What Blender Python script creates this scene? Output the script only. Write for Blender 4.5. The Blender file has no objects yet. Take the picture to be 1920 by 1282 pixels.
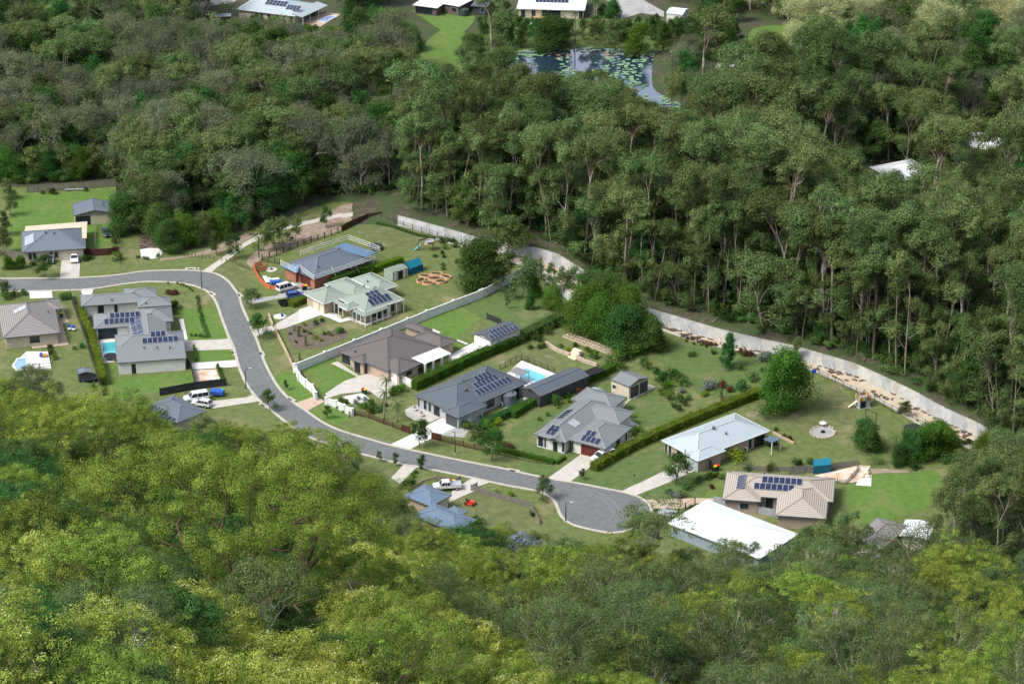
import bpy, math, random
import numpy as np
from math import radians as R_, sin, cos, tan, pi, sqrt, atan2
from mathutils import Vector
SC = bpy.context.scene; COL = SC.collection
# ------------------------------------------------ camera, sky, sun, exposure
CAM_H = 230.0; PITCH = R_(24.5); FPX = 5000.0; IW, IH = 1920.0, 1282.0
cam_d = bpy.data.cameras.new('camera'); cam = bpy.data.objects.new('camera', cam_d); COL.objects.link(cam)
cam.location = (0, 0, CAM_H); cam.rotation_euler = (pi/2 - PITCH, 0, 0)
cam_d.sensor_width = 36; cam_d.lens = 36*FPX/IW; cam_d.clip_start = 5; cam_d.clip_end = 6000
SC.camera = cam
SUN_EL, SUN_AZ = 52, -118      # azimuth of the sun measured from +Y towards +X (degrees): left of and behind the camera
w = bpy.data.worlds.new('World'); SC.world = w; w.use_nodes = True
nt = w.node_tree; bg = nt.nodes['Background']
sky = nt.nodes.new('ShaderNodeTexSky'); sky.sky_type = 'NISHITA'; sky.sun_disc = False
sky.sun_elevation = R_(SUN_EL); sky.sun_rotation = R_(SUN_AZ); sky.air_density = 1.0; sky.dust_density = 2.0; sky.ozone_density = 1.0
hs = nt.nodes.new('ShaderNodeHueSaturation'); hs.inputs['Saturation'].default_value = 0.55
nt.links.new(sky.outputs[0], hs.inputs['Color']); nt.links.new(hs.outputs[0], bg.inputs[0]); bg.inputs[1].default_value = 0.15
sl = bpy.data.lights.new('sun', 'SUN'); sl.energy = 2.2; sl.angle = R_(20); sl.color = (1, 0.96, 0.88)
so = bpy.data.objects.new('sun', sl); COL.objects.link(so)
sd = Vector((sin(R_(SUN_AZ))*cos(R_(SUN_EL)), cos(R_(SUN_AZ))*cos(R_(SUN_EL)), sin(R_(SUN_EL))))
so.rotation_euler = sd.to_track_quat('Z', 'Y').to_euler(); so.location = (0, 300, 400)
SC.view_settings.view_transform = 'Standard'; SC.view_settings.look = 'None'
SC.view_settings.exposure = 0.92; SC.view_settings.gamma = 1
SC.render.engine = 'CYCLES'
try:
    SC.cycles.max_bounces = 5; SC.cycles.diffuse_bounces = 3; SC.cycles.glossy_bounces = 2; SC.cycles.transmission_bounces = 3
except Exception: pass

# ------------------------------------------------ from a point of the photograph to the place it stands
def G(px, py, z=0.0):
    a = (px - IW/2)/FPX; b = -(py - IH/2)/FPX
    dx = a; dy = cos(PITCH) + b*sin(PITCH); dz = -sin(PITCH) + b*cos(PITCH)
    t = (z - CAM_H)/dz
    return Vector((dx*t, dy*t, z))
def ray(px, py):
    a = (px - IW/2)/FPX; b = -(py - IH/2)/FPX
    return Vector((a, cos(PITCH) + b*sin(PITCH), -sin(PITCH) + b*cos(PITCH)))
def PX(x, y, z):
    d = y*cos(PITCH) - (z - CAM_H)*sin(PITCH)
    u = y*sin(PITCH) + (z - CAM_H)*cos(PITCH)
    return IW/2 + FPX*x/d, IH/2 - FPX*u/d
K = 340/1895.0
TILE = dict(A=(0,330,K), B=(0,530,K), C=(300,370,K), D=(300,580,K), E=(560,420,K), F=(540,590,K), G=(740,580,K), H=(860,440,K),
            I=(960,640,K), J=(700,760,K), K=(980,840,K), L=(1180,740,K), M=(1200,560,K), N=(1480,620,K), O=(1480,820,K), P=(1580,700,K),
            Q=(360,0,.25), R=(820,0,.25), S=(1280,0,.3354), X=(0,0,1))
def tp(t, p):
    o = TILE[t]; return (o[0] + p[0]*o[2], o[1] + p[1]*o[2])
def tg(t, p, z=0.0):
    q = tp(t, p); return G(q[0], q[1], z)

# ------------------------------------------------ materials
MATS = {}
def mat(name, c1, c2=None, scale=1.0, rough=0.8, metal=0.0, bump=0.0, bscale=None, detail=6.0, lo=0.35, hi=0.65, rnd=0.0, coord='pos', third=None, tscale=0.05, tlo=.5, thi=.7):
    """noise between two colours, a third in large patches, some bump"""
    if name in MATS: return MATS[name]
    m = bpy.data.materials.new(name); m.use_nodes = True; MATS[name] = m
    n = m.node_tree; N = n.nodes; Lk = n.links.new; b = N['Principled BSDF']
    b.inputs['Roughness'].default_value = rough; b.inputs['Metallic'].default_value = metal
    b.inputs['Specular IOR Level'].default_value = 0.3
    if coord == 'pos': src = N.new('ShaderNodeNewGeometry').outputs['Position']
    else: src = N.new('ShaderNodeTexCoord').outputs['Object']
    c2 = c2 or tuple(min(1, x*1.15) for x in c1)
    no = N.new('ShaderNodeTexNoise'); no.inputs['Scale'].default_value = scale; no.inputs['Detail'].default_value = detail
    Lk(src, no.inputs['Vector'])
    ra = N.new('ShaderNodeMapRange'); ra.inputs[1].default_value = lo; ra.inputs[2].default_value = hi; Lk(no.outputs['Fac'], ra.inputs[0])
    mx = N.new('ShaderNodeMix'); mx.data_type = 'RGBA'; mx.inputs[6].default_value = (*c1, 1); mx.inputs[7].default_value = (*c2, 1)
    Lk(ra.outputs[0], mx.inputs[0]); out = mx.outputs[2]
    if third:
        n3 = N.new('ShaderNodeTexNoise'); n3.inputs['Scale'].default_value = tscale; n3.inputs['Detail'].default_value = 7; n3.inputs['Roughness'].default_value = .65
        Lk(src, n3.inputs['Vector'])
        r3 = N.new('ShaderNodeMapRange'); r3.inputs[1].default_value = tlo; r3.inputs[2].default_value = thi; Lk(n3.outputs['Fac'], r3.inputs[0])
        m3 = N.new('ShaderNodeMix'); m3.data_type = 'RGBA'; Lk(out, m3.inputs[6]); m3.inputs[7].default_value = (*third, 1); Lk(r3.outputs[0], m3.inputs[0]); out = m3.outputs[2]
    if rnd:
        oi = N.new('ShaderNodeObjectInfo'); h = N.new('ShaderNodeHueSaturation')
        mr = N.new('ShaderNodeMapRange'); mr.inputs[3].default_value = 1 - rnd; mr.inputs[4].default_value = 1 + rnd
        Lk(oi.outputs['Random'], mr.inputs[0]); Lk(mr.outputs[0], h.inputs['Value']); Lk(out, h.inputs['Color']); out = h.outputs[0]
    Lk(out, b.inputs['Base Color'])
    if bump:
        nb = N.new('ShaderNodeTexNoise'); nb.inputs['Scale'].default_value = bscale or scale*3; nb.inputs['Detail'].default_value = 5; Lk(src, nb.inputs['Vector'])
        bp = N.new('ShaderNodeBump'); bp.inputs['Strength'].default_value = bump; bp.inputs['Distance'].default_value = .1
        Lk(nb.outputs['Fac'], bp.inputs['Height']); Lk(bp.outputs[0], b.inputs['Normal'])
    return m
def leafmat(name, dark, light, hue=0.03, val=0.25, trans=0.3, flower=None, fl=0.9):
    """foliage: tone of each leaf clump from the mesh, the tree's own tone from its instance"""
    if name in MATS: return MATS[name]
    m = bpy.data.materials.new(name); m.use_nodes = True; MATS[name] = m
    n = m.node_tree; N = n.nodes; Lk = n.links.new; N.remove(N['Principled BSDF'])
    at = N.new('ShaderNodeAttribute'); at.attribute_name = 'tone'
    mx = N.new('ShaderNodeMix'); mx.data_type = 'RGBA'; mx.inputs[6].default_value = (*dark, 1); mx.inputs[7].default_value = (*light, 1)
    Lk(at.outputs['Fac'], mx.inputs[0]); out = mx.outputs[2]
    oi = N.new('ShaderNodeObjectInfo'); h = N.new('ShaderNodeHueSaturation')
    mr = N.new('ShaderNodeMapRange'); mr.inputs[3].default_value = .5 - hue; mr.inputs[4].default_value = .5 + hue; Lk(oi.outputs['Random'], mr.inputs[0]); Lk(mr.outputs[0], h.inputs['Hue'])
    wn = N.new('ShaderNodeTexWhiteNoise'); wn.noise_dimensions = '1D'; Lk(oi.outputs['Random'], wn.inputs['W'])
    m2 = N.new('ShaderNodeMapRange'); m2.inputs[3].default_value = 1 - val; m2.inputs[4].default_value = 1 + val; Lk(wn.outputs['Value'], m2.inputs[0]); Lk(m2.outputs[0], h.inputs['Value'])
    Lk(out, h.inputs['Color']); out = h.outputs[0]
    if flower:
        gt = N.new('ShaderNodeMath'); gt.operation = 'GREATER_THAN'; gt.inputs[1].default_value = fl
        a2 = N.new('ShaderNodeAttribute'); a2.attribute_name = 'pick'; Lk(a2.outputs['Fac'], gt.inputs[0])
        fm = N.new('ShaderNodeMix'); fm.data_type = 'RGBA'; Lk(gt.outputs[0], fm.inputs[0]); Lk(out, fm.inputs[6]); fm.inputs[7].default_value = (*flower, 1); out = fm.outputs[2]
    d = N.new('ShaderNodeBsdfDiffuse'); t = N.new('ShaderNodeBsdfTranslucent'); ms = N.new('ShaderNodeMixShader'); ms.inputs[0].default_value = trans
    Lk(out, d.inputs['Color']); Lk(out, t.inputs['Color']); Lk(d.outputs[0], ms.inputs[1]); Lk(t.outputs[0], ms.inputs[2])
    Lk(ms.outputs[0], N['Material Output'].inputs['Surface'])
    return m
def roofmat(name, c1, c2, kind='metal', rough=0.45, metal=0.0):
    """ribbed sheet (ribs run up the slope) or tiles (courses across it), read from the UV laid along eave and slope in metres"""
    if name in MATS: return MATS[name]
    m = bpy.data.materials.new(name); m.use_nodes = True; MATS[name] = m
    n = m.node_tree; N = n.nodes; Lk = n.links.new; b = N['Principled BSDF']
    b.inputs['Roughness'].default_value = rough; b.inputs['Metallic'].default_value = metal; b.inputs['Specular IOR Level'].default_value = .35
    uv = N.new('ShaderNodeUVMap'); uv.uv_map = 'UVMap'; sp = N.new('ShaderNodeSeparateXYZ'); Lk(uv.outputs[0], sp.inputs[0])
    ax = 0 if kind == 'metal' else 1; per = .76 if kind == 'metal' else .42
    dv = N.new('ShaderNodeMath'); dv.operation = 'DIVIDE'; dv.inputs[1].default_value = per; Lk(sp.outputs[ax], dv.inputs[0])
    fr = N.new('ShaderNodeMath'); fr.operation = 'FRACT'; Lk(dv.outputs[0], fr.inputs[0])
    lt = N.new('ShaderNodeMath'); lt.operation = 'LESS_THAN'; lt.inputs[1].default_value = .12 if kind == 'metal' else .28; Lk(fr.outputs[0], lt.inputs[0])
    no = N.new('ShaderNodeTexNoise'); no.inputs['Scale'].default_value = .35 if kind == 'metal' else 2.2; no.inputs['Detail'].default_value = 6
    Lk(uv.outputs[0], no.inputs['Vector'])
    mx = N.new('ShaderNodeMix'); mx.data_type = 'RGBA'; mx.inputs[6].default_value = (*c1, 1); mx.inputs[7].default_value = (*c2, 1); Lk(no.outputs['Fac'], mx.inputs[0])
    m2 = N.new('ShaderNodeMix'); m2.data_type = 'RGBA'; m2.blend_type = 'MULTIPLY'; Lk(mx.outputs[2], m2.inputs[6])
    k = .84 if kind == 'metal' else .45; m2.inputs[7].default_value = (k, k, k, 1); Lk(lt.outputs[0], m2.inputs[0])
    Lk(m2.outputs[2], b.inputs['Base Color'])
    bp = N.new('ShaderNodeBump'); bp.inputs['Strength'].default_value = .35; bp.inputs['Distance'].default_value = .05; Lk(lt.outputs[0], bp.inputs['Height']); Lk(bp.outputs[0], b.inputs['Normal'])
    return m
def flat(name, c, rough=.6, metal=0, **k): return mat(name, c, tuple(x*.86 for x in c), scale=k.pop('scale', 1.5), rough=rough, metal=metal, coord='obj', **k)

# ------------------------------------------------ mesh helpers
def add_mesh(name, V, F, m, parent=None, uv=None, smooth=False):
    me = bpy.data.meshes.new(name); me.from_pydata([tuple(v) for v in V], [], F)
    if m is not None:
        for x in (m if isinstance(m, (list, tuple)) else [m]): me.materials.append(x)
    if uv is not None:
        ul = me.uv_layers.new(name='UVMap')
        for i, c in enumerate(uv): ul.data[i].uv = c
    if smooth:
        me.polygons.foreach_set('use_smooth', [True]*len(me.polygons))
    me.update()
    o = bpy.data.objects.new(name, me); COL.objects.link(o)
    if parent: o.parent = parent
    return o
def tag(o, label=None, cat=None, group=None, kind=None):
    if label: o['label'] = label
    if cat: o['category'] = cat
    if group: o['group'] = group
    if kind: o['kind'] = kind
    return o
def empty(name, loc, rz=0.0, label=None, cat=None, group=None):
    o = bpy.data.objects.new(name, None); COL.objects.link(o); o.location = loc; o.rotation_euler = (0, 0, rz); o.empty_display_size = .5
    return tag(o, label, cat, group)
class MB:
    """collects simple solids; build() links them as one mesh"""
    def __init__(s): s.V = []; s.F = []; s.M = []; s.cur = 0
    def box(s, c, d, rz=0.0, tilt=None):
        n = len(s.V); cr, sr = cos(rz), sin(rz)
        for dz in (-.5, .5):
            for dx, dy in ((-.5,-.5),(.5,-.5),(.5,.5),(-.5,.5)):
                x, y = dx*d[0], dy*d[1]; s.V.append((c[0]+x*cr-y*sr, c[1]+x*sr+y*cr, c[2]+dz*d[2]))
        s.F += [(n,n+3,n+2,n+1),(n+4,n+5,n+6,n+7),(n,n+1,n+5,n+4),(n+1,n+2,n+6,n+5),(n+2,n+3,n+7,n+6),(n+3,n,n+4,n+7)]; s.M += [s.cur]*6
        return s
    def bar(s, a, b, wd, ht=None):
        a, b = Vector(a), Vector(b); ht = ht or wd; d = (b-a)
        if d.length < 1e-6: return s
        d.normalize(); up = Vector((0,0,1)) if abs(d.z) < .95 else Vector((1,0,0))
        u = d.cross(up).normalized()*wd/2; v = u.cross(d).normalized()*ht/2; n = len(s.V)
        for p in (a, b):
            for q in (-u-v, u-v, u+v, -u+v): s.V.append(tuple(p+q))
        s.F += [(n,n+1,n+2,n+3),(n+7,n+6,n+5,n+4),(n,n+4,n+5,n+1),(n+1,n+5,n+6,n+2),(n+2,n+6,n+7,n+3),(n+3,n+7,n+4,n)]; s.M += [s.cur]*6
        return s
    def tube(s, pts, rad, seg=8, cap=True):
        n0 = len(s.V); m = len(pts)
        for i, p in enumerate(pts):
            p = Vector(p); d = (Vector(pts[min(i+1, m-1)]) - Vector(pts[max(i-1, 0)])).normalized()
            up = Vector((0,0,1)) if abs(d.z) < .9 else Vector((1,0,0)); u = d.cross(up).normalized(); v = u.cross(d)
            r = rad[i] if isinstance(rad, (list, tuple)) else rad
            for k in range(seg):
                a = 2*pi*k/seg; s.V.append(tuple(p + u*cos(a)*r + v*sin(a)*r))
        for i in range(m-1):
            for k in range(seg):
                k2 = (k+1) % seg; s.F.append((n0+i*seg+k, n0+i*seg+k2, n0+(i+1)*seg+k2, n0+(i+1)*seg+k)); s.M.append(s.cur)
        if cap:
            s.F.append(tuple(n0+k for k in range(seg))[::-1]); s.F.append(tuple(n0+(m-1)*seg+k for k in range(seg))); s.M += [s.cur]*2
        return s
    def prism(s, poly, z0, z1):
        n = len(s.V); m = len(poly); pl = [(p[0], p[1]) for p in poly]
        ar = sum(pl[i][0]*pl[(i+1)%m][1] - pl[(i+1)%m][0]*pl[i][1] for i in range(m))
        if ar < 0: pl = pl[::-1]
        for z in (z0, z1): s.V += [(p[0], p[1], z) for p in pl]
        s.F.append(tuple(range(n, n+m))[::-1]); s.F.append(tuple(range(n+m, n+2*m)))
        for i in range(m): j = (i+1) % m; s.F.append((n+i, n+j, n+m+j, n+m+i))
        s.M += [s.cur]*(m+2); return s
    def poly(s, pts):
        n = len(s.V); s.V += [tuple(p) for p in pts]; s.F.append(tuple(range(n, n+len(pts)))); s.M.append(s.cur); return s
    def ball(s, c, r, seg=10, rings=6):
        n = len(s.V); rr = r if isinstance(r, (tuple, list)) else (r, r, r)
        for i in range(rings+1):
            t = pi*i/rings
            for k in range(seg):
                a = 2*pi*k/seg; s.V.append((c[0]+rr[0]*sin(t)*cos(a), c[1]+rr[1]*sin(t)*sin(a), c[2]+rr[2]*cos(t)))
        for i in range(rings):
            for k in range(seg):
                k2 = (k+1) % seg; s.F.append((n+i*seg+k, n+(i+1)*seg+k, n+(i+1)*seg+k2, n+i*seg+k2)); s.M.append(s.cur)
        return s
    def build(s, name, m, parent=None, smooth=False):
        o = add_mesh(name, s.V, s.F, m, parent, smooth=smooth)
        if isinstance(m, (list, tuple)): o.data.polygons.foreach_set('material_index', s.M)
        return o
def copy_tree(o, parent=None):
    c = o.copy(); COL.objects.link(c)
    if parent: c.parent = parent
    for ch in list(o.children): copy_tree(ch, c)
    return c
def sheet(name, pts, z, m, label=None, cat=None, kind='structure', thick=0):
    """a flat sheet on the ground, its outline given as ground points"""
    V = [(p[0], p[1], z) for p in pts]
    ar = sum(V[i][0]*V[(i+1)%len(V)][1] - V[(i+1)%len(V)][0]*V[i][1] for i in range(len(V)))
    if ar < 0: V = V[::-1]
    o = add_mesh(name, V, [tuple(range(len(V)))], m)
    if kind: o['kind'] = kind
    return o
def inpoly(x, y, P):
    c = False; n = len(P); j = n-1
    for i in range(n):
        xi, yi = P[i]; xj, yj = P[j]
        if (yi > y) != (yj > y) and x < (xj-xi)*(y-yi)/(yj-yi) + xi: c = not c
        j = i
    return c
def smooth_line(P, k=4):
    """Catmull-Rom through 2D points"""
    out = []
    for i in range(len(P)-1):
        p0 = P[max(i-1,0)]; p1 = P[i]; p2 = P[i+1]; p3 = P[min(i+2, len(P)-1)]
        for j in range(k):
            t = j/k
            out.append(tuple(.5*((2*p1[q]) + (-p0[q]+p2[q])*t + (2*p0[q]-5*p1[q]+4*p2[q]-p3[q])*t*t + (-p0[q]+3*p1[q]-3*p2[q]+p3[q])*t**3) for q in (0,1)))
    out.append(tuple(P[-1][:2])); return out
# ------------------------------------------------ terrain
# the drain: inner (floor) edge and top edge of the concrete batter, photograph points; the top stands 1.5 m high
DR_T = [(742,404),(850,433),(898,448),(960,458),(1008,466),(1045,477),(1085,502),(1133,530),(1217,580),(1260,592),(1348,618),(1430,637),(1482,648),(1540,664),(1602,682),(1651,704),(1710,732),(1770,765),(1838,796),(1877,821),(1925,850)]
DR_F = [(735,412),(836,440),(885,456),(948,472),(992,484),(1030,496),(1072,522),(1118,548),(1200,598),(1240,612),(1330,634),(1412,656),(1500,676),(1560,691),(1600,703),(1640,722),(1695,750),(1740,778),(1800,806),(1852,828),(1900,858)]
DR_N = [(715,410),(790,432),(830,445),(880,462),(940,485),(985,500),(1030,524),(1075,556),(1150,590),(1235,618),(1300,640),(1352,652),(1440,668),(1500,684),(1545,705),(1590,724),(1650,752),(1700,782),(1760,815),(1825,845),(1870,870)]
dT = sorted([tuple(G(*p, 1.5)[:2]) for p in DR_T]); dF = sorted([tuple(G(*p, -.3)[:2]) for p in DR_F]); dN = sorted([tuple(G(*p, 0.0)[:2]) for p in DR_N])
xT0, xT1 = dT[0][0], dT[-1][0]
def yT(x): return float(np.interp(x, [p[0] for p in dT], [p[1] for p in dT]))
def yF(x): return min(float(np.interp(x, [p[0] for p in dF], [p[1] for p in dF])), yT(x) - 2.5)
def yN(x): return min(float(np.interp(x, [p[0] for p in dN], [p[1] for p in dN])), yF(x) - 2.0)
def sstep(a, b, t): t = max(0., min(1., (t-a)/(b-a))); return t*t*(3-2*t)
def bump_w(x): return sstep(xT0 - 12, xT0 + 2, x)
def toe(x):
    # where the lookout hill starts, metres in front of the camera's foot
    return float(np.interp(x, [-110,-70,-40,-20,0,30,60,90,130], [462,452,436,420,402,396,392,392,405]))
def hill_s(x): return float(np.interp(x, [-90,-40,0,30,60,100], [.465,.465,.44,.425,.42,.42]))
def hill_z(x, y):
    d = toe(x) - y
    if d <= 0: return 0.
    z = hill_s(x)*(sqrt(d*d + 144) - 12)
    z += .8*sin(x*.13 + y*.09)*min(1, d/30) + .5*sin(x*.31 - y*.23)*min(1, d/30)
    return max(z, 0)
def gz(x, y):
    """ground height for placing things"""
    z = hill_z(x, y)
    if xT0 - 12 < x < xT1 + 60:
        t = yT(x)
        if y >= t: z += 1.5*bump_w(x)*(1 - sstep(10, 90, y - t))
        elif y > yF(x): z += 1.5*bump_w(x)*(y - yF(x))/(t - yF(x)) - .3
        elif y > yN(x): z -= .3
    return z
M_forest = mat('forest_floor', (.040,.042,.024), (.095,.078,.055), scale=.9, rough=1, bump=.9, bscale=2, third=(.040,.066,.022), tscale=.16, tlo=.42, thi=.56, detail=10)
M_grass = mat('lawn', (.082,.110,.030), (.122,.148,.047), scale=.7, rough=1, bump=.8, bscale=5, third=(.215,.185,.105), tscale=.10, tlo=.54, thi=.72, detail=12)
xs = sorted(set([-3000,-1200,-500,-300,-200,-160] + list(np.arange(-130,140,2.5)) + [p[0] for p in dT] + [160,200,300,500,1200,3000]))
rows = []
fracN = [0]+list(np.linspace(.02,1,80)); V = []
near0 = 60.
far = [3,8,15,25,40,60,90,130,180,260,400,700,1500,4000]
for i, x in enumerate(xs):
    col = []
    a, b, c = yN(x), yF(x), yT(x)
    wgt = bump_w(x)
    for f in fracN: col.append((x, near0 + (a - 1.0 - near0)*f))
    ws = [(x, y, hill_z(x, y)) for x, y in col]
    ws.append((x, a, -.3*wgt - .02)); ws.append((x, b, -.3*wgt - .02)); ws.append((x, c - .05, 1.5*wgt - .06))
    for d in far: ws.append((x, c + d, 1.5*wgt*(1 - sstep(10, 90, d)) if d < 95 else 0.))
    V += ws; nr = len(ws)
F = []
for i in range(len(xs)-1):
    for j in range(nr-1): F.append((i*nr+j, (i+1)*nr+j, (i+1)*nr+j+1, i*nr+j+1))
tag(add_mesh('ground', V, F, M_forest, smooth=True), kind='structure')

# lawns of the valley, one wide sheet: outline in photograph points
TOWN = [(-60,350),(40,352),(130,345),(214,340),(226,380),(238,438),(262,440),(262,478),(420,462),(470,430),(560,400),(620,380),(700,376),(745,398),(735,408),(790,432),(830,445),(880,462),(940,485),(985,500),(1030,524),(1075,556),(1150,590),(1235,618),(1300,640),(1352,652),(1440,668),(1500,684),(1545,705),(1590,724),(1650,752),(1700,782),(1760,815),(1825,845),
        (1800,960),(1760,1010),(1650,1050),(1500,1080),(1300,1075),(1050,1040),(900,1030),(760,985),(640,900),(560,850),(420,800),(200,770),(-60,760)]
town_w = [G(*p) for p in TOWN]
sheet('lawn', town_w, .03, M_grass)
M_lawn2 = mat('watered_lawn', (.070,.135,.022), (.098,.168,.034), scale=.7, rough=1, bump=.8, bscale=5, third=(.14,.165,.05), tscale=.14, tlo=.52, thi=.72, detail=12)
M_lawn3 = mat('dull_green_lawn', (.064,.108,.027), (.092,.136,.040), scale=.7, rough=1, bump=.8, bscale=5, third=(.17,.155,.08), tscale=.13, tlo=.54, thi=.74, detail=12)  # grass of a darker, duller green than the watered lawn
M_asph = mat('asphalt', (.112,.118,.120), (.140,.145,.146), scale=1.0, rough=.9, bump=.2, bscale=8, third=(.175,.175,.17), tscale=.10, tlo=.55, thi=.85, detail=12)
M_conc = mat('concrete', (.38,.355,.32), (.46,.43,.39), scale=.8, rough=.9, bump=.1, third=(.42,.39,.35), tscale=.12, tlo=.5, thi=.75)
M_kerb = mat('kerb_concrete', (.36,.33,.28), (.43,.40,.35), scale=1.2, rough=.9, third=(.33,.30,.26), tscale=.3, tlo=.55, thi=.75)
M_white_conc = mat('pale_concrete', (.50,.49,.47), (.58,.57,.55), scale=.8, rough=.85, third=(.55,.54,.52), tscale=.2, tlo=.5, thi=.8)
M_mulch = mat('bark_mulch', (.085,.062,.052), (.15,.115,.095), scale=2.5, rough=1, bump=.6, bscale=5)
M_pinkmulch = mat('leaf_litter', (.20,.15,.115), (.29,.23,.18), scale=.8, rough=1, bump=.4, third=(.15,.15,.07), tscale=.15, tlo=.52, thi=.66)
M_paver = mat('pink_pavers', (.36,.27,.20), (.46,.36,.28), scale=2, rough=.9)
M_grey_conc = mat('grey_concrete', (.27,.27,.27), (.34,.34,.33), scale=1, rough=.9, third=(.22,.22,.21), tscale=.2)
M_dirt = mat('bare_earth', (.40,.27,.17), (.58,.48,.40), scale=.6, rough=1, third=(.68,.62,.56), tscale=.2, tlo=.5, thi=.6)
M_sandm = mat('silt_bed', (.38,.315,.235), (.47,.40,.315), scale=.5, rough=1, bump=.3, third=(.44,.34,.22), tscale=.2, tlo=.5, thi=.7)
M_debris = mat('bark_debris', (.07,.05,.038), (.14,.105,.08), scale=4, rough=1, bump=.6)
M_stone = mat('garden_stone', (.36,.27,.21), (.5,.4,.33), scale=2, rough=.95, bump=.4, third=(.25,.2,.17), tscale=1)
M_white = flat('white_render', (.64,.65,.64), .7)
M_dark = flat('charcoal_paint', (.03,.032,.036), .6)
M_black = flat('black_steel', (.015,.015,.016), .5)
M_glass = flat('window_glass', (.02,.026,.032), .12)
M_blue = flat('blue_tarp', (.02,.09,.42), .5)
# road
RT = [(-60,525),(0,523),(149,521),(222,516),(271,509),(340,507),(379,509),(406,514),(426,526),(438,540),(449,557),(454,575),(465,600),(474,621),(483,641),(495,677),(510,707),(521,725),(537,743),(555,758),(576,772),(605,792),(640,808),(700,826),(729,834),(766,843),(800,850),(861,863),(940,878),(980,887),(1027,897),(1070,904),(1088,907),(1129,915),(1165,922),(1190,929),(1203,935),(1217,946),(1222,958),(1215,973),(1201,984),(1177,995),(1147,999),(1123,996),(1080,986),(1061,976),(1050,964),(1041,942),(1027,929),(1003,920),(960,912),(921,904),(885,896),(826,884),(782,875),(757,871),(700,857),(630,838),(570,815),(533,789),(512,772),(487,752),(476,740),(461,718),(449,691),(443,670),(438,652),(429,632),(417,600),(406,569),(397,555),(386,545),(366,537),(336,531),(300,529),(269,529),(226,534),(176,542),(149,544),(27,547),(-60,548)]
rt = smooth_line([G(*p)[:2] for p in RT], 3)
sheet('road', rt, .06, M_asph)
def ribbon(name, line, half, z0, z1, m, kind='structure', off=0.0, slope=None):
    """a low solid strip following a line of ground points"""
    L = []; Rr = []; n = len(line)
    for i, p in enumerate(line):
        a = Vector(line[max(i-1,0)][:2]); b = Vector(line[min(i+1,n-1)][:2]); d = (b-a)
        if d.length < 1e-6: d = Vector((1,0))
        d.normalize(); nn = Vector((-d.y, d.x)); p = Vector(p[:2]) + nn*off
        L.append(p + nn*half); Rr.append(p - nn*half)
    V = []; F = []
    for i in range(n):
        for q, z in ((L[i], z0), (L[i], z1), (Rr[i], z1), (Rr[i], z0)): V.append((q.x, q.y, z))
    for i in range(n-1):
        a = i*4; b = a+4
        F += [(a+1,b+1,b+2,a+2),(a,b,b+1,a+1),(a+2,b+2,b+3,a+3)]
    F += [(0,1,2,3),(n*4-1,n*4-2,n*4-3,n*4-4)]
    o = add_mesh(name, V, F, m)
    if kind: o['kind'] = kind
    return o
ribbon('kerb', rt, .28, 0, .14, M_kerb)
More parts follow.
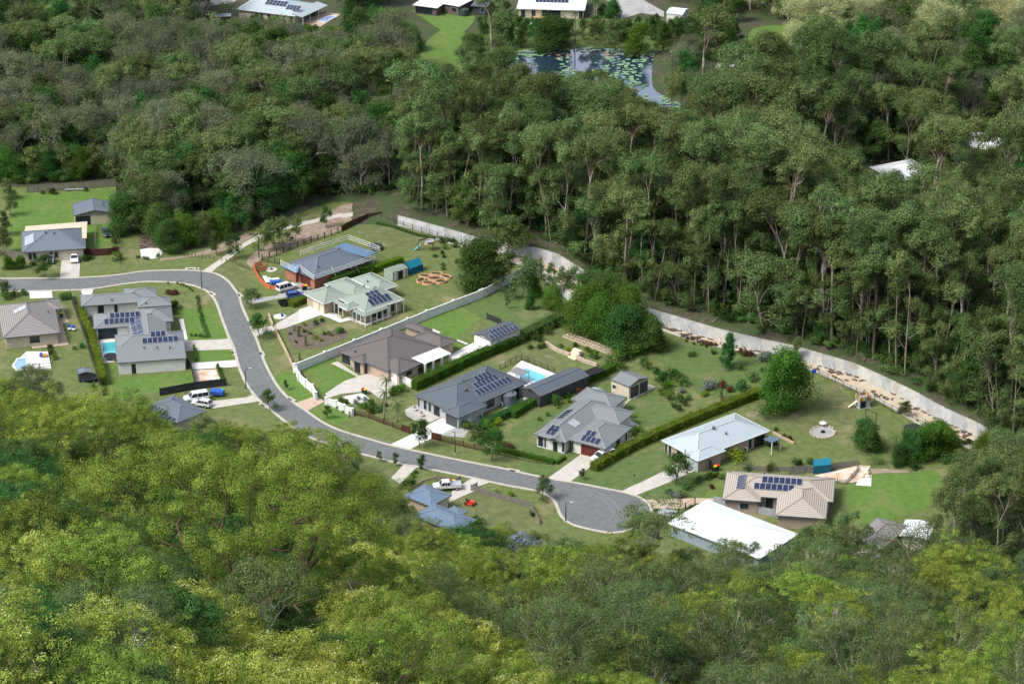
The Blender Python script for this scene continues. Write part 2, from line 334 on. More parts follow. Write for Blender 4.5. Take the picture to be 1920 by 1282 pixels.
# driveways, paths and paving: (name, tile, points, material, level)
FLATS = [
 ('driveway','A',[(645,865),(840,850),(828,1072),(625,1078)],M_conc,.09),
 ('driveway','B',[(300,88),(540,84),(550,160),(315,170)],M_white_conc,.09),
 ('driveway','B',[(845,70),(980,58),(960,125),(860,130)],M_white_conc,.09),
 ('driveway','D',[(255,330),(600,318),(690,312),(735,300),(780,420),(600,425),(330,437),(270,440)],M_conc,.09),
 ('footpath','D',[(195,105),(245,105),(290,320),(255,325)],M_white_conc,.12),
 ('driveway','D',[(325,565),(805,530),(832,600),(345,632)],M_white_conc,.09),
 ('gravel_patch','D',[(350,640),(610,622),(640,790),(385,835)],M_dirt,.07),
 ('driveway','D',[(470,970),(900,920),(985,888),(1048,960),(700,1015),(540,1040)],M_conc,.09),
 ('path','C',[(545,780),(590,740),(720,650),(800,590),(900,510),(1030,450),(1200,360),(1450,310),(1700,250),(1900,205),(1900,165),(1690,215),(1450,265),(1290,310),(1010,405),(870,480),(760,560),(640,640),(440,775)],M_conc,.08),
 ('path','X',[(640,402),(700,392),(765,370),(772,372),(705,400),(640,410)],M_conc,.085),
 ('verge','C',[(900,690),(920,640),(1010,560),(1200,470),(1450,330),(1700,290),(1895,220),(1895,350),(1500,470),(1150,620),(1060,640),(960,740)],M_pinkmulch,.05),
 ('verge','C',[(0,640),(300,610),(560,530),(720,440),(880,390),(1010,360),(1020,380),(860,480),(700,550),(480,600),(200,640),(0,665)],M_pinkmulch,.05),
 ('verge','X',[(560,430),(600,405),(640,385),(700,372),(760,368),(765,380),(700,400),(640,420),(570,440)],M_pinkmulch,.045),
 ('driveway','C',[(1050,1050),(1220,1030),(1400,900),(1580,900),(1560,990),(1400,1030),(1000,1110),(880,1110),(860,1075)],M_grey_conc,.09),
 ('driveway','D',[(985,215),(1120,185),(1190,170),(1320,90),(1500,0),(1720,0),(1895,110),(1890,135),(1690,60),(1290,205),(1110,245),(1010,285)],M_conc,.09),
 ('driveway','C',[(1590,1130),(1895,1240),(1895,1282),(1820,1282),(1660,1230),(1440,1282),(1290,1282),(1500,1160)],M_conc,.1),
 ('footpath','E',[(0,900),(140,850),(300,920),(440,1000),(560,960),(580,985),(700,1050),(960,950),(975,965),(700,1068),(540,1010),(430,1035),(240,950),(0,1040)],M_white_conc,.11),
 ('garden_bed','D',[(1330,225),(1400,170),(1550,150),(1700,95),(1735,130),(1700,170),(1560,200),(1540,240),(1700,270),(1850,200),(1895,180),(1895,300),(1700,390),(1500,420),(1400,400),(1350,330)],M_mulch,.08),
 ('garden_bed','F',[(600,170),(640,195),(600,250),(400,330),(200,365),(60,350),(10,280),(5,190),(60,150),(260,60),(380,50),(400,85),(250,150),(200,190),(350,215),(480,150)],M_mulch,.075),
 ('driveway','F',[(450,510),(520,490),(740,640),(880,600),(1180,710),(1190,720),(1040,870),(960,880),(850,800),(560,830),(430,870),(385,830),(580,700),(720,650)],M_conc,.09),
 ('driveway','F',[(75,925),(300,850),(385,910),(200,1010)],M_paver,.1),
 ('gravel_bed','F',[(560,860),(780,820),(860,890),(700,960)],M_white_conc,.1),
 ('driveway','G',[(590,470),(820,350),(1000,430),(720,540),(580,580)],M_white_conc,.09),
 ('footpath','G',[(350,215),(400,205),(480,240),(460,255)],M_white_conc,.08),
 ('footpath','G',[(640,325),(660,318),(770,360),(750,370)],M_white_conc,.08),
 ('paving','G',[(175,720),(560,580),(600,540),(640,560),(200,760)],M_paver,.07),
 ('driveway','J',[(165,415),(420,295),(600,190),(720,130),(900,210),(700,310),(560,370),(375,465)],M_white_conc,.09),
 ('footpath','J',[(330,50),(420,0),(470,0),(720,120),(600,175),(430,160),(345,110)],M_conc,.085),
 ('driveway','J',[(700,310),(890,210),(960,180),(1100,190),(1000,260),(950,340),(850,330)],M_grey_conc,.08),
 ('driveway','G',[(640,1230),(990,1130),(1180,1010),(1330,930),(1480,980),(1440,1000),(1250,1080),(1100,1150),(850,1280),(560,1280)],M_grey_conc,.085),
 ('paving','I',[(-340,500),(-100,380),(100,200),(460,340),(200,440),(100,560)],M_white_conc,.07),
 ('driveway','K',[(265,315),(640,45),(820,85),(900,60),(930,80),(720,190),(500,352)],M_conc,.09),
 ('footpath','I',[(960,1190),(1240,1000),(1300,1015),(1020,1215)],M_conc,.1),
 ('paving','I',[(1110,760),(1200,800),(1330,880),(1290,900),(1130,850)],M_white_conc,.1),
 ('paving','I',[(1240,580),(1430,450),(1500,480),(1270,605)],M_conc,.1),
 ('driveway','L',[(0,1010),(0,975),(400,780),(560,660),(730,775),(420,915),(65,1055),(0,1035)],M_conc,.09),
 ('driveway','K',[(1025,455),(1180,380),(1260,400),(1180,495)],M_conc,.088),
 ('driveway','L',[(180,1100),(420,1090),(700,1082),(960,1085),(1040,1090),(1040,1130),(860,1130),(700,1135),(560,1190),(260,1190)],M_paver,.09),
 ('driveway','J',[(785,1020),(820,900),(1025,762),(1235,800),(1090,850),(1080,890),(1000,920)],M_conc,.09),
 ('driveway','J',[(185,760),(320,615),(462,640),(280,820)],M_conc,.09),
 ('paving','O',[(250,400),(500,350),(720,290),(850,300),(740,460),(600,480),(480,450)],M_dirt,.07),
 ('paving','O',[(690,500),(730,440),(860,395),(855,513)],M_white_conc,.09),
 ('path','O',[(850,330),(1000,330),(1250,350),(1250,370),(1000,375),(865,385)],M_pinkmulch,.08),
 ('paving','B',[(265,560),(620,520),(600,290),(640,240),(720,415),(650,430),(718,650),(340,690)],M_paver,.07),
 ('paving','B',[(130,850),(280,720),(500,720),(540,900),(170,930)],M_white_conc,.07),
 ('paving','B',[(985,610),(1230,575),(1360,600),(1380,690),(1210,700),(1200,830),(1060,850)],M_white_conc,.08),
 ('footpath','I',[(590,160),(720,90),(745,110),(665,195)],M_dirt,.1),
 ('driveway','R',[(1250,0),(1540,0),(1700,90),(1700,130),(1530,100),(1370,150),(1390,90),(1330,30)],M_grey_conc,.06),
 ('driveway','Q',[(0,30),(160,0),(330,0),(330,15),(130,50),(0,60)],M_grey_conc,.06),
 ('paving','Q',[(760,165),(900,130),(1030,95),(1115,110),(960,205)],M_paver,.06),
 ('dirt_pad','A',[(1460,770),(1550,755),(1650,755),(1700,790),(1680,850),(1580,870),(1480,860)],M_white_conc,.06),
 ('verge','A',[(1450,750),(1470,600),(1660,600),(1660,750)],M_mulch,.06),
]
LAWNS = [
 ('X',[(22,360),(210,350),(220,385),(225,440),(160,470),(30,480)],M_lawn2),
 ('D',[(0,110),(110,0),(600,0),(650,130),(710,300),(480,322),(290,320),(240,60)],M_lawn2),
 ('D',[(315,435),(740,422),(790,525),(340,555)],M_lawn2),
 ('B',[(1060,860),(1220,850),(1240,1000),(2000,930),(2060,1060),(1850,1110),(1200,1220),(1100,1200)],M_lawn2),
 ('D',[(1185,700),(1400,655),(1635,905),(1410,975)],M_lawn2),
 ('D',[(1550,1070),(1740,980),(1900,1080),(1900,1200)],M_lawn2),
 ('F',[(150,555),(440,450),(520,490),(725,645),(385,832),(260,700)],M_lawn2),
 ('F',[(215,1010),(400,925),(640,1060),(560,1130),(440,1140)],M_lawn2),
 ('G',[(250,135),(550,0),(900,-60),(1400,-80),(1700,0),(1680,110),(1340,230),(970,70),(650,320),(770,360),(820,345),(640,400)],M_lawn2),
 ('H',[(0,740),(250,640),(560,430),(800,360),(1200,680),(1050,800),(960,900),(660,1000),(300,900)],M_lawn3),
 ('O',[(860,390),(1250,370),(1560,370),(1500,700),(800,900),(640,760),(590,520),(860,515)],M_lawn2),
 ('O',[(590,505),(855,515),(850,900),(660,800)],M_lawn2),
 ('L',[(620,1060),(650,990),(960,900),(975,1080),(700,1082)],M_lawn2),
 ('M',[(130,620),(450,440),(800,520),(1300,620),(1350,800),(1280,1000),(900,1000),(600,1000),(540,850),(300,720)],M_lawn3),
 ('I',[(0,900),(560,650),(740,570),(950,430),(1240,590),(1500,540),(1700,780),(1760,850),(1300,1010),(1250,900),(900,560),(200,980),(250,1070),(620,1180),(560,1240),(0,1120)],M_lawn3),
 ('K',[(0,50),(300,100),(520,80),(270,290),(0,240)],M_lawn3),
 ('K',[(520,345),(720,230),(1250,60),(1500,40),(1600,150),(1030,445),(800,400)],M_lawn3),
 ('K',[(1210,490),(1520,350),(1895,230),(1895,520),(1340,555)],M_lawn3),
 ('B',[(880,360),(985,480),(1020,560),(990,610),(1040,640),(960,600)],M_lawn3),
]
BRIGHT_FAR = [[(782,112),(800,78),(850,45),(872,62),(862,95),(866,125),(862,146),(800,138)],[(770,20),(884,27),(872,60),(835,62),(800,40)],[(1400,92),(1412,55),(1480,50),(1478,75),(1440,95)],[(345,395),(392,400),(395,425),(355,440)],[(1890,300),(1925,292),(1925,330),(1895,330)]]
for nm, t, pts, m, z in FLATS: sheet(nm, [tg(t, p) for p in pts], z, m)
for i, (t, pts, m) in enumerate(LAWNS): sheet('lawn', smooth_line([tg(t, p)[:2] for p in pts + pts[:1]], 3)[:-1], .04 + .0012*i, m)
for i, pl in enumerate(BRIGHT_FAR): sheet('lawn', smooth_line([G(*p)[:2] for p in pl + pl[:1]], 4)[:-1], .10 + .02*i, M_lawn2)
M_dry = mat('dry_lawn', (.078,.100,.034), (.130,.142,.058), scale=.5, rough=1, bump=.8, bscale=5, third=(.25,.205,.14), tscale=.16, tlo=.56, thi=.70, detail=12)
for i, (t, pts) in enumerate([('N',[(-60,760),(60,640),(200,560),(420,560),(620,700),(700,860),(640,980),(420,960),(200,1050),(0,980),(-80,900)]), ('M',[(1100,1200),(1300,1080),(1500,1000),(1700,900),(1760,1100),(1640,1280),(1300,1300),(1150,1260)]), ('E',[(560,60),(900,20),(1300,150),(1350,230),(1000,260),(700,130)]), ('G',[(1000,600),(1250,480),(1380,400),(1600,420),(1800,560),(1750,700),(1500,560),(1200,560)]), ('J',[(830,930),(1020,900),(1300,980),(1600,1080),(1650,1280),(1200,1300),(1000,1180)]), ('C',[(560,780),(640,700),(760,700),(900,820),(900,1000),(820,960),(740,860)])]):
    sheet('dry_lawn', smooth_line([tg(t, p)[:2] for p in pts + pts[:1]], 3)[:-1], .034 + .001*i, M_dry)
M_scuff = mat('tyre_scuff', (.175,.178,.176), (.15,.153,.152), scale=2, rough=.9)
for i, L_ in enumerate([[(1075,915),(1110,925),(1140,945),(1150,965)],[(1083,912),(1118,922),(1150,940),(1162,960)],[(1060,935),(1085,942),(1100,938)],[(1140,975),(1160,960),(1195,950)],[(655,812),(700,822),(760,836)],[(480,660),(490,690),(505,715)]]):
    ribbon('tyre_mark', smooth_line([tuple(G(*p)[:2]) for p in L_], 5), .11, .05, .066, M_scuff)
# the drain
def drain():
    V = []; F = []; xx = np.linspace(xT0 + .5, xT1, 150)
    for x in xx:
        V += [(x, yF(x), -.26), (x, yT(x), 1.56), (x, yT(x) + .45, 1.58), (x, yT(x) + .5, 1.1)]
    for i in range(len(xx)-1):
        for j in range(3): F.append((i*4+j, (i+1)*4+j, (i+1)*4+j+1, i*4+j+1))
    m = mat('batter_concrete', (.235,.24,.235), (.32,.32,.31), scale=.5, rough=.9, bump=.35, bscale=1.2, third=(.30,.22,.15), tscale=.13, tlo=.58, thi=.72)
    ms = [m] + [mat('batter_concrete_%s' % nm_, c1_, c2_, scale=.5, rough=.9, bump=.35, bscale=1.2, third=(.22,.17,.12), tscale=.2, tlo=.55, thi=.7) for nm_, c1_, c2_ in (('grey', (.19,.195,.19), (.27,.27,.26)), ('warm', (.27,.26,.235), (.35,.34,.31)))]
    dw = add_mesh('drain_wall', V, F, ms, smooth=False); rr_ = random.Random(2); seq = [rr_.choice((0,0,1,2)) for _ in range(80)]
    dw.data.polygons.foreach_set('material_index', [seq[int((i//3)/2.45)] for i in range(len(F))])
    tag(dw, 'long sloping pale concrete drain wall curving along the forest edge', 'retaining wall')
    V = []; F = []
    for x in xx: V += [(x, yN(x), -.24), (x, yF(x) + .3, -.22)]
    for i in range(len(xx)-1): F.append((i*2, (i+1)*2, (i+1)*2+1, i*2+1))
    tag(add_mesh('drain_bed', V, F, M_sandm), kind='structure')
    ribbon('drain_edge', [(x, yN(x) + .5) for x in xx], .45, -.3, .10, M_kerb)
    j = MB(); kk = MB()
    for i in range(2, 62):
        x = xT0 + i*(xT1-xT0)/62; a = Vector((x, yF(x) - .02, -.2)); b = Vector((x - .8, yT(x - 1.2), 1.58))
        j.bar(a, b, .16, .05)
    tag(j.build('drain_joint', mat('joint', (.40,.39,.37), rough=.9)), kind='structure')
    random.seed(5); s = MB()
    for i in range(70):
        x = xT0 + (xT1-xT0)*(1-random.random()**1.4); t = random.random()*.8 + .1; y = yN(x)*(1-t) + yF(x)*t; n = random.randint(5, 16)
        for k in range(n): s.box((x + random.gauss(0,1.1), y + random.gauss(0,.55), -.14), (random.uniform(.3,1.1), random.uniform(.2,.6), random.uniform(.1,.22)), random.random()*3)
    for i in range(110):
        x = xT0 + (xT1-xT0)*random.random(); s.box((x, yF(x) - .1, -.1), (random.uniform(.4,1.2), .2, .14), -.5)
    tag(s.build('bark_litter', M_debris), kind='stuff')
drain()
# ------------------------------------------------ vegetation
def leafmesh(name, C, Rr, n, size, m, rng, squash=.7, flat_n=.35, elong=.55, parent=None, rn=.5, out=.9, tone=None, hollow=.55, keep=None):
    """C: clump centres (k,3); Rr: radii; n: leaves per clump (int or array). Each leaf is a small quad of its own."""
    C = np.asarray(C, float); k = len(C); Rr = np.broadcast_to(np.asarray(Rr, float), (k,)); n = np.broadcast_to(np.asarray(n), (k,)).astype(int)
    idx = np.repeat(np.arange(k), n); N = len(idx)
    d = rng.normal(size=(N,3)); d[:,2] = np.where(d[:,2] < 0, d[:,2]*.55, d[:,2]); d /= np.linalg.norm(d, axis=1)[:,None]
    r = (hollow + (1-hollow)*rng.random(N))*(1 + .18*rng.normal(size=N))
    off = d*r[:,None]*Rr[idx][:,None]; off[:,2] *= squash
    # ragged: each clump gets its own random stretch
    st = 1 + .3*rng.normal(size=(k,3)); off *= np.clip(st[idx], .5, 1.6)
    P = C[idx] + off
    nn = d*out + rng.normal(size=(N,3))*rn; nn[:,2] += flat_n; nn /= np.linalg.norm(nn, axis=1)[:,None]
    a = np.cross(nn, rng.normal(size=(N,3))); a /= np.linalg.norm(a, axis=1)[:,None]; b = np.cross(nn, a)
    s = size*(.6 + .8*rng.random(N)); a = a*(s*.5)[:,None]; b = b*(s*.5*elong)[:,None]
    V = np.empty((N,4,3)); V[:,0] = P - a; V[:,1] = P - b*1.0; V[:,2] = P + a; V[:,3] = P + b
    V = V.reshape(-1,3)
    me = bpy.data.meshes.new(name); me.vertices.add(N*4); me.vertices.foreach_set('co', V.ravel().astype(np.float32))
    me.loops.add(N*4); me.loops.foreach_set('vertex_index', np.arange(N*4, dtype=np.int32))
    me.polygons.add(N); me.polygons.foreach_set('loop_start', np.arange(0, N*4, 4, dtype=np.int32))
    try: me.polygons.foreach_set('loop_total', np.full(N, 4, dtype=np.int32))
    except Exception: pass
    me.update(calc_edges=True)
    ct = rng.random(k)
    t = np.clip(ct[idx]*.7 + .3*rng.random(N), 0, 1) if tone is None else np.clip(np.asarray(tone)[idx] + .25*(rng.random(N)-.5), 0, 1)
    at = me.attributes.new('tone', 'FLOAT', 'FACE'); at.data.foreach_set('value', t.astype(np.float32))
    at = me.attributes.new('pick', 'FLOAT', 'FACE'); pk = rng.random(N)*.6 + .4*(d[:,2]*.5+.5)*(.4+.6*ct[idx]); at.data.foreach_set('value', pk.astype(np.float32))
    me.materials.append(m)
    o = bpy.data.objects.new(name, me)
    COL.objects.link(o)
    if parent: o.parent = parent
    return o
def limb(rng, p, d, L, r0, r1, n=6, wob=.12, lift=.0):
    pts = [np.array(p, float)]; d = np.array(d, float); d /= np.linalg.norm(d)
    for i in range(n):
        d = d + rng.normal(size=3)*wob; d[2] += lift; d /= np.linalg.norm(d); pts.append(pts[-1] + d*L/n)
    rad = [r0 + (r1-r0)*i/n for i in range(n+1)]
    return pts, rad, d
def make_tree(name, rng, H, crown_r, bare, leafm, barkm, nlimb=9, leaves=5000, lsize=.45, clump=1.5, trunk_r=.35, spread=.8, flatn=.35, squash=.7, sub=3, parent=None, lean=.06, dome=0.5, seg=6, hollow=.55, elong=.55, bare_top=False):
    """tapered trunk, limbs, forked twigs, clumps of leaves at their ends; name > trunk, crown"""
    root = empty(name, (0,0,0)) if parent is None else parent
    mb = MB(); top = H*.93
    tr, trr, _ = limb(rng, (0,0,-1.0), (rng.normal()*lean, rng.normal()*lean, 1), top + 1.0, trunk_r, trunk_r*.18, 10, .045, .02)
    mb.tube([Vector(p) for p in tr], trr, seg + 2)
    C = []; Rd = []
    def at_h(f):
        i = f*10; a = int(min(i, 9)); t = i - a; return tr[a]*(1-t) + tr[a+1]*t, trr[a]*(1-t) + trr[a+1]*t
    for i in range(nlimb):
        f = bare + (1-bare)*((i + rng.random()*.8)/nlimb)*.96
        p, r = at_h(min(f, .99)); az = i*2.4 + rng.random()*1.2
        rel = (f - bare)/(1-bare)
        L = crown_r*(1.0 - dome*rel**1.6)*(.8 + .4*rng.random())
        up = .35 + .9*rel*spread + .35*rng.random()
        ps, rs, d = limb(rng, p, (cos(az), sin(az), up), L, r*.55, r*.14, 6, .16, .06)
        mb.tube([Vector(q) for q in ps], rs, seg)
        for s in range(sub):
            q = ps[3 + (s % 4)] if s < 4 else ps[-1]
            dd = d*.5 + rng.normal(size=3)*.65; dd[2] = abs(dd[2])*.6 + .25
            l2 = L*(.28 + .25*rng.random()); p2, r2, _ = limb(rng, q, dd, l2, r*.16 + .01, .02, 4, .2, .05)
            mb.tube([Vector(v) for v in p2], r2, max(4, seg-2), cap=False)
            C.append(p2[-1]); Rd.append(clump*(.6 + .65*rng.random())); 
            if rng.random() < .6: C.append(p2[2] + rng.normal(size=3)*clump*.3); Rd.append(clump*(.45 + .5*rng.random()))
        C.append(ps[-1]); Rd.append(clump*(.7 + .6*rng.random()))
    p, r = at_h(.98); C.append(p + np.array((0,0,clump*.2))); Rd.append(clump)
    tm = mb.build('trunk', barkm, root, smooth=True)
    C = np.array(C); Rd = np.array(Rd); wts = Rd**2; n = np.maximum(8, (leaves*wts/wts.sum())).astype(int)
    leafmesh('crown', C, Rd, n, lsize, leafm, rng, squash, flatn, parent=root, hollow=hollow, elong=elong)
    return root

M_bark_pale = mat('pale_bark', (.20,.175,.15), (.31,.28,.245), scale=1.2, rough=.95, coord='obj', third=(.13,.075,.05), tscale=.18, tlo=.42, thi=.6, rnd=.4)
M_bark_brown = mat('brown_bark', (.10,.07,.05), (.17,.12,.09), scale=1.5, rough=.95, coord='obj', rnd=.25)
M_bark_red = mat('red_bark', (.075,.042,.03), (.14,.078,.052), scale=1.5, rough=.95, coord='obj', bump=.5, bscale=4)
M_bark_giant = mat('giant_gum_bark', (.27,.235,.20), (.40,.36,.31), scale=1.2, rough=.95, coord='obj', third=(.27,.13,.08), tscale=.16, tlo=.45, thi=.6)
M_bark_white = mat('white_bark', (.34,.32,.29), (.48,.45,.42), scale=1.5, rough=.95, coord='obj', rnd=.2)
M_gum = leafmat('gum_leaves', (.046,.084,.028), (.165,.228,.082), hue=.028, val=.32, trans=.28)
M_paper = leafmat('paperbark_leaves', (.095,.118,.062), (.215,.240,.135), hue=.03, val=.25, trans=.4)
M_broad = leafmat('broad_leaves', (.026,.070,.020), (.085,.170,.045), hue=.03, val=.3, trans=.35)
M_olive_sunlit = leafmat('sunlit_olive_leaves', (.26,.29,.12), (.50,.53,.26), hue=.02, val=.2, trans=.4)  # a pale species, lightened further: a patch of sunshine put into the leaf colour
M_hill = leafmat('hill_gum_leaves', (.045,.088,.016), (.31,.41,.075), hue=.02, val=.22, trans=.28)
M_hilly = leafmat('hill_yellow_leaves', (.09,.14,.020), (.44,.51,.10), hue=.015, val=.15, trans=.28, flower=(.70,.66,.46), fl=.84)
M_hilld = leafmat('hill_dark_leaves', (.024,.065,.018), (.12,.23,.065), hue=.03, val=.22, trans=.28)
M_shrub = leafmat('shrub_leaves', (.030,.060,.016), (.09,.15,.035), hue=.05, val=.4)
M_lime = leafmat('lime_leaves', (.09,.16,.012), (.22,.32,.03), hue=.02, val=.15)
M_hedge = leafmat('hedge_leaves', (.035,.085,.012), (.10,.19,.03), hue=0, val=.1)
M_hedgey = leafmat('yellow_hedge_leaves', (.06,.10,.012), (.24,.27,.045), hue=0, val=.1)
M_redleaf = leafmat('red_leaves', (.07,.025,.02), (.16,.06,.045), hue=.02, val=.2)
M_silver = leafmat('silver_leaves', (.12,.15,.13), (.26,.30,.27), hue=.01, val=.15)
M_bright = leafmat('bright_leaves', (.036,.095,.014), (.115,.215,.034), hue=.02, val=.2)

def rec_tree(name, rg, H, bare, spread, leafm, barkm, clump=.8, leaves=20000, lsize=.2, trunk_r=.2, depth=4, squash=.6, flatn=.55, forks=3, rn=.28, side=0, p3=.7, lean=.05, inner=.5, seg=6):
    """trunk that forks again and again; a separate puff of leaves at the end of every twig, with gaps between"""
    root = empty(name, (0,0,0)); mb = MB(); C = []; Rd = []; hb = H*bare; h = H - hb
    tr, trr, dd0 = limb(rg, (0,0,-1.2), (rg.normal()*lean, rg.normal()*lean, 1), hb + 1.2, trunk_r, trunk_r*.72, 8, .03, .01)
    mb.tube([Vector(p) for p in tr], trr, seg + 2)
    def rec(p, d, L, r, dep):
        ps, rs, dd = limb(rg, p, d, L, r, r*.6, 4, .11, .02); mb.tube([Vector(q) for q in ps], rs, seg if dep < 2 else 4, cap=False)
        if dep >= 2 and rg.random() < inner: C.append(ps[2] + rg.normal(size=3)*clump*.6); Rd.append(clump*(.5 + .5*rg.random()))
        if dep >= depth - 1: C.append(ps[-1] + np.array((0,0,clump*.2))); Rd.append(clump*(.75 + .6*rg.random())); return
        n = 3 if (dep < 2 or rg.random() < p3) else 2
        a0 = rg.random()*6.28
        for i in range(n):
            az = a0 + i*2*pi/n + rg.normal()*.35; sp = spread*(.75 + .5*rg.random())
            u = np.cross(dd, (0,0,1.)); u /= np.linalg.norm(u) + 1e-6; v = np.cross(u, dd)
            nd = dd + (u*cos(az) + v*sin(az))*sp; nd[2] = max(nd[2], -.05)*.85 + .12
            rec(ps[-1], nd, L*(.66 + .2*rg.random()), r*.58, dep+1)
    a0 = rg.random()*6.28
    for i in range(forks):
        az = a0 + i*2*pi/forks + rg.normal()*.3; e = spread*(.5 + .5*rg.random()); rec(tr[-1], np.array((cos(az)*e, sin(az)*e, 1.)) + dd0*.2, h*.33*(.85 + .3*rg.random()), trunk_r*.55, 0)
    for i in range(side):
        k = 3 + i % 5; az = rg.random()*6.28; rec(tr[k], np.array((cos(az), sin(az), .55)), h*.24*(.7 + .5*rg.random()), trunk_r*.3, 1)
    mb.build('trunk', barkm, root, smooth=True); C = np.array(C); Rd = np.array(Rd)
    leafmesh('crown', C, Rd, np.maximum(10, (leaves*Rd**2/(Rd**2).sum())).astype(int), lsize, leafm, rg, squash, flatn, parent=root, rn=rn, out=1.1, hollow=.72)
    return root
M_hero = leafmat('spreading_gum_leaves', (.065,.12,.018), (.29,.39,.07), hue=0, val=0, trans=.28)
rng = np.random.default_rng(7)
KIND = {}
def protos(kind, n, fn): KIND[kind] = [fn(i) for i in range(n)]
U = lambda a, b: a + (b-a)*rng.random()
protos('gum', 7, lambda i: rec_tree('gum_tree', rng, U(23,28), U(.40,.60), U(.22,.40), M_gum, M_bark_pale, clump=1.15, leaves=10500, lsize=.34, trunk_r=U(.22,.36), side=3, forks=3 - (i % 2), squash=.8))
protos('gumlow', 5, lambda i: rec_tree('gum_tree', rng, U(15,19), U(.2,.35), U(.26,.42), M_gum, M_bark_pale, clump=1.05, leaves=9000, lsize=.34, trunk_r=.2, side=5, squash=.65))
protos('paper', 5, lambda i: rec_tree('paperbark_tree', rng, U(12,16), U(.12,.3), U(.42,.6), M_paper, M_bark_white, clump=1.15, leaves=9500, lsize=.29, trunk_r=.19, side=4, squash=.8, rn=.45))
protos('olive', 4, lambda i: rec_tree('paperbark_tree', rng, U(12,16), U(.15,.3), U(.5,.7), M_olive_sunlit, M_bark_white, clump=1.15, leaves=8000, lsize=.3, trunk_r=.22, side=3, squash=.75, rn=.5))
protos('broad', 5, lambda i: make_tree('broadleaf_tree', rng, U(11,13), 4.4, .10, M_broad, M_bark_brown, nlimb=18, leaves=9000, lsize=.36, clump=1.35, trunk_r=.26, sub=3, dome=.6, squash=.8))
protos('hill', 7, lambda i: rec_tree('hillside_gum', rng, U(10.5,13.5), U(.15,.35), U(.48,.64), M_hill, M_bark_brown if i % 2 else M_bark_pale, clump=.62, leaves=27000, lsize=.165, trunk_r=.2, depth=5, squash=.6, side=3, inner=.2, rn=.22, p3=.5))
protos('hillgrey', 5, lambda i: rec_tree('hillside_gum', rng, U(11,14), U(.2,.35), U(.42,.58), M_gum, M_bark_white, clump=.6, leaves=20000, lsize=.17, trunk_r=.18, depth=5, squash=.7, side=3, rn=.3, p3=.5))
protos('yellow', 5, lambda i: rec_tree('yellow_hillside_tree', rng, U(7,9), U(.1,.25), U(.5,.65), M_hilly, M_bark_brown, clump=.52, leaves=28000, lsize=.145, trunk_r=.14, depth=5, squash=.65, side=3, p3=.5, rn=.24))
protos('darkhill', 4, lambda i: rec_tree('dark_hillside_tree', rng, U(8,10), U(.1,.2), U(.5,.7), M_hilld, M_bark_brown, p3=.5, clump=.55, leaves=30000, lsize=.16, trunk_r=.15, depth=5, squash=.75, side=4))
protos('slim', 4, lambda i: rec_tree('gum_tree', rng, U(19,24), U(.52,.66), U(.22,.34), M_gum, M_bark_pale, clump=.95, leaves=4200, lsize=.34, trunk_r=.15, depth=3, side=3, forks=2, squash=.9, lean=.03))
HT = dict(slim=21, gum=25, gumlow=17, paper=14, olive=14, broad=12, hill=12, hillgrey=13, yellow=8, darkhill=9)
RAD = dict(slim=2.5, gum=5, gumlow=4.6, paper=4.4, olive=4.6, broad=4.6, hill=4.6, hillgrey=4.4, yellow=3.8, darkhill=3.6)
used = set()
def place(kind, x, y, s, rz, label=None, cat=None, group=None, z=None, sz=None, name=None):
    ps = KIND[kind]; k = random.randrange(len(ps)); un = [j for j in range(len(ps)) if (kind, j) not in used]; k = un[0] if un else k; o = ps[k]
    if (kind, k) in used: o = copy_tree(ps[k])
    else: used.add((kind, k))
    o.location = (x, y, gz(x, y) if z is None else z); o.rotation_euler = (random.gauss(0, .035), random.gauss(0, .035), rz); o.scale = (s*random.uniform(.9,1.12), s*random.uniform(.9,1.12), (sz or s))
    tag(o, label, cat, group)
    if name and not (o.name.split('.')[0] == name): o.name = name
    return o
# ------------------------------------------------ forests: scatter, keeping sight of what the photograph shows
PROTECT = [
 [(-10,335),(212,333),(226,380),(240,400),(246,435),(330,445),(420,435),(545,395),(640,372),(735,368),(900,440),(1005,462),(1050,476),(1140,530),(1222,580),(1350,616),(1545,662),(1655,702),(1770,762),(1870,815),(1800,850),(1690,895),(1640,930),(1560,950),(1490,1000),(1385,1020),(1290,1000),(1200,985),(1080,985),(1015,985),(1000,1006),(950,1006),(900,1000),(885,1008),(820,1003),(765,985),(752,925),(735,870),(690,850),(620,825),(560,795),(480,780),(395,765),(385,776),(330,780),(275,772),(255,755),(150,735),(90,695),(0,650)],
 [(925,92),(1020,86),(1215,100),(1225,175),(1290,205),(1240,205),(1195,178),(1180,150),(1120,132),(985,138),(940,125)],
 [(440,0),(640,0),(640,50),(600,50),(540,40),(440,22)], [(660,0),(925,0),(920,28),(885,30),(845,50),(868,80),(862,145),(795,140),(790,115),(830,60),(770,20)],
 [(960,0),(1110,0),(1108,32),(960,30)], [(1145,0),(1215,0),(1240,25),(1160,35)], [(1245,8),(1295,8),(1290,30),(1250,30)],
 [(1340,112),(1378,118),(1375,136),(1340,132)], [(1400,88),(1412,50),(1480,45),(1478,75),(1430,92)], [(372,18),(440,20),(438,40),(372,36)],
 [(1812,242),(1872,250),(1868,282),(1815,276)], [(1600,1000),(1690,985),(1752,982),(1745,1022),(1690,1018),(1610,1020)], [(345,390),(392,395),(392,430),(350,440)],[(1610,300),(1668,300),(1740,318),(1730,344),(1690,338),(1616,326)],
]
PB = [(min(p[0] for p in q), max(p[0] for p in q), min(p[1] for p in q), max(p[1] for p in q)) for q in PROTECT]
def blocked(u, v):
    for q, b in zip(PROTECT, PB):
        if b[0] <= u <= b[1] and b[2] <= v <= b[3] and inpoly(u, v, q): return True
    return False
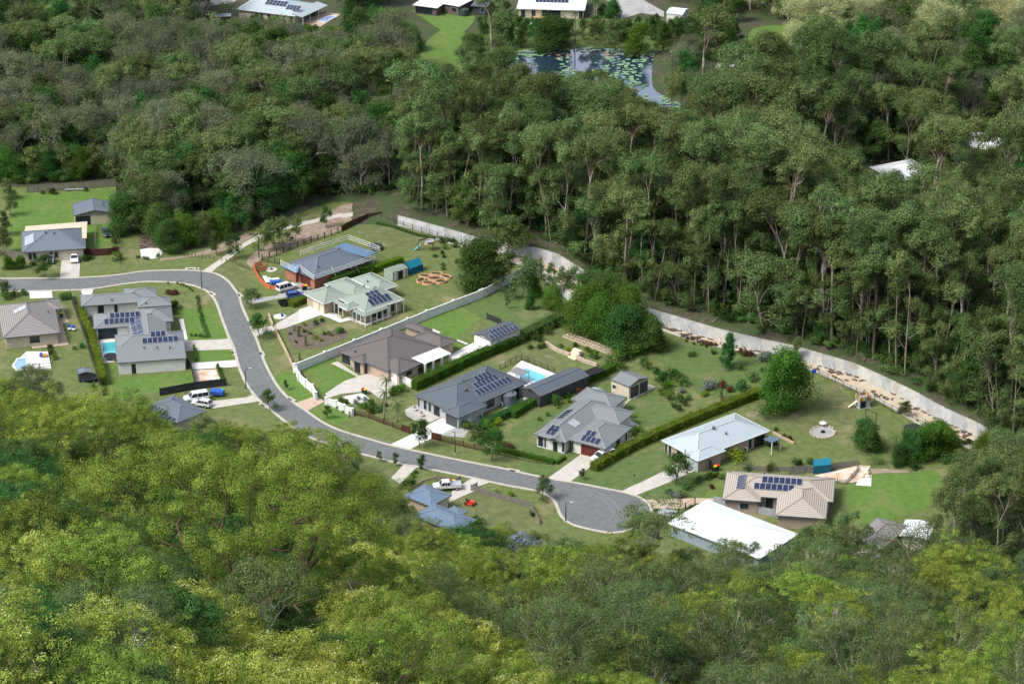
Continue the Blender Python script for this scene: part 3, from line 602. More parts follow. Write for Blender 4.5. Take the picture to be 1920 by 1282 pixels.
def tree_ok(x, y, z, h, r):
    u, v = PX(x, y, z + h); s = FPX/(y*cos(PITCH) + (CAM_H - z)*sin(PITCH)); rp = r*s*.8
    vb = PX(x, y, z)[1]
    for f in (0, .25, .5, .75):
        vv = v + (vb - v)*f
        if blocked(u, vv): return False
        if blocked(u - rp, vv + rp*.3) or blocked(u + rp, vv + rp*.3): return False
    return True
CLEAR = [town_w] + [[G(*p) for p in q] for q in ([(1885,300),(1925,292),(1925,330),(1890,330)], [(925,90),(1225,95),(1240,170),(1310,215),(1290,225),(1230,215),(1170,165),(920,145)],
   [(430,0),(655,0),(640,60),(430,40)], [(780,10),(925,10),(890,60),(880,160),(770,150)],[(1395,100),(1400,40),(1490,40),(1485,90)],[(345,395),(392,400),(395,425),(355,440)],[(1790,255),(1890,255),(1890,286),(1790,286)],[(1608,318),(1795,330),(1795,352),(1690,354),(1608,335)],[(1590,985),(1760,975),(1760,1035),(1590,1035)])]
CLEAR = [[(p[0], p[1]) for p in q] for q in CLEAR]
def scatter(poly_px, spacing, mix, seed, jitter=.45, smin=.75, smax=1.2, world=None):
    """mix: list of (kind, weight); returns candidate (kind, x, y, z, s)"""
    r = random.Random(seed); P = world or [tuple(G(*p)[:2]) for p in poly_px]
    x0, x1 = min(p[0] for p in P), max(p[0] for p in P); y0, y1 = min(p[1] for p in P), max(p[1] for p in P)
    out = []; ny = int((y1-y0)/spacing) + 1; nx = int((x1-x0)/spacing) + 1
    kinds = [m[0] for m in mix]; wt = [m[1] for m in mix]
    for j in range(ny):
        for i in range(nx):
            x = x0 + (i + .5*(j % 2) + r.uniform(-jitter, jitter))*spacing; y = y0 + (j + r.uniform(-jitter, jitter))*spacing
            k = r.choices(kinds, wt)[0]; s = r.uniform(smin, smax)
            if not inpoly(x, y, P): continue
            if any(inpoly(x, y, q) for q in CLEAR): continue
            if y > yN(x) - 2 and y < yT(x) + 1.5 and x > xT0 - 3: continue
            z = gz(x, y)
            u, v = PX(x, y, z + HT[k]*s)
            ub, vb = PX(x, y, z)
            if u < -60 or u > 1980 or vb < -40 or v > 1300: continue
            for q in (1, .8, .62, .48, .36):
                if tree_ok(x, y, z, HT[k]*s*q, RAD[k]*s*q): out.append((k, x, y, z, s*q)); break
    return out
cands = []
def region(name, *a, **k):
    for c in scatter(*a, **k): cands.append((name,) + tuple(c))
region('left', [(-90,-90),(372,-90),(372,20),(440,45),(560,60),(640,66),(700,100),(790,142),(862,150),(875,200),(760,368),(700,362),(640,366),(545,390),(425,430),(330,445),(240,425),(222,340),(212,325),(-90,335)], 5.3, [('paper',.52),('broad',.28),('gumlow',.20)], 11)
region('fringe', [(240,350),(330,330),(560,330),(640,345),(545,392),(420,440),(330,448),(262,455),(240,440)], 4.6, [('broad',.8),('gumlow',.2)], 12, smax=1.05)
region('gums', [(756,392),(790,300),(875,200),(925,155),(1170,170),(1310,235),(1500,240),(1700,250),(2020,270),(2020,900),(1925,845),(1838,790),(1770,760),(1651,700),(1540,660),(1430,632),(1260,588),(1217,576),(1133,526),(1085,497),(1045,472),(960,453),(898,443),(850,428)], 5.6, [('gum',.58),('gumlow',.27),('broad',.15)], 13, smin=.65)
region('gums', [(756,396),(790,330),(1133,430),(1430,560),(1700,660),(2020,790),(2020,900),(1925,845),(1838,790),(1770,760),(1651,700),(1540,660),(1430,632),(1260,588),(1217,576),(1133,526),(1085,497),(1045,472),(960,453),(898,443),(850,428)], 6.5, [('gumlow',.45),('broad',.55)], 41, smin=.22, smax=.6)
region('gums', [(756,396),(790,350),(1133,470),(1430,590),(1700,690),(2020,820),(2020,900),(1925,845),(1838,790),(1770,760),(1651,700),(1540,660),(1430,632),(1260,588),(1217,576),(1133,526),(1085,497),(1045,472),(960,453),(898,443),(850,428)], 4.6, [('slim',1)], 43, smin=.6, smax=1.15)
region('darkband', [(1290,140),(1360,150),(1500,130),(1700,110),(2010,110),(2010,275),(1700,250),(1500,240),(1320,232),(1260,190)], 5.6, [('broad',.62),('paper',.28),('gumlow',.1)], 14)
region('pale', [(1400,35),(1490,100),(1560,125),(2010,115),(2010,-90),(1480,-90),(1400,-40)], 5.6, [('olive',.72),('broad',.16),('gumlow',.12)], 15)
region('house_trees', [(640,-60),(680,-20),(780,18),(770,60),(700,70),(645,50)], 5, [('broad',1)], 16)
region('pondside', [(870,60),(930,30),(1100,36),(1240,40),(1400,20),(1400,120),(1300,140),(1225,95),(935,92),(860,130)], 6, [('broad',.85),('gumlow',.15)], 17, smin=.4, smax=.7)
region('top', [(1110,-60),(1400,-60),(1400,30),(1300,10),(1250,0)], 6, [('broad',.8),('paper',.2)], 18)
region('south', [(1500,1060),(1660,1040),(1700,985),(1790,880),(1850,850),(1930,860),(2020,900),(2020,1120),(1500,1120)], 5.2, [('gum',.15),('gumlow',.6),('hillgrey',.25)], 19, smax=.9)
# hillside in front: ground of the lookout hill
hp = [(x, toe(x) + 4) for x in range(-110, 126, 10)]
hill_poly = hp + [(125,110),(-110,110)]
hc = scatter(None, 6.6, [('hill',.62),('hillgrey',.22),('darkhill',.16)], 21, smin=.6, smax=1.25, world=hill_poly)
r21 = random.Random(3)
hero_u, hero_v = 478, 1135
for (k, x, y, z, s) in hc:
    u, v = PX(x, y, z)
    if (abs(u - 400) < 300 and 935 < v < 1150) or (330 < u < 660 and 1130 < v < 1290):      # room for the big spreading tree
        if r21.random() < .6: continue
        k = 'darkhill'; s = s*.45; cands.append(('hill', k, x, y, z, s)); continue
    if (u < 200 and v > 1225 or 330 < u < 640 and v > 1262) and r21.random() < .75 or (560 < u < 980 and v > 1130 and r21.random() < .7): k = 'yellow'
    elif u < 360 and v > 950 and r21.random() < .5: k = 'darkhill'
    elif u > 1000 and r21.random() < .35: k = 'hillgrey'
    if k == 'yellow': s = s*1.15
    cands.append(('hill', k, x, y, z, s))
NAMES = dict(slim='gum_tree', gum='gum_tree', gumlow='gum_tree', paper='paperbark_tree', olive='paperbark_tree', broad='broadleaf_tree', hill='hillside_gum', hillgrey='hillside_gum', yellow='yellow_hillside_tree', darkhill='dark_hillside_tree')
CAT = dict(gum_tree='gum tree', paperbark_tree='paperbark tree', broadleaf_tree='broadleaf tree', hillside_gum='gum tree', yellow_hillside_tree='hillside tree', dark_hillside_tree='hillside tree')
LAB = {
 ('left','paper'): 'pale grey-limbed paperbark tree in the woodland at upper left', ('left','broad'): 'dark green round-crowned tree in the woodland at upper left', ('left','gumlow'): 'olive green gum tree in the woodland at upper left',
 ('fringe','broad'): 'bushy green tree at the woodland edge behind the walking path', ('fringe','gumlow'): 'short olive gum at the woodland edge behind the walking path',
 ('gums','gum'): 'tall gum tree with bare pale trunk in the forest above the concrete drain', ('gums','slim'): 'slender straight gum with a thin bare trunk in the forest above the drain',
 ('gums','gumlow'): 'shorter olive gum tree in the forest above the concrete drain', ('gums','broad'): 'rounded dark green tree among the gums above the drain',
 ('darkband','broad'): 'dark green tree in the dense band behind the gum forest at upper right', ('darkband','paper'): 'grey paperbark tree in the dark band behind the gum forest', ('darkband','gumlow'): 'olive gum tree in the dark band behind the gum forest',
 ('pale','olive'): 'pale olive paperbark tree with sunlight painted into its leaves at top right', ('pale','broad'): 'green round tree among the pale paperbarks at top right', ('pale','gumlow'): 'dull green gum among the pale paperbarks at top right',
 ('house_trees','broad'): 'dense dark tree between the far houses at the top', ('pondside','broad'): 'round green tree around the lily pond', ('pondside','gumlow'): 'olive gum tree around the lily pond',
 ('top','broad'): 'dark green tree beyond the grey driveway at the top edge', ('top','paper'): 'grey paperbark beyond the grey driveway at the top edge',
 ('south','gum'): 'tall thin gum tree in the patch at the right below the drain end', ('south','gumlow'): 'open-crowned gum tree in the patch at the right below the drain end', ('south','hillgrey'): 'grey-green gum in the patch at the right below the drain end',
 ('hill','hill'): 'bright green gum tree on the steep hillside in the foreground', ('hill','hillgrey'): 'dull olive gum tree on the steep hillside in the foreground', ('hill','darkhill'): 'small dark green tree on the steep hillside in the foreground', ('hill','yellow'): 'yellow-green flowering tree at the bottom of the hillside foreground'}
def appar(c): return HT[c[1]]*c[5]/sqrt(c[2]**2 + c[3]**2 + (CAM_H - c[4])**2)
by = {}
for c in cands: by.setdefault(CAT[NAMES[c[1]]] if NAMES[c[1]] in ('gum_tree','hillside_gum') else NAMES[c[1]], []).append(c)
rest = []
for nm, L in by.items():
    L.sort(key=lambda c: -appar(c)); rest += L[270:]
    for c in L[:270]:
        place(c[1], c[2], c[3], c[5], random.random()*6.28, LAB[(c[0], c[1])], CAT[NAMES[c[1]]], {'left':'woodland at upper left'}.get(c[0], c[0].replace('_',' ') + ' woodland') + ': ' + LAB[(c[0], c[1])][:40], z=c[4], sz=c[5]*random.uniform(.88,1.15))
for k_, ps_ in KIND.items():
    for j_ in range(len(ps_)):
        if (k_, j_) not in used:
            c = next((c for c in rest if c[1] == k_), None)
            if c: rest.remove(c); place(c[1], c[2], c[3], c[5], random.random()*6.28, LAB[(c[0], c[1])], CAT[NAMES[c[1]]], c[0] + ' woodland: ' + LAB[(c[0], c[1])][:40], z=c[4])
print('TREES', {k: len(v) for k, v in by.items()}, 'rest', len(rest))
# the rest of the wood as one instanced mass
def instanced(name, items, kinds, label_kind='stuff'):
    """items: (proto index, x, y, z, rz, s). Geometry nodes place the trees already built."""
    me = bpy.data.meshes.new(name); n = len(items); me.vertices.add(n)
    me.vertices.foreach_set('co', np.array([i[1:4] for i in items], np.float32).ravel())
    for an, ty, vals in (('pid','INT',[i[0] for i in items]), ('rz','FLOAT',[i[4] for i in items]), ('sc','FLOAT',[i[5] for i in items])):
        a = me.attributes.new(an, ty, 'POINT'); a.data.foreach_set('value', vals)
    o = bpy.data.objects.new(name, me); COL.objects.link(o); o['kind'] = label_kind
    g = bpy.data.node_groups.new(name, 'GeometryNodeTree'); g.interface.new_socket('Geometry', in_out='INPUT', socket_type='NodeSocketGeometry'); g.interface.new_socket('Geometry', in_out='OUTPUT', socket_type='NodeSocketGeometry')
    N = g.nodes; Lk = g.links.new; gi = N.new('NodeGroupInput'); go = N.new('NodeGroupOutput')
    gj = N.new('GeometryNodeJoinGeometry')
    for tr in reversed(kinds):
        j = N.new('GeometryNodeJoinGeometry')
        for ch in tr.children:
            if ch.type != 'MESH': continue
            oi = N.new('GeometryNodeObjectInfo'); oi.transform_space = 'ORIGINAL'; oi.inputs['Object'].default_value = ch; Lk(oi.outputs['Geometry'], j.inputs[0])
        ti = N.new('GeometryNodeGeometryToInstance'); Lk(j.outputs[0], ti.inputs[0]); Lk(ti.outputs[0], gj.inputs[0])
    ip = N.new('GeometryNodeInstanceOnPoints'); ip.inputs['Pick Instance'].default_value = True
    Lk(gi.outputs[0], ip.inputs['Points']); Lk(gj.outputs[0], ip.inputs['Instance'])
    def at(nm, ty):
        a = N.new('GeometryNodeInputNamedAttribute'); a.data_type = ty; a.inputs[0].default_value = nm; return a.outputs['Attribute']
    Lk(at('pid','INT'), ip.inputs['Instance Index'])
    cx = N.new('ShaderNodeCombineXYZ'); Lk(at('rz','FLOAT'), cx.inputs[2]); Lk(cx.outputs[0], ip.inputs['Rotation'])
    c2 = N.new('ShaderNodeCombineXYZ'); s = at('sc','FLOAT'); [Lk(s, c2.inputs[q]) for q in range(3)]; Lk(c2.outputs[0], ip.inputs['Scale'])
    Lk(ip.outputs[0], go.inputs[0]); md = o.modifiers.new('trees', 'NODES'); md.node_group = g
    return o
allp = []; start = {}
for k, v in KIND.items(): start[k] = len(allp); allp += v
def mass(name, sel):
    # join order: index 0 must be the first prototype actually used
    ks = sorted({c[1] for c in sel}, key=lambda k: start[k]); pr = []; st = {}
    for k in ks: st[k] = len(pr); pr += KIND[k]
    if sel: instanced(name, [(st[c[1]] + random.randrange(len(KIND[c[1]])), c[2], c[3], c[4], random.random()*6.28, c[5]) for c in sel], pr)
mass('distant_woodland', rest)
# undergrowth: low bushes under the forest and on the hillside
KIND['under'] = []
for i in range(4):
    rt0 = empty('forest_shrub', (0,0,0)); mb = MB()
    C = rng.normal(size=(9,3))*np.array([1.1,1.1,.35]); C[:,2] = np.abs(C[:,2]) + .5
    for c in C: mb.bar((0,0,-.3), c, .06)
    mb.build('stem', M_bark_brown, rt0)
    leafmesh('foliage', C, .75, 130, .26, M_shrub if i % 2 else M_hilld, rng, parent=rt0)
    KIND['under'].append(rt0)
HT['under'] = 1.8; RAD['under'] = 1.5
CLR2 = CLEAR
und = scatter([(756,392),(790,280),(875,190),(925,155),(1170,170),(1310,235),(2020,270),(2020,900),(1925,845),(1838,790),(1770,760),(1651,700),(1540,660),(1430,632),(1260,588),(1133,526),(1045,472),(898,443)], 2.7, [('under',1)], 31, smin=.3, smax=1.3)
und += scatter([(-90,200),(700,200),(875,190),(760,368),(640,366),(545,390),(425,430),(330,445),(240,425),(212,325),(-90,335)], 3.2, [('under',1)], 32, smin=.6, smax=1.5)
und += scatter(None, 2.9, [('under',1)], 33, smin=.5, smax=1.1, world=hill_poly)
und = [c for c in und if random.random() < .8]
near = [c for c in und if c[1] > -20 and 3 < c[2] - yT(c[1]) < 20]
ULAB = ['low dark shrub on the litter just above the drain wall, left end', 'low green shrub on the litter above the drain wall, left of centre', 'low dark shrub on the litter above the drain wall, right of centre', 'low green shrub on the litter above the drain wall, right end']
near.sort(key=lambda c: c[1])
for j in range(4):
    c = near[int((j + .5)*len(near)/4)]; o = KIND['under'][j]; o.location = (c[1], c[2], c[3]); o.scale = (.9,.9,.9); tag(o, ULAB[j], 'shrub')
instanced('undergrowth', [(random.randrange(4), c[1], c[2], c[3], random.random()*6.28, c[4]) for c in und], KIND['under'])
print('UNDER', len(und))
# ------------------------------------------------ houses
RM = dict(
 slate=roofmat('slate_steel_roof', (.072,.088,.105), (.09,.106,.124)), steel=roofmat('mid_grey_steel_roof', (.105,.128,.155), (.13,.155,.18)), grey=roofmat('grey_steel_roof', (.15,.165,.17), (.178,.192,.198)),
 pale=roofmat('pale_blue_grey_roof', (.32,.385,.41), (.36,.425,.45)), white=roofmat('white_steel_roof', (.66,.68,.70), (.70,.72,.74)), green=roofmat('pale_green_roof', (.205,.245,.205), (.24,.28,.235)),
 brown=roofmat('brown_tile_roof', (.10,.088,.086), (.155,.135,.13), 'tile', .85), tan=roofmat('tan_tile_roof', (.33,.285,.24), (.42,.37,.315), 'tile', .9), blue=roofmat('blue_steel_roof', (.11,.19,.30), (.14,.23,.35)),
 greyblue=roofmat('grey_blue_steel_roof', (.10,.145,.21), (.13,.175,.24)), brownl=roofmat('worn_brown_tile_roof', (.20,.185,.18), (.26,.245,.235), 'tile', .85), brick_grey=roofmat('charcoal_steel_roof', (.09,.11,.135), (.11,.13,.155)))
M_cap_l = flat('light_ridge_cap', (.42,.44,.45), .5)
WM = dict(cream=flat('cream_render', (.52,.45,.345), .9), white=flat('white_wall', (.64,.64,.61), .85), grey=flat('grey_render', (.36,.39,.42), .85), dark=flat('dark_wall', (.05,.05,.055), .8), brickdark=flat('dark_brick', (.12,.09,.085), .9),
 tan=mat('tan_brick', (.33,.25,.19), (.44,.35,.27), scale=9, rough=.9, coord='obj'), red=mat('red_brick', (.27,.11,.075), (.38,.165,.115), scale=9, rough=.9, coord='obj'), brown=mat('brown_brick', (.26,.21,.17), (.36,.29,.24), scale=9, rough=.9, coord='obj'),
 greenw=flat('green_steel_wall', (.27,.34,.27), .7), blue=flat('blue_grey_wall', (.25,.31,.36), .8), mud=flat('grey_weatherboard', (.30,.32,.34), .8))
M_frame = flat('window_frame', (.55,.55,.55), .5); M_gd_dark = flat('charcoal_door', (.06,.065,.07), .5); M_gd_red = flat('dark_red_door', (.11,.022,.018), .5); M_gd_white = flat('white_door', (.80,.80,.79), .5); M_gd_grey = flat('grey_door', (.34,.40,.42), .5); M_gd_cream = flat('cream_door', (.58,.51,.39), .6)
M_gut = flat('gutter_paint', (.10,.11,.12), .5); M_gutw = flat('pale_gutter_paint', (.62,.63,.63), .5)
def solar_mat():
    m = bpy.data.materials.new('solar_cell'); m.use_nodes = True; n = m.node_tree; N = n.nodes; Lk = n.links.new; b = N['Principled BSDF']
    b.inputs['Base Color'].default_value = (.012,.022,.065,1); b.inputs['Roughness'].default_value = .16; b.inputs['Coat Weight'].default_value = .3
    no = N.new('ShaderNodeTexNoise'); no.inputs['Scale'].default_value = 1.3; mx = N.new('ShaderNodeMix'); mx.data_type = 'RGBA'; mx.inputs[6].default_value = (.008,.013,.038,1); mx.inputs[7].default_value = (.015,.025,.062,1)
    tc = N.new('ShaderNodeTexCoord'); Lk(tc.outputs['Object'], no.inputs['Vector']); Lk(no.outputs['Fac'], mx.inputs[0]); Lk(mx.outputs[2], b.inputs['Base Color']); return m
M_cell = solar_mat(); M_alu = flat('aluminium', (.62,.64,.66), .35, .6)
DOORS = {'dark': M_gd_dark, 'red': M_gd_red, 'white': M_gd_white, 'grey': M_gd_grey, 'cream': M_gd_cream}
CAPC = {}
def capmat(rm):
    k = [k for k, v in RM.items() if v == rm][0]
    base = dict(slate=(.11,.13,.15), steel=(.15,.175,.2), grey=(.23,.245,.25), pale=(.42,.48,.51), white=(.62,.64,.66), green=(.27,.32,.27), brown=(.10,.09,.088), tan=(.30,.25,.21), blue=(.18,.27,.38), greyblue=(.16,.21,.28), brownl=(.16,.15,.145), brick_grey=(.15,.175,.2))[k]
    return flat(k + '_ridge', base, .5)
class House:
    def __init__(s, name, label, cat, N, L, Rp, tile, roof, wall, ze=2.75, pitch=22, cap='light', kind='hip', over=.55, group=None, axis=None):
        s.ze = ze; s.pitch = pitch; s.over = over; s.nw = 0; s.planes = {}; s.cap = cap
        n, l, r = tg(tile, N, ze), tg(tile, L, ze), tg(tile, Rp, ze)
        a = l - n; b = r - n
        ta = atan2(a.y, a.x); tb = atan2(b.y, b.x) + pi/2          # L direction should be R direction turned by +90
        d = (ta - tb + pi) % (2*pi) - pi; wa, wb = a.length, b.length
        s.th = tb + d*wa/(wa+wb)                                   # direction of the L edge
        s.ul = Vector((cos(s.th), sin(s.th), 0)); s.ur = Vector((sin(s.th), -cos(s.th), 0))
        s.o = empty(name, (n.x, n.y, 0), 0, label, cat, group)
        s.org = Vector((n.x, n.y, 0)); s.V = []; s.F = []; s.UV = []; s.wall = MB(); s.capm = MB(); s.gut = MB()
        s.roofm = RM[roof]; s.wallm = WM[wall]; s.gutm = M_gutw if roof in ('pale','white','green') else M_gut
        s.wing('main', N, L, Rp, tile, kind, axis=axis)
    def loc(s, tile, p, z):
        w_ = tg(tile, p, z) - s.org; return w_.dot(s.ul), w_.dot(s.ur)
    def W(s, l, r, z): 
        q = s.ul*l + s.ur*r; return (q.x, q.y, z)        # in the house's own space (origin at the near corner)
    def face(s, pts, e0, e1):
        """pts local coords; e0-e1 the eave edge for the UV"""
        n = len(s.V); s.V += [tuple(p) for p in pts]; s.F.append(tuple(range(n, n+len(pts))))
        e = (Vector(e1) - Vector(e0)).normalized(); nn = Vector((0,0,0)); P = [Vector(p) for p in pts]
        for i in range(len(P)): nn += P[i].cross(P[(i+1) % len(P)])
        nn.normalize(); up = nn.cross(e)
        for p in P: s.UV.append(((p - Vector(e0)).dot(e), (p - Vector(e0)).dot(up)))
    def wing(s, nm, N, L, Rp, tile, kind='hip', axis=None, ze=None, pitch=None, walls=True, over=None, dims=None, high=None):
        ze = (ze or s.ze) + .004*s.nw; s.nw += 1; pitch = pitch or s.pitch; over = s.over if over is None else over
        n, l, r = s.loc(tile, N, ze), s.loc(tile, L, ze), s.loc(tile, Rp, ze)
        l0 = (n[0] + r[0])/2; r0 = (n[1] + l[1])/2
        if nm == 'main': l0 = r0 = 0
        l1 = l[0]; r1 = r[1]
        if dims: l1 = l0 + dims[0]; r1 = r0 + dims[1]
        a, b = l1-l0, r1-r0; t = tan(R_(pitch)); half = min(a, b)/2
        ax = axis or ('l' if a > b else 'r')
        if kind == 'flat': hz = ze + .12
        if ax == 'l': half = b/2
        else: half = a/2
        hr = ze + half*t; W = s.W
        c00, c10, c11, c01 = W(l0, r0, ze), W(l1, r0, ze), W(l1, r1, ze), W(l0, r1, ze)
        if kind == 'hip':
            if ax == 'l': p, q = W(l0 + half, (r0+r1)/2, hr), W(max(l1 - half, l0 + half + .05), (r0+r1)/2, hr)
            else: p, q = W((l0+l1)/2, r0 + half, hr), W((l0+l1)/2, max(r1 - half, r0 + half + .05), hr)
            if ax == 'l':   # ridge runs along l ; R edge at l0 (near->right) is a hip end
                fs = {'L': [c10, c00, p, q], 'R': [c00, c01, p], 'FR': [c01, c11, q, p], 'FL': [c11, c10, q]}
            else: fs = {'L': [c10, c00, p], 'R': [c00, c01, q, p], 'FR': [c01, c11, q], 'FL': [c11, c10, p, q]}
            edges = [(c00,p),(p,q)] + ([(c01,p),(c10,q),(c11,q)] if ax == 'l' else [(c10,p),(c01,q),(c11,q)])
        elif kind == 'gable':
            if ax == 'l': p, q = W(l0, (r0+r1)/2, hr), W(l1, (r0+r1)/2, hr); fs = {'L': [c10, c00, p, q], 'FR': [c01, c11, q, p]}; ends = [(c00,c01,p),(c11,c10,q)]
            else: p, q = W((l0+l1)/2, r0, hr), W((l0+l1)/2, r1, hr); fs = {'R': [c00, c01, q, p], 'FL': [c11, c10, p, q]}; ends = [(c10,c00,p),(c01,c11,q)]
            edges = [(p,q)]
        elif kind == 'skillion':          # low edge along 'L' (near-left edge) unless high says otherwise
            dz = (high or .9)
            if ax == 'l': u, v = W(l1, r1, ze+dz), W(l0, r1, ze+dz); fs = {'L': [c10, c00, v, u]}
            else: u, v = W(l1, r1, ze+dz), W(l1, r0, ze+dz); fs = {'R': [c00, c01, u, v]}
            edges = []
        else:
            fs = {'L': [W(l1,r0,hz), W(l0,r0,hz), W(l0,r1,hz), W(l1,r1,hz)]}; edges = []
        for k, f in fs.items():
            P = [Vector(x) for x in f]; nn = Vector((0,0,0))
            for i in range(len(P)): nn += P[i].cross(P[(i+1) % len(P)])
            if nn.z < 0: f = f[::-1]; e0, e1 = f[-1], f[-2]
            else: e0, e1 = f[0], f[1]
            # first two listed are always the eave
            ee = [x for x in f if abs(x[2] - min(q_[2] for q_ in f)) < .01]
            s.face(f, ee[0], ee[1] if len(ee) > 1 else f[1])
            s.planes[nm, k] = (Vector(f[0]), Vector(f[1]), Vector(f[2]), fs[k])
        # soffit
        n_ = len(s.V); s.V += [W(l0,r0,ze-.01), W(l1,r0,ze-.01), W(l1,r1,ze-.01), W(l0,r1,ze-.01)]; s.F.append((n_,n_+1,n_+2,n_+3)); s.UV += [(0,0)]*4
        for x, y in edges:
            s.capm.bar(Vector(x) + Vector((0,0,.03)), Vector(y) + Vector((0,0,.03)), .28, .07)
        for x, y in ((c00,c10),(c00,c01),(c01,c11),(c11,c10)):
            if kind == 'skillion' or kind == 'flat' or (kind != 'gable') or (ax == 'l') == (abs(Vector(y)-Vector(x)).dot(s.ul) > .5 if False else abs((Vector(y)-Vector(x)).normalized().dot(s.ul)) > .5):
                s.gut.bar(Vector(x) - Vector((0,0,.05)), Vector(y) - Vector((0,0,.05)), .14, .16)
        if kind == 'gable':
            for e in ends:
                s.gut.bar(e[0], e[2], .12, .14); s.gut.bar(e[1], e[2], .12, .14)
        s.rect = (l0, l1, r0, r1, ze)
        if walls:
            o = over; pts = [W(l0+o, r0+o, 0), W(l1-o, r0+o, 0), W(l1-o, r1-o, 0), W(l0+o, r1-o, 0)]
            s.wall.prism(pts, 0, ze - .02)
            if kind == 'gable':
                if ax == 'l': tri = [((l0+o, r0+o), (l0+o, r1-o)), ((l1-o, r0+o), (l1-o, r1-o))]
                else: tri = [((l0+o, r0+o), (l1-o, r0+o)), ((l0+o, r1-o), (l1-o, r1-o))]
                for A, B in tri:
                    mA, mB = W(A[0],A[1],ze-.02), W(B[0],B[1],ze-.02); m_ = W((A[0]+B[0])/2, (A[1]+B[1])/2, ze + half*t - o*t - .02)
                    s.wall.poly([mA, mB, m_]); s.wall.poly([mB, mA, m_])
            elif kind == 'skillion' and ax == 'l':
                hb = ze + (high or .9)*(b - o)/b - .03; ha = ze + (high or .9)*o/b - .03
                for lx in (l0+o, l1-o):
                    q4 = [W(lx, r0+o, ze-.02), W(lx, r1-o, ze-.02), W(lx, r1-o, hb), W(lx, r0+o, ha)]; s.wall.poly(q4); s.wall.poly(q4[::-1])
        s.wr = getattr(s, 'wr', {}); s.wr[nm] = (l0, l1, r0, r1, ze, over)
        return s
    def opening(s, nm, side, d, w_, z0, z1, kind='window', m=None, frame=True):
        """d metres from the near corner along the L or R wall (or from the far end, side 'FL')"""
        l0, l1, r0, r1, ze, o = s.wr[nm]
        if side == 'L': A = Vector(s.W(l0+o, r0+o, 0)); u = s.ul; n = -s.ur; 
        elif side == 'R': A = Vector(s.W(l0+o, r0+o, 0)); u = s.ur; n = -s.ul
        elif side == 'FL': A = Vector(s.W(l1-o, r0+o, 0)); u = s.ur; n = s.ul
        rz = atan2(u.y, u.x)
        c = A + u*(d + w_/2) + Vector((0,0,(z0+z1)/2)); h = z1 - z0; f = None
        if kind == 'window':
            f = MB().box(c + n*.03, (w_+.14, .08, h+.14), rz).build('window', M_frame, s.o)
            pn = MB().box(c + n*.08, (w_/2 - .05, .04, h), rz)
            pn = MB(); pn.box(c + n*.08 - u*(w_/4), (w_/2-.03, .03, h), rz); pn.box(c + n*.08 + u*(w_/4), (w_/2-.03, .03, h), rz)
            pn.build('pane', M_glass, f)
        elif kind == 'garage':
            f = MB().box(c + n*.03, (w_, .07, h), rz); hh = 0
            for i in range(1, 5): f.box(c + n*.07 + Vector((0,0,-h/2 + i*h/5)), (w_, .02, .04), rz)
            f.build('garage_door', DOORS[m or 'white'], s.o)
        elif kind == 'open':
            MB().box(c + n*.02, (w_, .05, h), rz).build('painted_opening', M_glass if m is None else m, s.o)  # flat dark panel on the closed wall, painted for the shade inside
        elif kind == 'door':
            MB().box(c + n*.03, (w_, .07, h), rz).build('door', m or M_gd_dark, s.o)
        return s
    def span(s, nm, side, tile, x0, x1, z):
        l0, l1, r0, r1, ze, o = s.wr[nm]
        if side == 'L': A = Vector(s.W(l0+o, r0+o, z)); B = Vector(s.W(l1-o, r0+o, z))
        else: A = Vector(s.W(l0+o, r0+o, z)); B = Vector(s.W(l0+o, r1-o, z))
        out = []
        for x in (x0, x1):
            tx = tp(tile, (x, 0))[0]; a, b = 0., 1.
            f = lambda t: PX(*(A.lerp(B, t) + s.org))[0] - tx
            if f(0)*f(1) > 0: out.append((0. if abs(f(0)) < abs(f(1)) else 1.)*(B-A).length); continue
            for _ in range(30):
                m_ = (a+b)/2
                if f(a)*f(m_) <= 0: b = m_
                else: a = m_
            out.append(a*(B-A).length)
        return min(out), max(out)
    def op(s, nm, side, tile, x0, x1, z0=.9, z1=2.1, kind='window', m=None):
        a, b = s.span(nm, side, tile, x0, x1, (z0+z1)/2)
        if b - a > .25: s.opening(nm, side, a, b-a, z0, z1, kind, m)
        return s
    def wx(s, nm, side, tile, lst, z0=.9, z1=2.1):
        for a, b in lst: s.op(nm, side, tile, a, b, z0, z1)
        return s
    def wins(s, nm, side, lst, z0=.9, z1=2.1):
        for d, w_ in lst: s.opening(nm, side, d, w_, z0, z1)
        return s
    def plane(s, nm, k):
        a, b, c, f = s.planes[nm, k]; n = (b-a).cross(c-a).normalized()
        if n.z < 0: n = -n
        e = (Vector(f[1]) - Vector(f[0])).normalized(); up = n.cross(e).normalized()
        if up.z < 0: up = -up
        return a, n, e, up
    def hit(s, nm, k, tile, p):
        a, n, e, up = s.plane(nm, k); q = tp(tile, p); d = ray(*q); o = Vector((0,0,CAM_H)) - s.org
        t = (a - o).dot(n)/d.dot(n); return o + d*t
    def solar(s, nm, k, tile, p, cols, rows=1, pw=1.0, ph=1.62, thermal=False, gap=.05, m=None, off=.12, flip=False, name='solar_panel'):
        """panels laid along the eave direction from p (photograph point of the array's lower corner) to the right, and up the slope"""
        a, n, e, up = s.plane(nm, k); h = s.hit(nm, k, tile, p) + n*off
        # 'right' as seen in the photograph
        def pj(v): return PX(*(v + s.org))
        p0_, p1_ = pj(h), pj(h + e); du, dv = p1_[0]-p0_[0], p1_[1]-p0_[1]
        if (abs(du) > abs(dv) and du < 0) or (abs(du) <= abs(dv) and dv > 0): e = -e
        if flip: e = -e
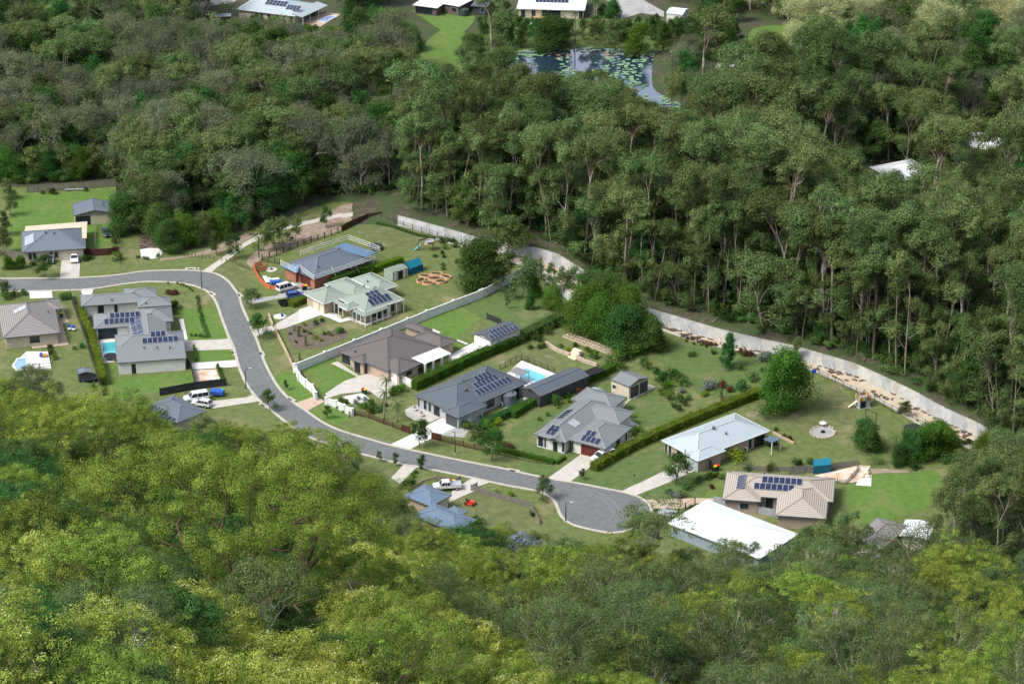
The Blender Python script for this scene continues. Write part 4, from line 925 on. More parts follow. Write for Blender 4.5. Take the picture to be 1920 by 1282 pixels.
        for j in range(rows):
            for i in range(cols if isinstance(cols, int) else cols[j]):
                c0 = h + e*(i*(pw+gap)) + up*(j*(ph+gap)); q = [c0, c0 + e*pw, c0 + e*pw + up*ph, c0 + up*ph]
                fr = MB(); fr.V = [tuple(x) for x in q] + [tuple(x - n*.05) for x in q]; fr.F = [(0,1,2,3),(7,6,5,4),(0,4,5,1),(1,5,6,2),(2,6,7,3),(3,7,4,0)]; fr.M = [0]*6
                fo = fr.build(name, M_alu, s.o); iq = [c0 + e*x*pw + up*y*ph + n*.012 for x, y in ((.045,.03),(.955,.03),(.955,.97),(.045,.97))]
                g_ = MB().poly(iq if (iq[1]-iq[0]).cross(iq[2]-iq[0]).dot(n) > 0 else iq[::-1]); g_.build('cell', m or M_cell, fo)
        return s
    def vent(s, nm, k, tile, p, name='roof_vent', r=.22):
        h = s.hit(nm, k, tile, p); b = MB(); b.tube([h, h + Vector((0,0,.35))], r*.6, 8); b.ball(h + Vector((0,0,.42)), (r,r,r*.8), 8, 5)
        b.build(name, M_gut, s.o); return s
    def slab(s, name, tile, pts, z, m, th=.12, posts=None, slope=None):
        q = [tg(tile, p, z[i] if isinstance(z, (list,tuple)) else z) - s.org for i, p in enumerate(pts)]
        b = MB(); n = len(q); b.V = [tuple(v) for v in q] + [tuple(v - Vector((0,0,th))) for v in q]
        ar = sum(q[i].x*q[(i+1)%n].y - q[(i+1)%n].x*q[i].y for i in range(n))
        F1 = tuple(range(n)); F2 = tuple(range(n, 2*n))
        b.F = [F1 if ar > 0 else F1[::-1], F2[::-1] if ar > 0 else F2] + [(i, n+i, n+(i+1)%n, (i+1)%n) for i in range(n)]; b.M = [0]*len(b.F)
        o = b.build(name, m, s.o)
        if posts:
            for t in posts:
                a = q[t[0]]; c = q[t[1]]; v = a.lerp(c, t[2]); cen = sum(q, Vector())/n; v = v.lerp(cen, .04)
                MB().box((v.x, v.y, (v.z-th)/2), (t[3] if len(t) > 3 else .16, t[3] if len(t) > 3 else .16, v.z-th), s.th).build('post', M_white, s.o)
        return s
    def done(s):
        s.roof = add_mesh('roof', s.V, s.F, s.roofm, s.o, uv=s.UV)
        s.capm.build('ridge_cap', capmat(s.roofm), s.roof)
        s.gut.build('gutter', s.gutm, s.roof); s.wall.build('wall', s.wallm, s.o)
        return s
# --- far left house with cream patio roof
h = House('house', 'cream house with blue-grey roof and broad cream patio roof, far left above the road', 'house', (895,757), (228,808), (905,540), 'A', 'steel', 'cream', axis='l')
h.op('main','L','A',650,870,.1,2.2,'garage','cream'); h.wx('main','L','A',[(298,332),(345,379),(520,556),(570,607)],.8,2.2)
h.slab('patio_roof','A',[(255,575),(268,525),(912,475),(905,620),(905,648),(765,655),(775,540)],3.0,WM['cream'])
h.solar('main','FL','A',(262,735),3,2,1.7,1.05,m=M_alu); h.vent('main','L','A',(475,600)); h.vent('main','L','A',(565,605)); h.done()  # whitish cells: the bright reflection on these panels is put into their colour
h = House('garden_shed', 'cream shed with blue-grey gable roof and open left bay, behind the far left house', 'shed', (1192,385), (775,415), (1165,262), 'A', 'steel', 'cream', kind='gable', axis='r', ze=2.6, pitch=12, over=.2)
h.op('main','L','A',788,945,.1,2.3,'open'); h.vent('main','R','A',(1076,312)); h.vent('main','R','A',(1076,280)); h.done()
# --- worn brown tiled house, left edge
h = House('house', 'house with worn brown tiled hip roof at the left edge below the road', 'house', (628,522), (30,597), (598,178), 'B', 'brownl', 'cream', axis='r', pitch=23)
h.wing('side', (640,270), (500,285), (622,160), 'B', axis='l')
h.op('main','L','B',310,415,.8,2.2,'open'); h.solar('main','FL','B',(150,330),1,3,1.8,.9,m=M_alu); h.vent('main','R','B',(505,315)); h.done()
# --- big grey house with two solar arrays and a pool
h = House('house', 'large white-walled grey-roofed house with blue solar arrays and small pool, inside the road bend', 'house', (1765,650), (1365,690), (1745,300), 'B', 'grey', 'white', axis='r', pitch=20)
h.wing('garage_wing', (1934,640), (1215,705), (1907,500), 'B', axis='l')
h.wing('north', (1500,195), (848,252), (1500,88), 'B', axis='l'); h.wing('entry', (1640,140), (1300,170), (1630,45), 'B', axis='l')
h.wing('east', (1790,235), (1440,262), (1775,138), 'B', axis='l'); h.wing('east_mid', (1808,398), (1480,430), (1790,250), 'B', axis='l')
h.wing('pool_wing', (1400,448), (982,487), (1390,300), 'B', axis='l')
h.wing('low_garage', (1940,776), (1225,852), (1930,640), 'B', 'skillion', axis='l', pitch=5, high=.55, over=.25)
h.solar('pool_wing','L','B',(1090,440),6); h.solar('pool_wing','L','B',(1150,378),6); h.solar('garage_wing','L','B',(1490,640),7); h.solar('garage_wing','L','B',(1575,572),3)
h.solar('main','FL','B',(1395,612),3,2,1.9,1.1); h.solar('main','FL','B',(1375,500),3,2,1.9,1.1)
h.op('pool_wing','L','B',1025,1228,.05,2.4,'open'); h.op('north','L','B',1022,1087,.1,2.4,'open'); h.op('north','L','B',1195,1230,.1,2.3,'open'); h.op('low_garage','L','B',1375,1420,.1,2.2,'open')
for x in (1505,1640,1775): h.vent('low_garage','L','B',(x,688))
h.vent('north','L','B',(1168,190)); h.vent('east','L','B',(1465,125) if False else (1525,222)); h.done()
# --- roof under the trees by the white cars
h = House('house', 'dark grey roofed house half hidden by hillside treetops, beside two white cars', 'house', (180,1185), (-180,1020), (502,1068), 'D', 'brick_grey', 'cream', pitch=20)
h.solar('main','L','D',(-60,1110),5); h.solar('main','L','D',(-110,1050),4); h.done()
# --- brick house with scaffold rails
h = House('house', 'red brick house with dark steel hip roof, blue corner roofs and white edge rails', 'house', (160,576), (-195,432), (785,382), 'E', 'brick_grey', 'red', pitch=20, cap='light')
h.wing('porch', (-28,505), (-185,440), (20,480), 'E', axis='l', dims=None)
h.slab('porch_roof','E',[(-180,438),(-28,512),(0,495),(0,430),(-60,415)],[2.95,2.95,3.2,3.9,3.5],RM['blue'],.08)
h.slab('patio_roof','E',[(360,245),(490,192),(805,300),(700,345)],[3.7,3.0,3.0,3.7],RM['blue'],.08,posts=[(1,2,.95),(2,3,.2)])
h.op('main','L','E',20,122,.05,2.3,'garage','red'); h.op('main','L','E',-50,0,0,2.4,'open'); h.wx('main','R','E',[(370,465),(620,715)],1.2,2.1); h.op('main','R','E',490,537,.1,2.3,'open')
h.vent('main','R','E',(205,455)); h.done()
rail = h
g = empty('guard_rail', (0,0,0), 0, 'white double edge rails standing around the roof of the red brick house', 'guard rail')
q = [tg('E', p, 2.8) for p in [(-190,425),(-25,512),(10,478),(160,590),(800,372)]]; q2 = [tg('E', p, 2.8) for p in [(20,330),(520,165),(850,285),(700,330)]]
for L_ in (q, q2):
    b = MB(); nrm = 0
    for i in range(len(L_)-1):
        for dz in (.25,.7,1.15): b.bar(L_[i] + Vector((0,0,dz)), L_[i+1] + Vector((0,0,dz)), .07)
    b.build('rail', M_white, g)
    for i in range(len(L_)-1):
        n_ = max(1, int((L_[i+1]-L_[i]).length/3))
        for k in range(n_): v = L_[i].lerp(L_[i+1], k/n_); MB().box((v.x, v.y, v.z+.5), (.09,.09,1.3)).build('post', M_white, g)
for (a, b_) in (((340,440),(430,630)),((575,410),(650,530)),((258,505),(305,590))):
    tag(MB().bar(tg('E', a, 4.0), tg('E', b_, .1), .09).build('brace_pole', M_white), 'white pole leaning from the brick house rails, ' + ('middle of the three' if a[0]==340 else 'right one' if a[0]==575 else 'left one, ending at the white box'), 'pole')
# --- green roofed verandah house
h = House('house', 'brick house with pale green roofs, a posted verandah and blue-violet solar panels', 'house', (690,920), (390,775), (1112,790), 'E', 'green', 'tan', pitch=21)
h.wing('garage_wing', (297,843), (95,762), (440,762), 'E', dims=(7.4,7.0)); h.wing('rear', (880,705), (520,590), (1000,645), 'E', pitch=21, dims=(9.5,5.5)); h.wing('rear_low', (640,760), (300,700), (760,700), 'E', pitch=18, dims=(10,6), walls=False)
h.wing('porch', (515,905), (400,850), (600,870), 'E', pitch=20, dims=(3.2,4.0), walls=False, ze=2.9)
h.op('garage_wing','L','E',152,212,.1,2.3,'garage','cream'); h.op('garage_wing','L','E',226,284,.1,2.3,'garage','cream'); h.wx('main','R','E',[(760,815),(880,915),(960,1000)],.6,2.2); h.op('main','R','E',828,858,0,2.2,'open'); h.wx('main','L','E',[(455,485),(560,610),(630,668)],.6,2.2)
h.slab('verandah_roof','E',[(550,905),(690,972),(948,872),(915,848),(690,922),(585,885)],[2.45,2.45,2.45,2.85,2.85,2.85],RM['green'],.08,posts=[(0,1,.05),(0,1,.35),(0,1,.68),(1,2,.01),(1,2,.25),(1,2,.5),(1,2,.75),(1,2,.98)])
h.slab('verandah_roof','E',[(340,805),(400,835),(480,870),(510,850),(420,800),(380,792)],[2.5,2.5,2.5,2.9,2.9,2.9],RM['green'],.08,posts=[(0,1,.5),(1,2,.2),(1,2,.8)])
h.slab('end_roof','E',[(930,850),(1112,792),(1060,770),(950,815)],[2.7,2.7,2.72,2.72],RM['green'],.08,posts=[(0,1,.1),(0,1,.5),(0,1,.93)])
h.solar('main','R','E',(770,862),[5,3] and 5,1,1.05,1.5); h.solar('main','R','E',(735,822),5,1,1.05,.9); h.solar('main','R','E',(745,790),3,2,1.05,1.0)
h.vent('main','L','E',(684,660)); h.vent('rear','L','E',(720,610)); h.done()
# --- brown tiled house with white patio
h = House('house', 'wide brown tiled house with white patio cover and white garage doors inside the white wall', 'house', (1050,590), (485,402), (1640,355), 'F', 'brown', 'tan', pitch=22)
h.wing('porch', (775,512), (640,457), (945,455), 'F'); h.wing('garage_wing', (1150,610), (885,512), (1410,512), 'F')
h.wing('rear', (1600,340), (1300,230), (1765,268), 'F'); h.wing('rear_far', (1440,190), (1180,115), (1508,155), 'F')
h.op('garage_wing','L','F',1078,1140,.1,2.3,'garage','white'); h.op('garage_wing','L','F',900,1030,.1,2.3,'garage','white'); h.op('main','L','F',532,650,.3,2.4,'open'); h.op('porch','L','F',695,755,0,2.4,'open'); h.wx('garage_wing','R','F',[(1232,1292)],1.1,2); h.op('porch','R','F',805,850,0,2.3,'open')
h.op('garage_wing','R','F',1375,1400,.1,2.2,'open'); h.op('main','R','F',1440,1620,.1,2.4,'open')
h.slab('patio_roof','F',[(1290,450),(1580,338),(1708,402),(1425,515)],[3.35,3.35,2.65,2.65],RM['white'],.1,posts=[(3,2,.02,.4),(3,2,.33,.4),(3,2,.66,.4),(3,2,.97,.4)])
h.vent('main','R','F',(1208,205)); h.vent('main','L','F',(1600,300) if False else (700,395)); h.done()
# --- white shed with solar roof
h = House('garden_shed', 'white gable garage with charcoal roof full of solar panels behind the long clipped hedge', 'shed', (1002,333), (818,260), (1328,208), 'G', 'slate', 'white', kind='gable', axis='r', ze=3.1, pitch=16, over=.12)
h.op('main','L','G',836,984,.1,2.7,'garage','white'); h.wx('main','R','G',[(1145,1186),(1234,1262)],1.0,2.0)
h.solar('main','R','G',(1018,316),8,1,.92,1.25); h.solar('main','R','G',(1012,262),5,1,.92,1.1); h.solar('main','FL','G',(905,250),6,1,1,1.3) if False else None; h.done()
# --- charcoal house with pool
h = House('house', 'big slate-grey house with three rows of solar panels, between long hedge and long carport', 'house', (640,1090), (180,905), (1415,775), 'G', 'slate', 'grey', pitch=22)
h.wing('garage_wing', (668,1132), (490,1060), (968,1005), 'G')
h.solar('main','R','G',(880,905),9); h.solar('main','R','G',(860,830),6) ; h.solar('main','R','G',(870,760),4)
h.vent('main','R','G',(715,750)); h.vent('main','R','G',(740,850), r=.4); h.vent('main','R','G',(955,640))
h.op('garage_wing','L','G',524,655,.1,2.3,'garage','dark'); h.op('main','L','G',408,470,0,2.4,'open'); h.wx('main','L','G',[(355,382),(306,336),(236,262)],.4,2.3); h.op('main','R','G',962,1042,.6,2.2,'open'); h.op('main','R','G',1180,1300,.1,2.3,'open'); h.op('garage_wing','R','G',760,790,.6,1.4,'door',M_white)
h.done()
h = House('carport', 'long slate-grey gable carport with a dark side wall, beside the pool', 'carport', (293,573), (100,487), (803,357), 'I', 'slate', 'dark', kind='gable', axis='r', ze=2.6, pitch=16, over=.1)
h.op('main','L','I',108,285,.05,2.3,'open', WM['dark']); h.done()
# --- light grey house, many panels, red garage door
h = House('house', 'light grey house with scattered dark solar panels, white portico and dark red garage door', 'house', (560,1058), (218,973), (1085,655), 'I', 'grey', 'white', pitch=21)
h.wing('garage_wing', (970,1128), (592,1022), (1258,900), 'I', pitch=21); h.wing('middle', (1120,868), (700,760), (1235,775), 'I', pitch=21, dims=(9.5,6.5)) ; h.wing('rear', (1035,718), (660,610), (1106,655), 'I', pitch=21, dims=(9,6.5))
h.wing('porch', (505,1058), (355,1020), (600,985), 'I', 'gable', axis='r', pitch=20, dims=(3.0,4.5), walls=False)
h.solar('main','L','I',(345,968),2,1,.9,1.7); h.solar('main','L','I',(385,925),2,1,.9,1.5); h.solar('garage_wing','L','I',(710,1035),4,1,.95,1.6); h.solar('garage_wing','L','I',(760,980),2,1,.95,1.5)
h.solar('main','R','I',(660,905),2,1,1.05,1.8,m=M_alu); h.vent('middle','L','I',(750,765),r=.35)
h.solar('main','FL','I',(455,815),4,1,1.1,1.6)
h.op('garage_wing','L','I',722,922,.05,2.3,'garage','red'); h.wx('main','L','I',[(275,326),(340,358),(525,550)],.4,2.3); h.wx('garage_wing','L','I',[(596,642)],.4,2.3); h.op('main','L','I',430,475,0,2.3,'open')
for p_ in ((365,1120),(500,1150)):
    v = tg('I', p_, 0) - h.org; MB().box((v.x, v.y, 1.25), (.5,.5,2.5), h.th).build('post', M_white, h.o)
h.wx('garage_wing','R','I',[(1085,1125),(1180,1200)],.6,2.2); h.done()
# --- beige shed
h = House('garden_shed', 'beige shed with grey gable roof and two charcoal roller doors on the lawn', 'shed', (1225,475), (1025,400), (1432,385), 'I', 'grey', 'cream', kind='gable', axis='l', ze=2.9, pitch=14, over=.1)
h.op('main','R','I',1240,1321,.1,2.5,'garage','dark'); h.op('main','R','I',1334,1416,.1,2.5,'garage','dark'); h.wx('main','L','I',[(1053,1086)],1.3,2.0); h.done()
# --- pale blue-grey roofed house
h = House('house', 'tan brick house under one broad pale blue-grey hip roof beside the long yellow-green hedge', 'house', (700,668), (305,487), (1500,390), 'L', 'pale', 'tan', pitch=21)
h.wing('garage_wing', (728,692), (560,612), (1003,582), 'L', pitch=21)
h.op('garage_wing','L','L',585,718,.05,2.3,'garage','grey'); h.wx('main','L','L',[(367,398),(414,441)],.3,2.3); h.op('main','L','L',498,550,0,2.4,'open'); h.wx('main','R','L',[(1243,1276)],.3,2.3); h.op('main','R','L',1305,1410,0,2.3,'open')
h.vent('main','R','L',(880,360),r=.35); h.vent('main','R','L',(1010,415)); h.slab('shade_roof','L',[(1400,462),(1480,425),(1590,455),(1490,500)],[2.7,2.7,2.6,2.6],RM['greyblue'],.06,posts=[(2,3,0.02),(2,3,.98)]); h.done()
# --- tan tiled house
h = House('house', 'pale tan tiled house with blue solar rows at the end of the cul-de-sac', 'house', (2130,1118), (1032,1040), (2150,872), 'L', 'tan', 'brown', axis='l', pitch=19)
h.wing('front_left', (1388,1118), (1027,1097), (1395,830), 'L', axis='r', dims=(7.0,11.0)); h.wing('front_right', (2060,1290), (1520,1262), (2085,960), 'L', axis='r')
h.solar('main','L','L',(1300,985),7); h.solar('main','L','L',(1385,918),7); h.solar('front_left','FL','L',(1115,990),5,1,1,1.5)
h.op('front_left','L','L',1155,1247,.9,2.0); h.op('main','L','L',1425,1500,0,2.4,'open'); h.vent('main','L','L',(1410,825)); h.done()
# --- white roofed house
h = House('house', 'white roofed house at the treetops right of the turning circle', 'house', (1424,1047), (1250,981), (1499,1002), 'X', 'white', 'blue', pitch=20, cap='roof'); h.wx('main','L','X',[(1262,1270)]); h.done()
# --- two blue-grey roofs below the street
h = House('house', 'blue-grey hip roofed garage house behind hillside gums, next to the white utility truck', 'house', (600,1055), (310,945), (828,935), 'J', 'greyblue', 'tan', pitch=20)
h.wing('lower', (850,1335), (420,1140), (1068,1190), 'J'); h.wing('link', (880,1165), (740,1105), (990,1105), 'J', pitch=18); h.op('main','R','J',690,775,.05,2.2,'garage','cream'); h.done()
h = House('house', 'small corner of blue-grey roof with solar panels poking above the foreground trees', 'house', (972,1036), (940,1012), (1008,1010), 'X', 'greyblue', 'cream', pitch=20)
h.solar('main','L','X',(958,1015),4); h.done()
# --- roofs seen through the trees at lower right
h = House('house', 'charcoal tiled roof glimpsed through gum crowns at the lower right', 'house', (1655,1030), (1598,1012), (1700,985), 'X', 'brownl', 'white', pitch=16); h.done()
h = House('carport', 'white roofed carport glimpsed through gum crowns at the lower right', 'carport', (1740,1012), (1686,1004), (1752,982), 'X', 'white', 'white', pitch=8, kind='gable'); h.done()
# --- the far row at the top
h = House('house', 'long cream house with pale grey roof and small blue pool at the top edge', 'house', (775,124), (325,74), (935,30), 'Q', 'pale', 'cream', pitch=21, axis='l')
h.solar('main','L','Q',(760,45),5,1,1.1,1.8) if False else None
h.wx('main','L','Q',[(475,495),(515,533),(566,589),(628,650),(678,697),(736,757)],.5,2.3)
h.slab('patio_roof','Q',[(748,104),(940,12),(1020,42),(825,132)],[3.3,3.3,2.7,2.7],RM['pale'],.1,posts=[(2,3,.02),(2,3,.35),(2,3,.7),(2,3,.98)])
h.solar('main','L','Q',(545,35),6,2,1.05,1.1); h.solar('main','L','Q',(700,72),4,2,1,1.0); h.done()
h = House('house', 'dark brick building with white roof at the top edge above the mown slope', 'house', (1840,62), (1645,46), (1990,-20), 'Q', 'white', 'brickdark', pitch=12, axis='r', cap='roof'); h.op('main','L','Q',1672,1800,.4,2.2,'open'); h.done()
h = House('house', 'dark brown walled building with long white roof, second from left in the top middle', 'house', (165,50), (0,38), (330,-5), 'R', 'white', 'brickdark', pitch=10, axis='r', cap='roof', ze=3); h.wx('main','L','R',[(105,148)]); h.done()
h = House('house', 'dark weatherboard house with slate roof between the white roofs at the top', 'house', (370,55), (255,40), (420,-10), 'R', 'slate', 'dark', pitch=15); h.wx('main','L','R',[(322,352)]); h.done()
h = House('house', 'cream cottage with white roof and french doors above the lily pond', 'house', (1105,80), (595,64), (1120,-30), 'R', 'white', 'cream', pitch=18, axis='l', cap='roof')
h.solar('main','L','R',(735,20),9,1,1.0,1.7); h.op('main','L','R',785,925,0,2.3,'open'); h.wx('main','L','R',[(628,658),(706,736),(1062,1096)],.1,2.2)
h.done(); 
tag(sheet('timber_deck', [tg('R', p) for p in [(780,85),(930,92),(925,125),(700,165),(700,140)]], .5, mat('timber', (.42,.25,.12), (.55,.36,.18), scale=2)), kind='structure')
h = House('garden_shed', 'small white roofed shed beside the grey driveway at the top right', 'shed', (1840,112), (1712,104), (1900,70), 'R', 'white', 'white', pitch=10, kind='gable', axis='l', over=.1); h.done()
h = House('carport', 'pale roofed open carport half in the trees at the top left', 'carport', (290,122), (150,130), (310,102), 'Q', 'pale', 'dark', pitch=8, kind='gable', axis='l', over=.1); h.done()
h = House('carport', 'grey roofed shelter half in the trees left of the pale carport', 'carport', (150,118), (40,98), (175,90), 'Q', 'steel', 'dark', pitch=8, kind='gable', axis='l', over=.1); h.done()
h = House('garden_shed', 'tiny timber shed with white roof among trees right of the pond', 'shed', (1372,132), (1342,126), (1378,122), 'X', 'white', 'brickdark', pitch=10, kind='gable', axis='l', over=.15, ze=2.2); h.done()
h = House('house', 'bright white hip roof showing above the gum forest at the right', 'house', (1852,284), (1792,262), (1886,262), 'X', 'white', 'white', pitch=22, cap='roof'); h.done()
h = House('house', 'long white roof glimpsed through the gum forest at the right', 'house', (1700,352), (1608,318), (1795,345), 'X', 'white', 'white', pitch=18, cap='roof'); h.done()
h = House('garden_shed', 'pale green roof glimpsed in the gum forest right of the pond', 'shed', (1462,268), (1428,262), (1470,255), 'X', 'green', 'cream', pitch=12, kind='gable', axis='l'); h.done()
# ------------------------------------------------ garden and street vegetation
r8 = random.Random(88)
protos('street', 3, lambda i: make_tree('street_tree', rng, 5, 1.9, .28, M_broad if i else M_shrub, M_bark_brown, nlimb=9, leaves=2600, lsize=.24, clump=.75, trunk_r=.10, sub=3, dome=.5, squash=.85))
protos('wispy', 3, lambda i: make_tree('slender_tree', rng, 6, 1.6, .25, M_gum, M_bark_pale, nlimb=9, leaves=1900, lsize=.24, clump=.65, trunk_r=.08, sub=3, dome=.5, squash=1.1))
protos('dense', 2, lambda i: make_tree('round_tree', rng, 9, 3.2, .05, M_bright if i == 0 else M_broad, M_bark_brown, nlimb=30, leaves=24000, lsize=.27, clump=1.45, trunk_r=.2, sub=3, dome=.5, squash=1.0))
protos('conifer', 1, lambda i: make_tree('conical_tree', rng, 8, 2.1, .08, M_broad, M_bark_brown, nlimb=20, leaves=7000, lsize=.26, clump=.7, trunk_r=.16, sub=3, dome=.85, squash=.9, spread=.2))
protos('silver', 1, lambda i: make_tree('grey_green_tree', rng, 9, 3.6, .12, M_gum, M_bark_brown, nlimb=14, leaves=7500, lsize=.28, clump=1.2, trunk_r=.18, sub=3, dome=.5))
HT.update(street=5, wispy=6, dense=9, conifer=8, silver=9); RAD.update(street=1.9, wispy=1.6, dense=3.4, conifer=2.1, silver=3.6)
def shrub_proto(nm, m, n=420, sz=.2, cone=False):
    rt0 = empty(nm, (0,0,0)); mb = MB(); k = 7
    C = rng.normal(size=(k,3)); C /= np.linalg.norm(C, axis=1)[:,None]; C *= .45; C[:,2] = np.abs(C[:,2])*1.1 + .35
    if cone: C = np.array([[rng.normal()*.1, rng.normal()*.1, z] for z in np.linspace(.3, 2.1, k)])
    for c in C: mb.bar((0,0,-.2), c, .05)
    mb.build('stem', M_bark_brown, rt0)
    Rr = .52 if not cone else np.linspace(.55, .15, k)
    leafmesh('foliage', C, Rr, n//k, sz, m, rng, parent=rt0, hollow=.5, squash=.9); return rt0
SP = dict(green=[shrub_proto('garden_shrub', M_shrub) for _ in range(3)], dark=[shrub_proto('garden_shrub', M_hilld) for _ in range(2)], lime=[shrub_proto('garden_shrub', M_lime) for _ in range(2)],
          red=[shrub_proto('garden_shrub', M_redleaf)], silver=[shrub_proto('garden_shrub', M_silver)], cone=[shrub_proto('cone_shrub', M_hilld, 500, .16, True)], bright=[shrub_proto('garden_shrub', M_bright) for _ in range(2)])
SHU = set()
def shrub(kind, x, y, r, label, group=None, sz=1.0):
    k = r8.randrange(len(SP[kind])); o = SP[kind][k]
    if (kind, k) in SHU: o = copy_tree(o)
    SHU.add((kind, k)); o.location = (x, y, gz(x, y)); o.scale = (r, r, r*sz); o.rotation_euler = (0,0,r8.random()*6.28)
    return tag(o, label, 'shrub', group)
def ptree(kind, tile, p, h, label, wide=1.0, cat='tree', group=None, m=None):
    q = tg(tile, p); s = h/HT[kind]
    o = place(kind, q.x, q.y, s*wide, r8.random()*6.28, label, cat, group, sz=s)
    return o
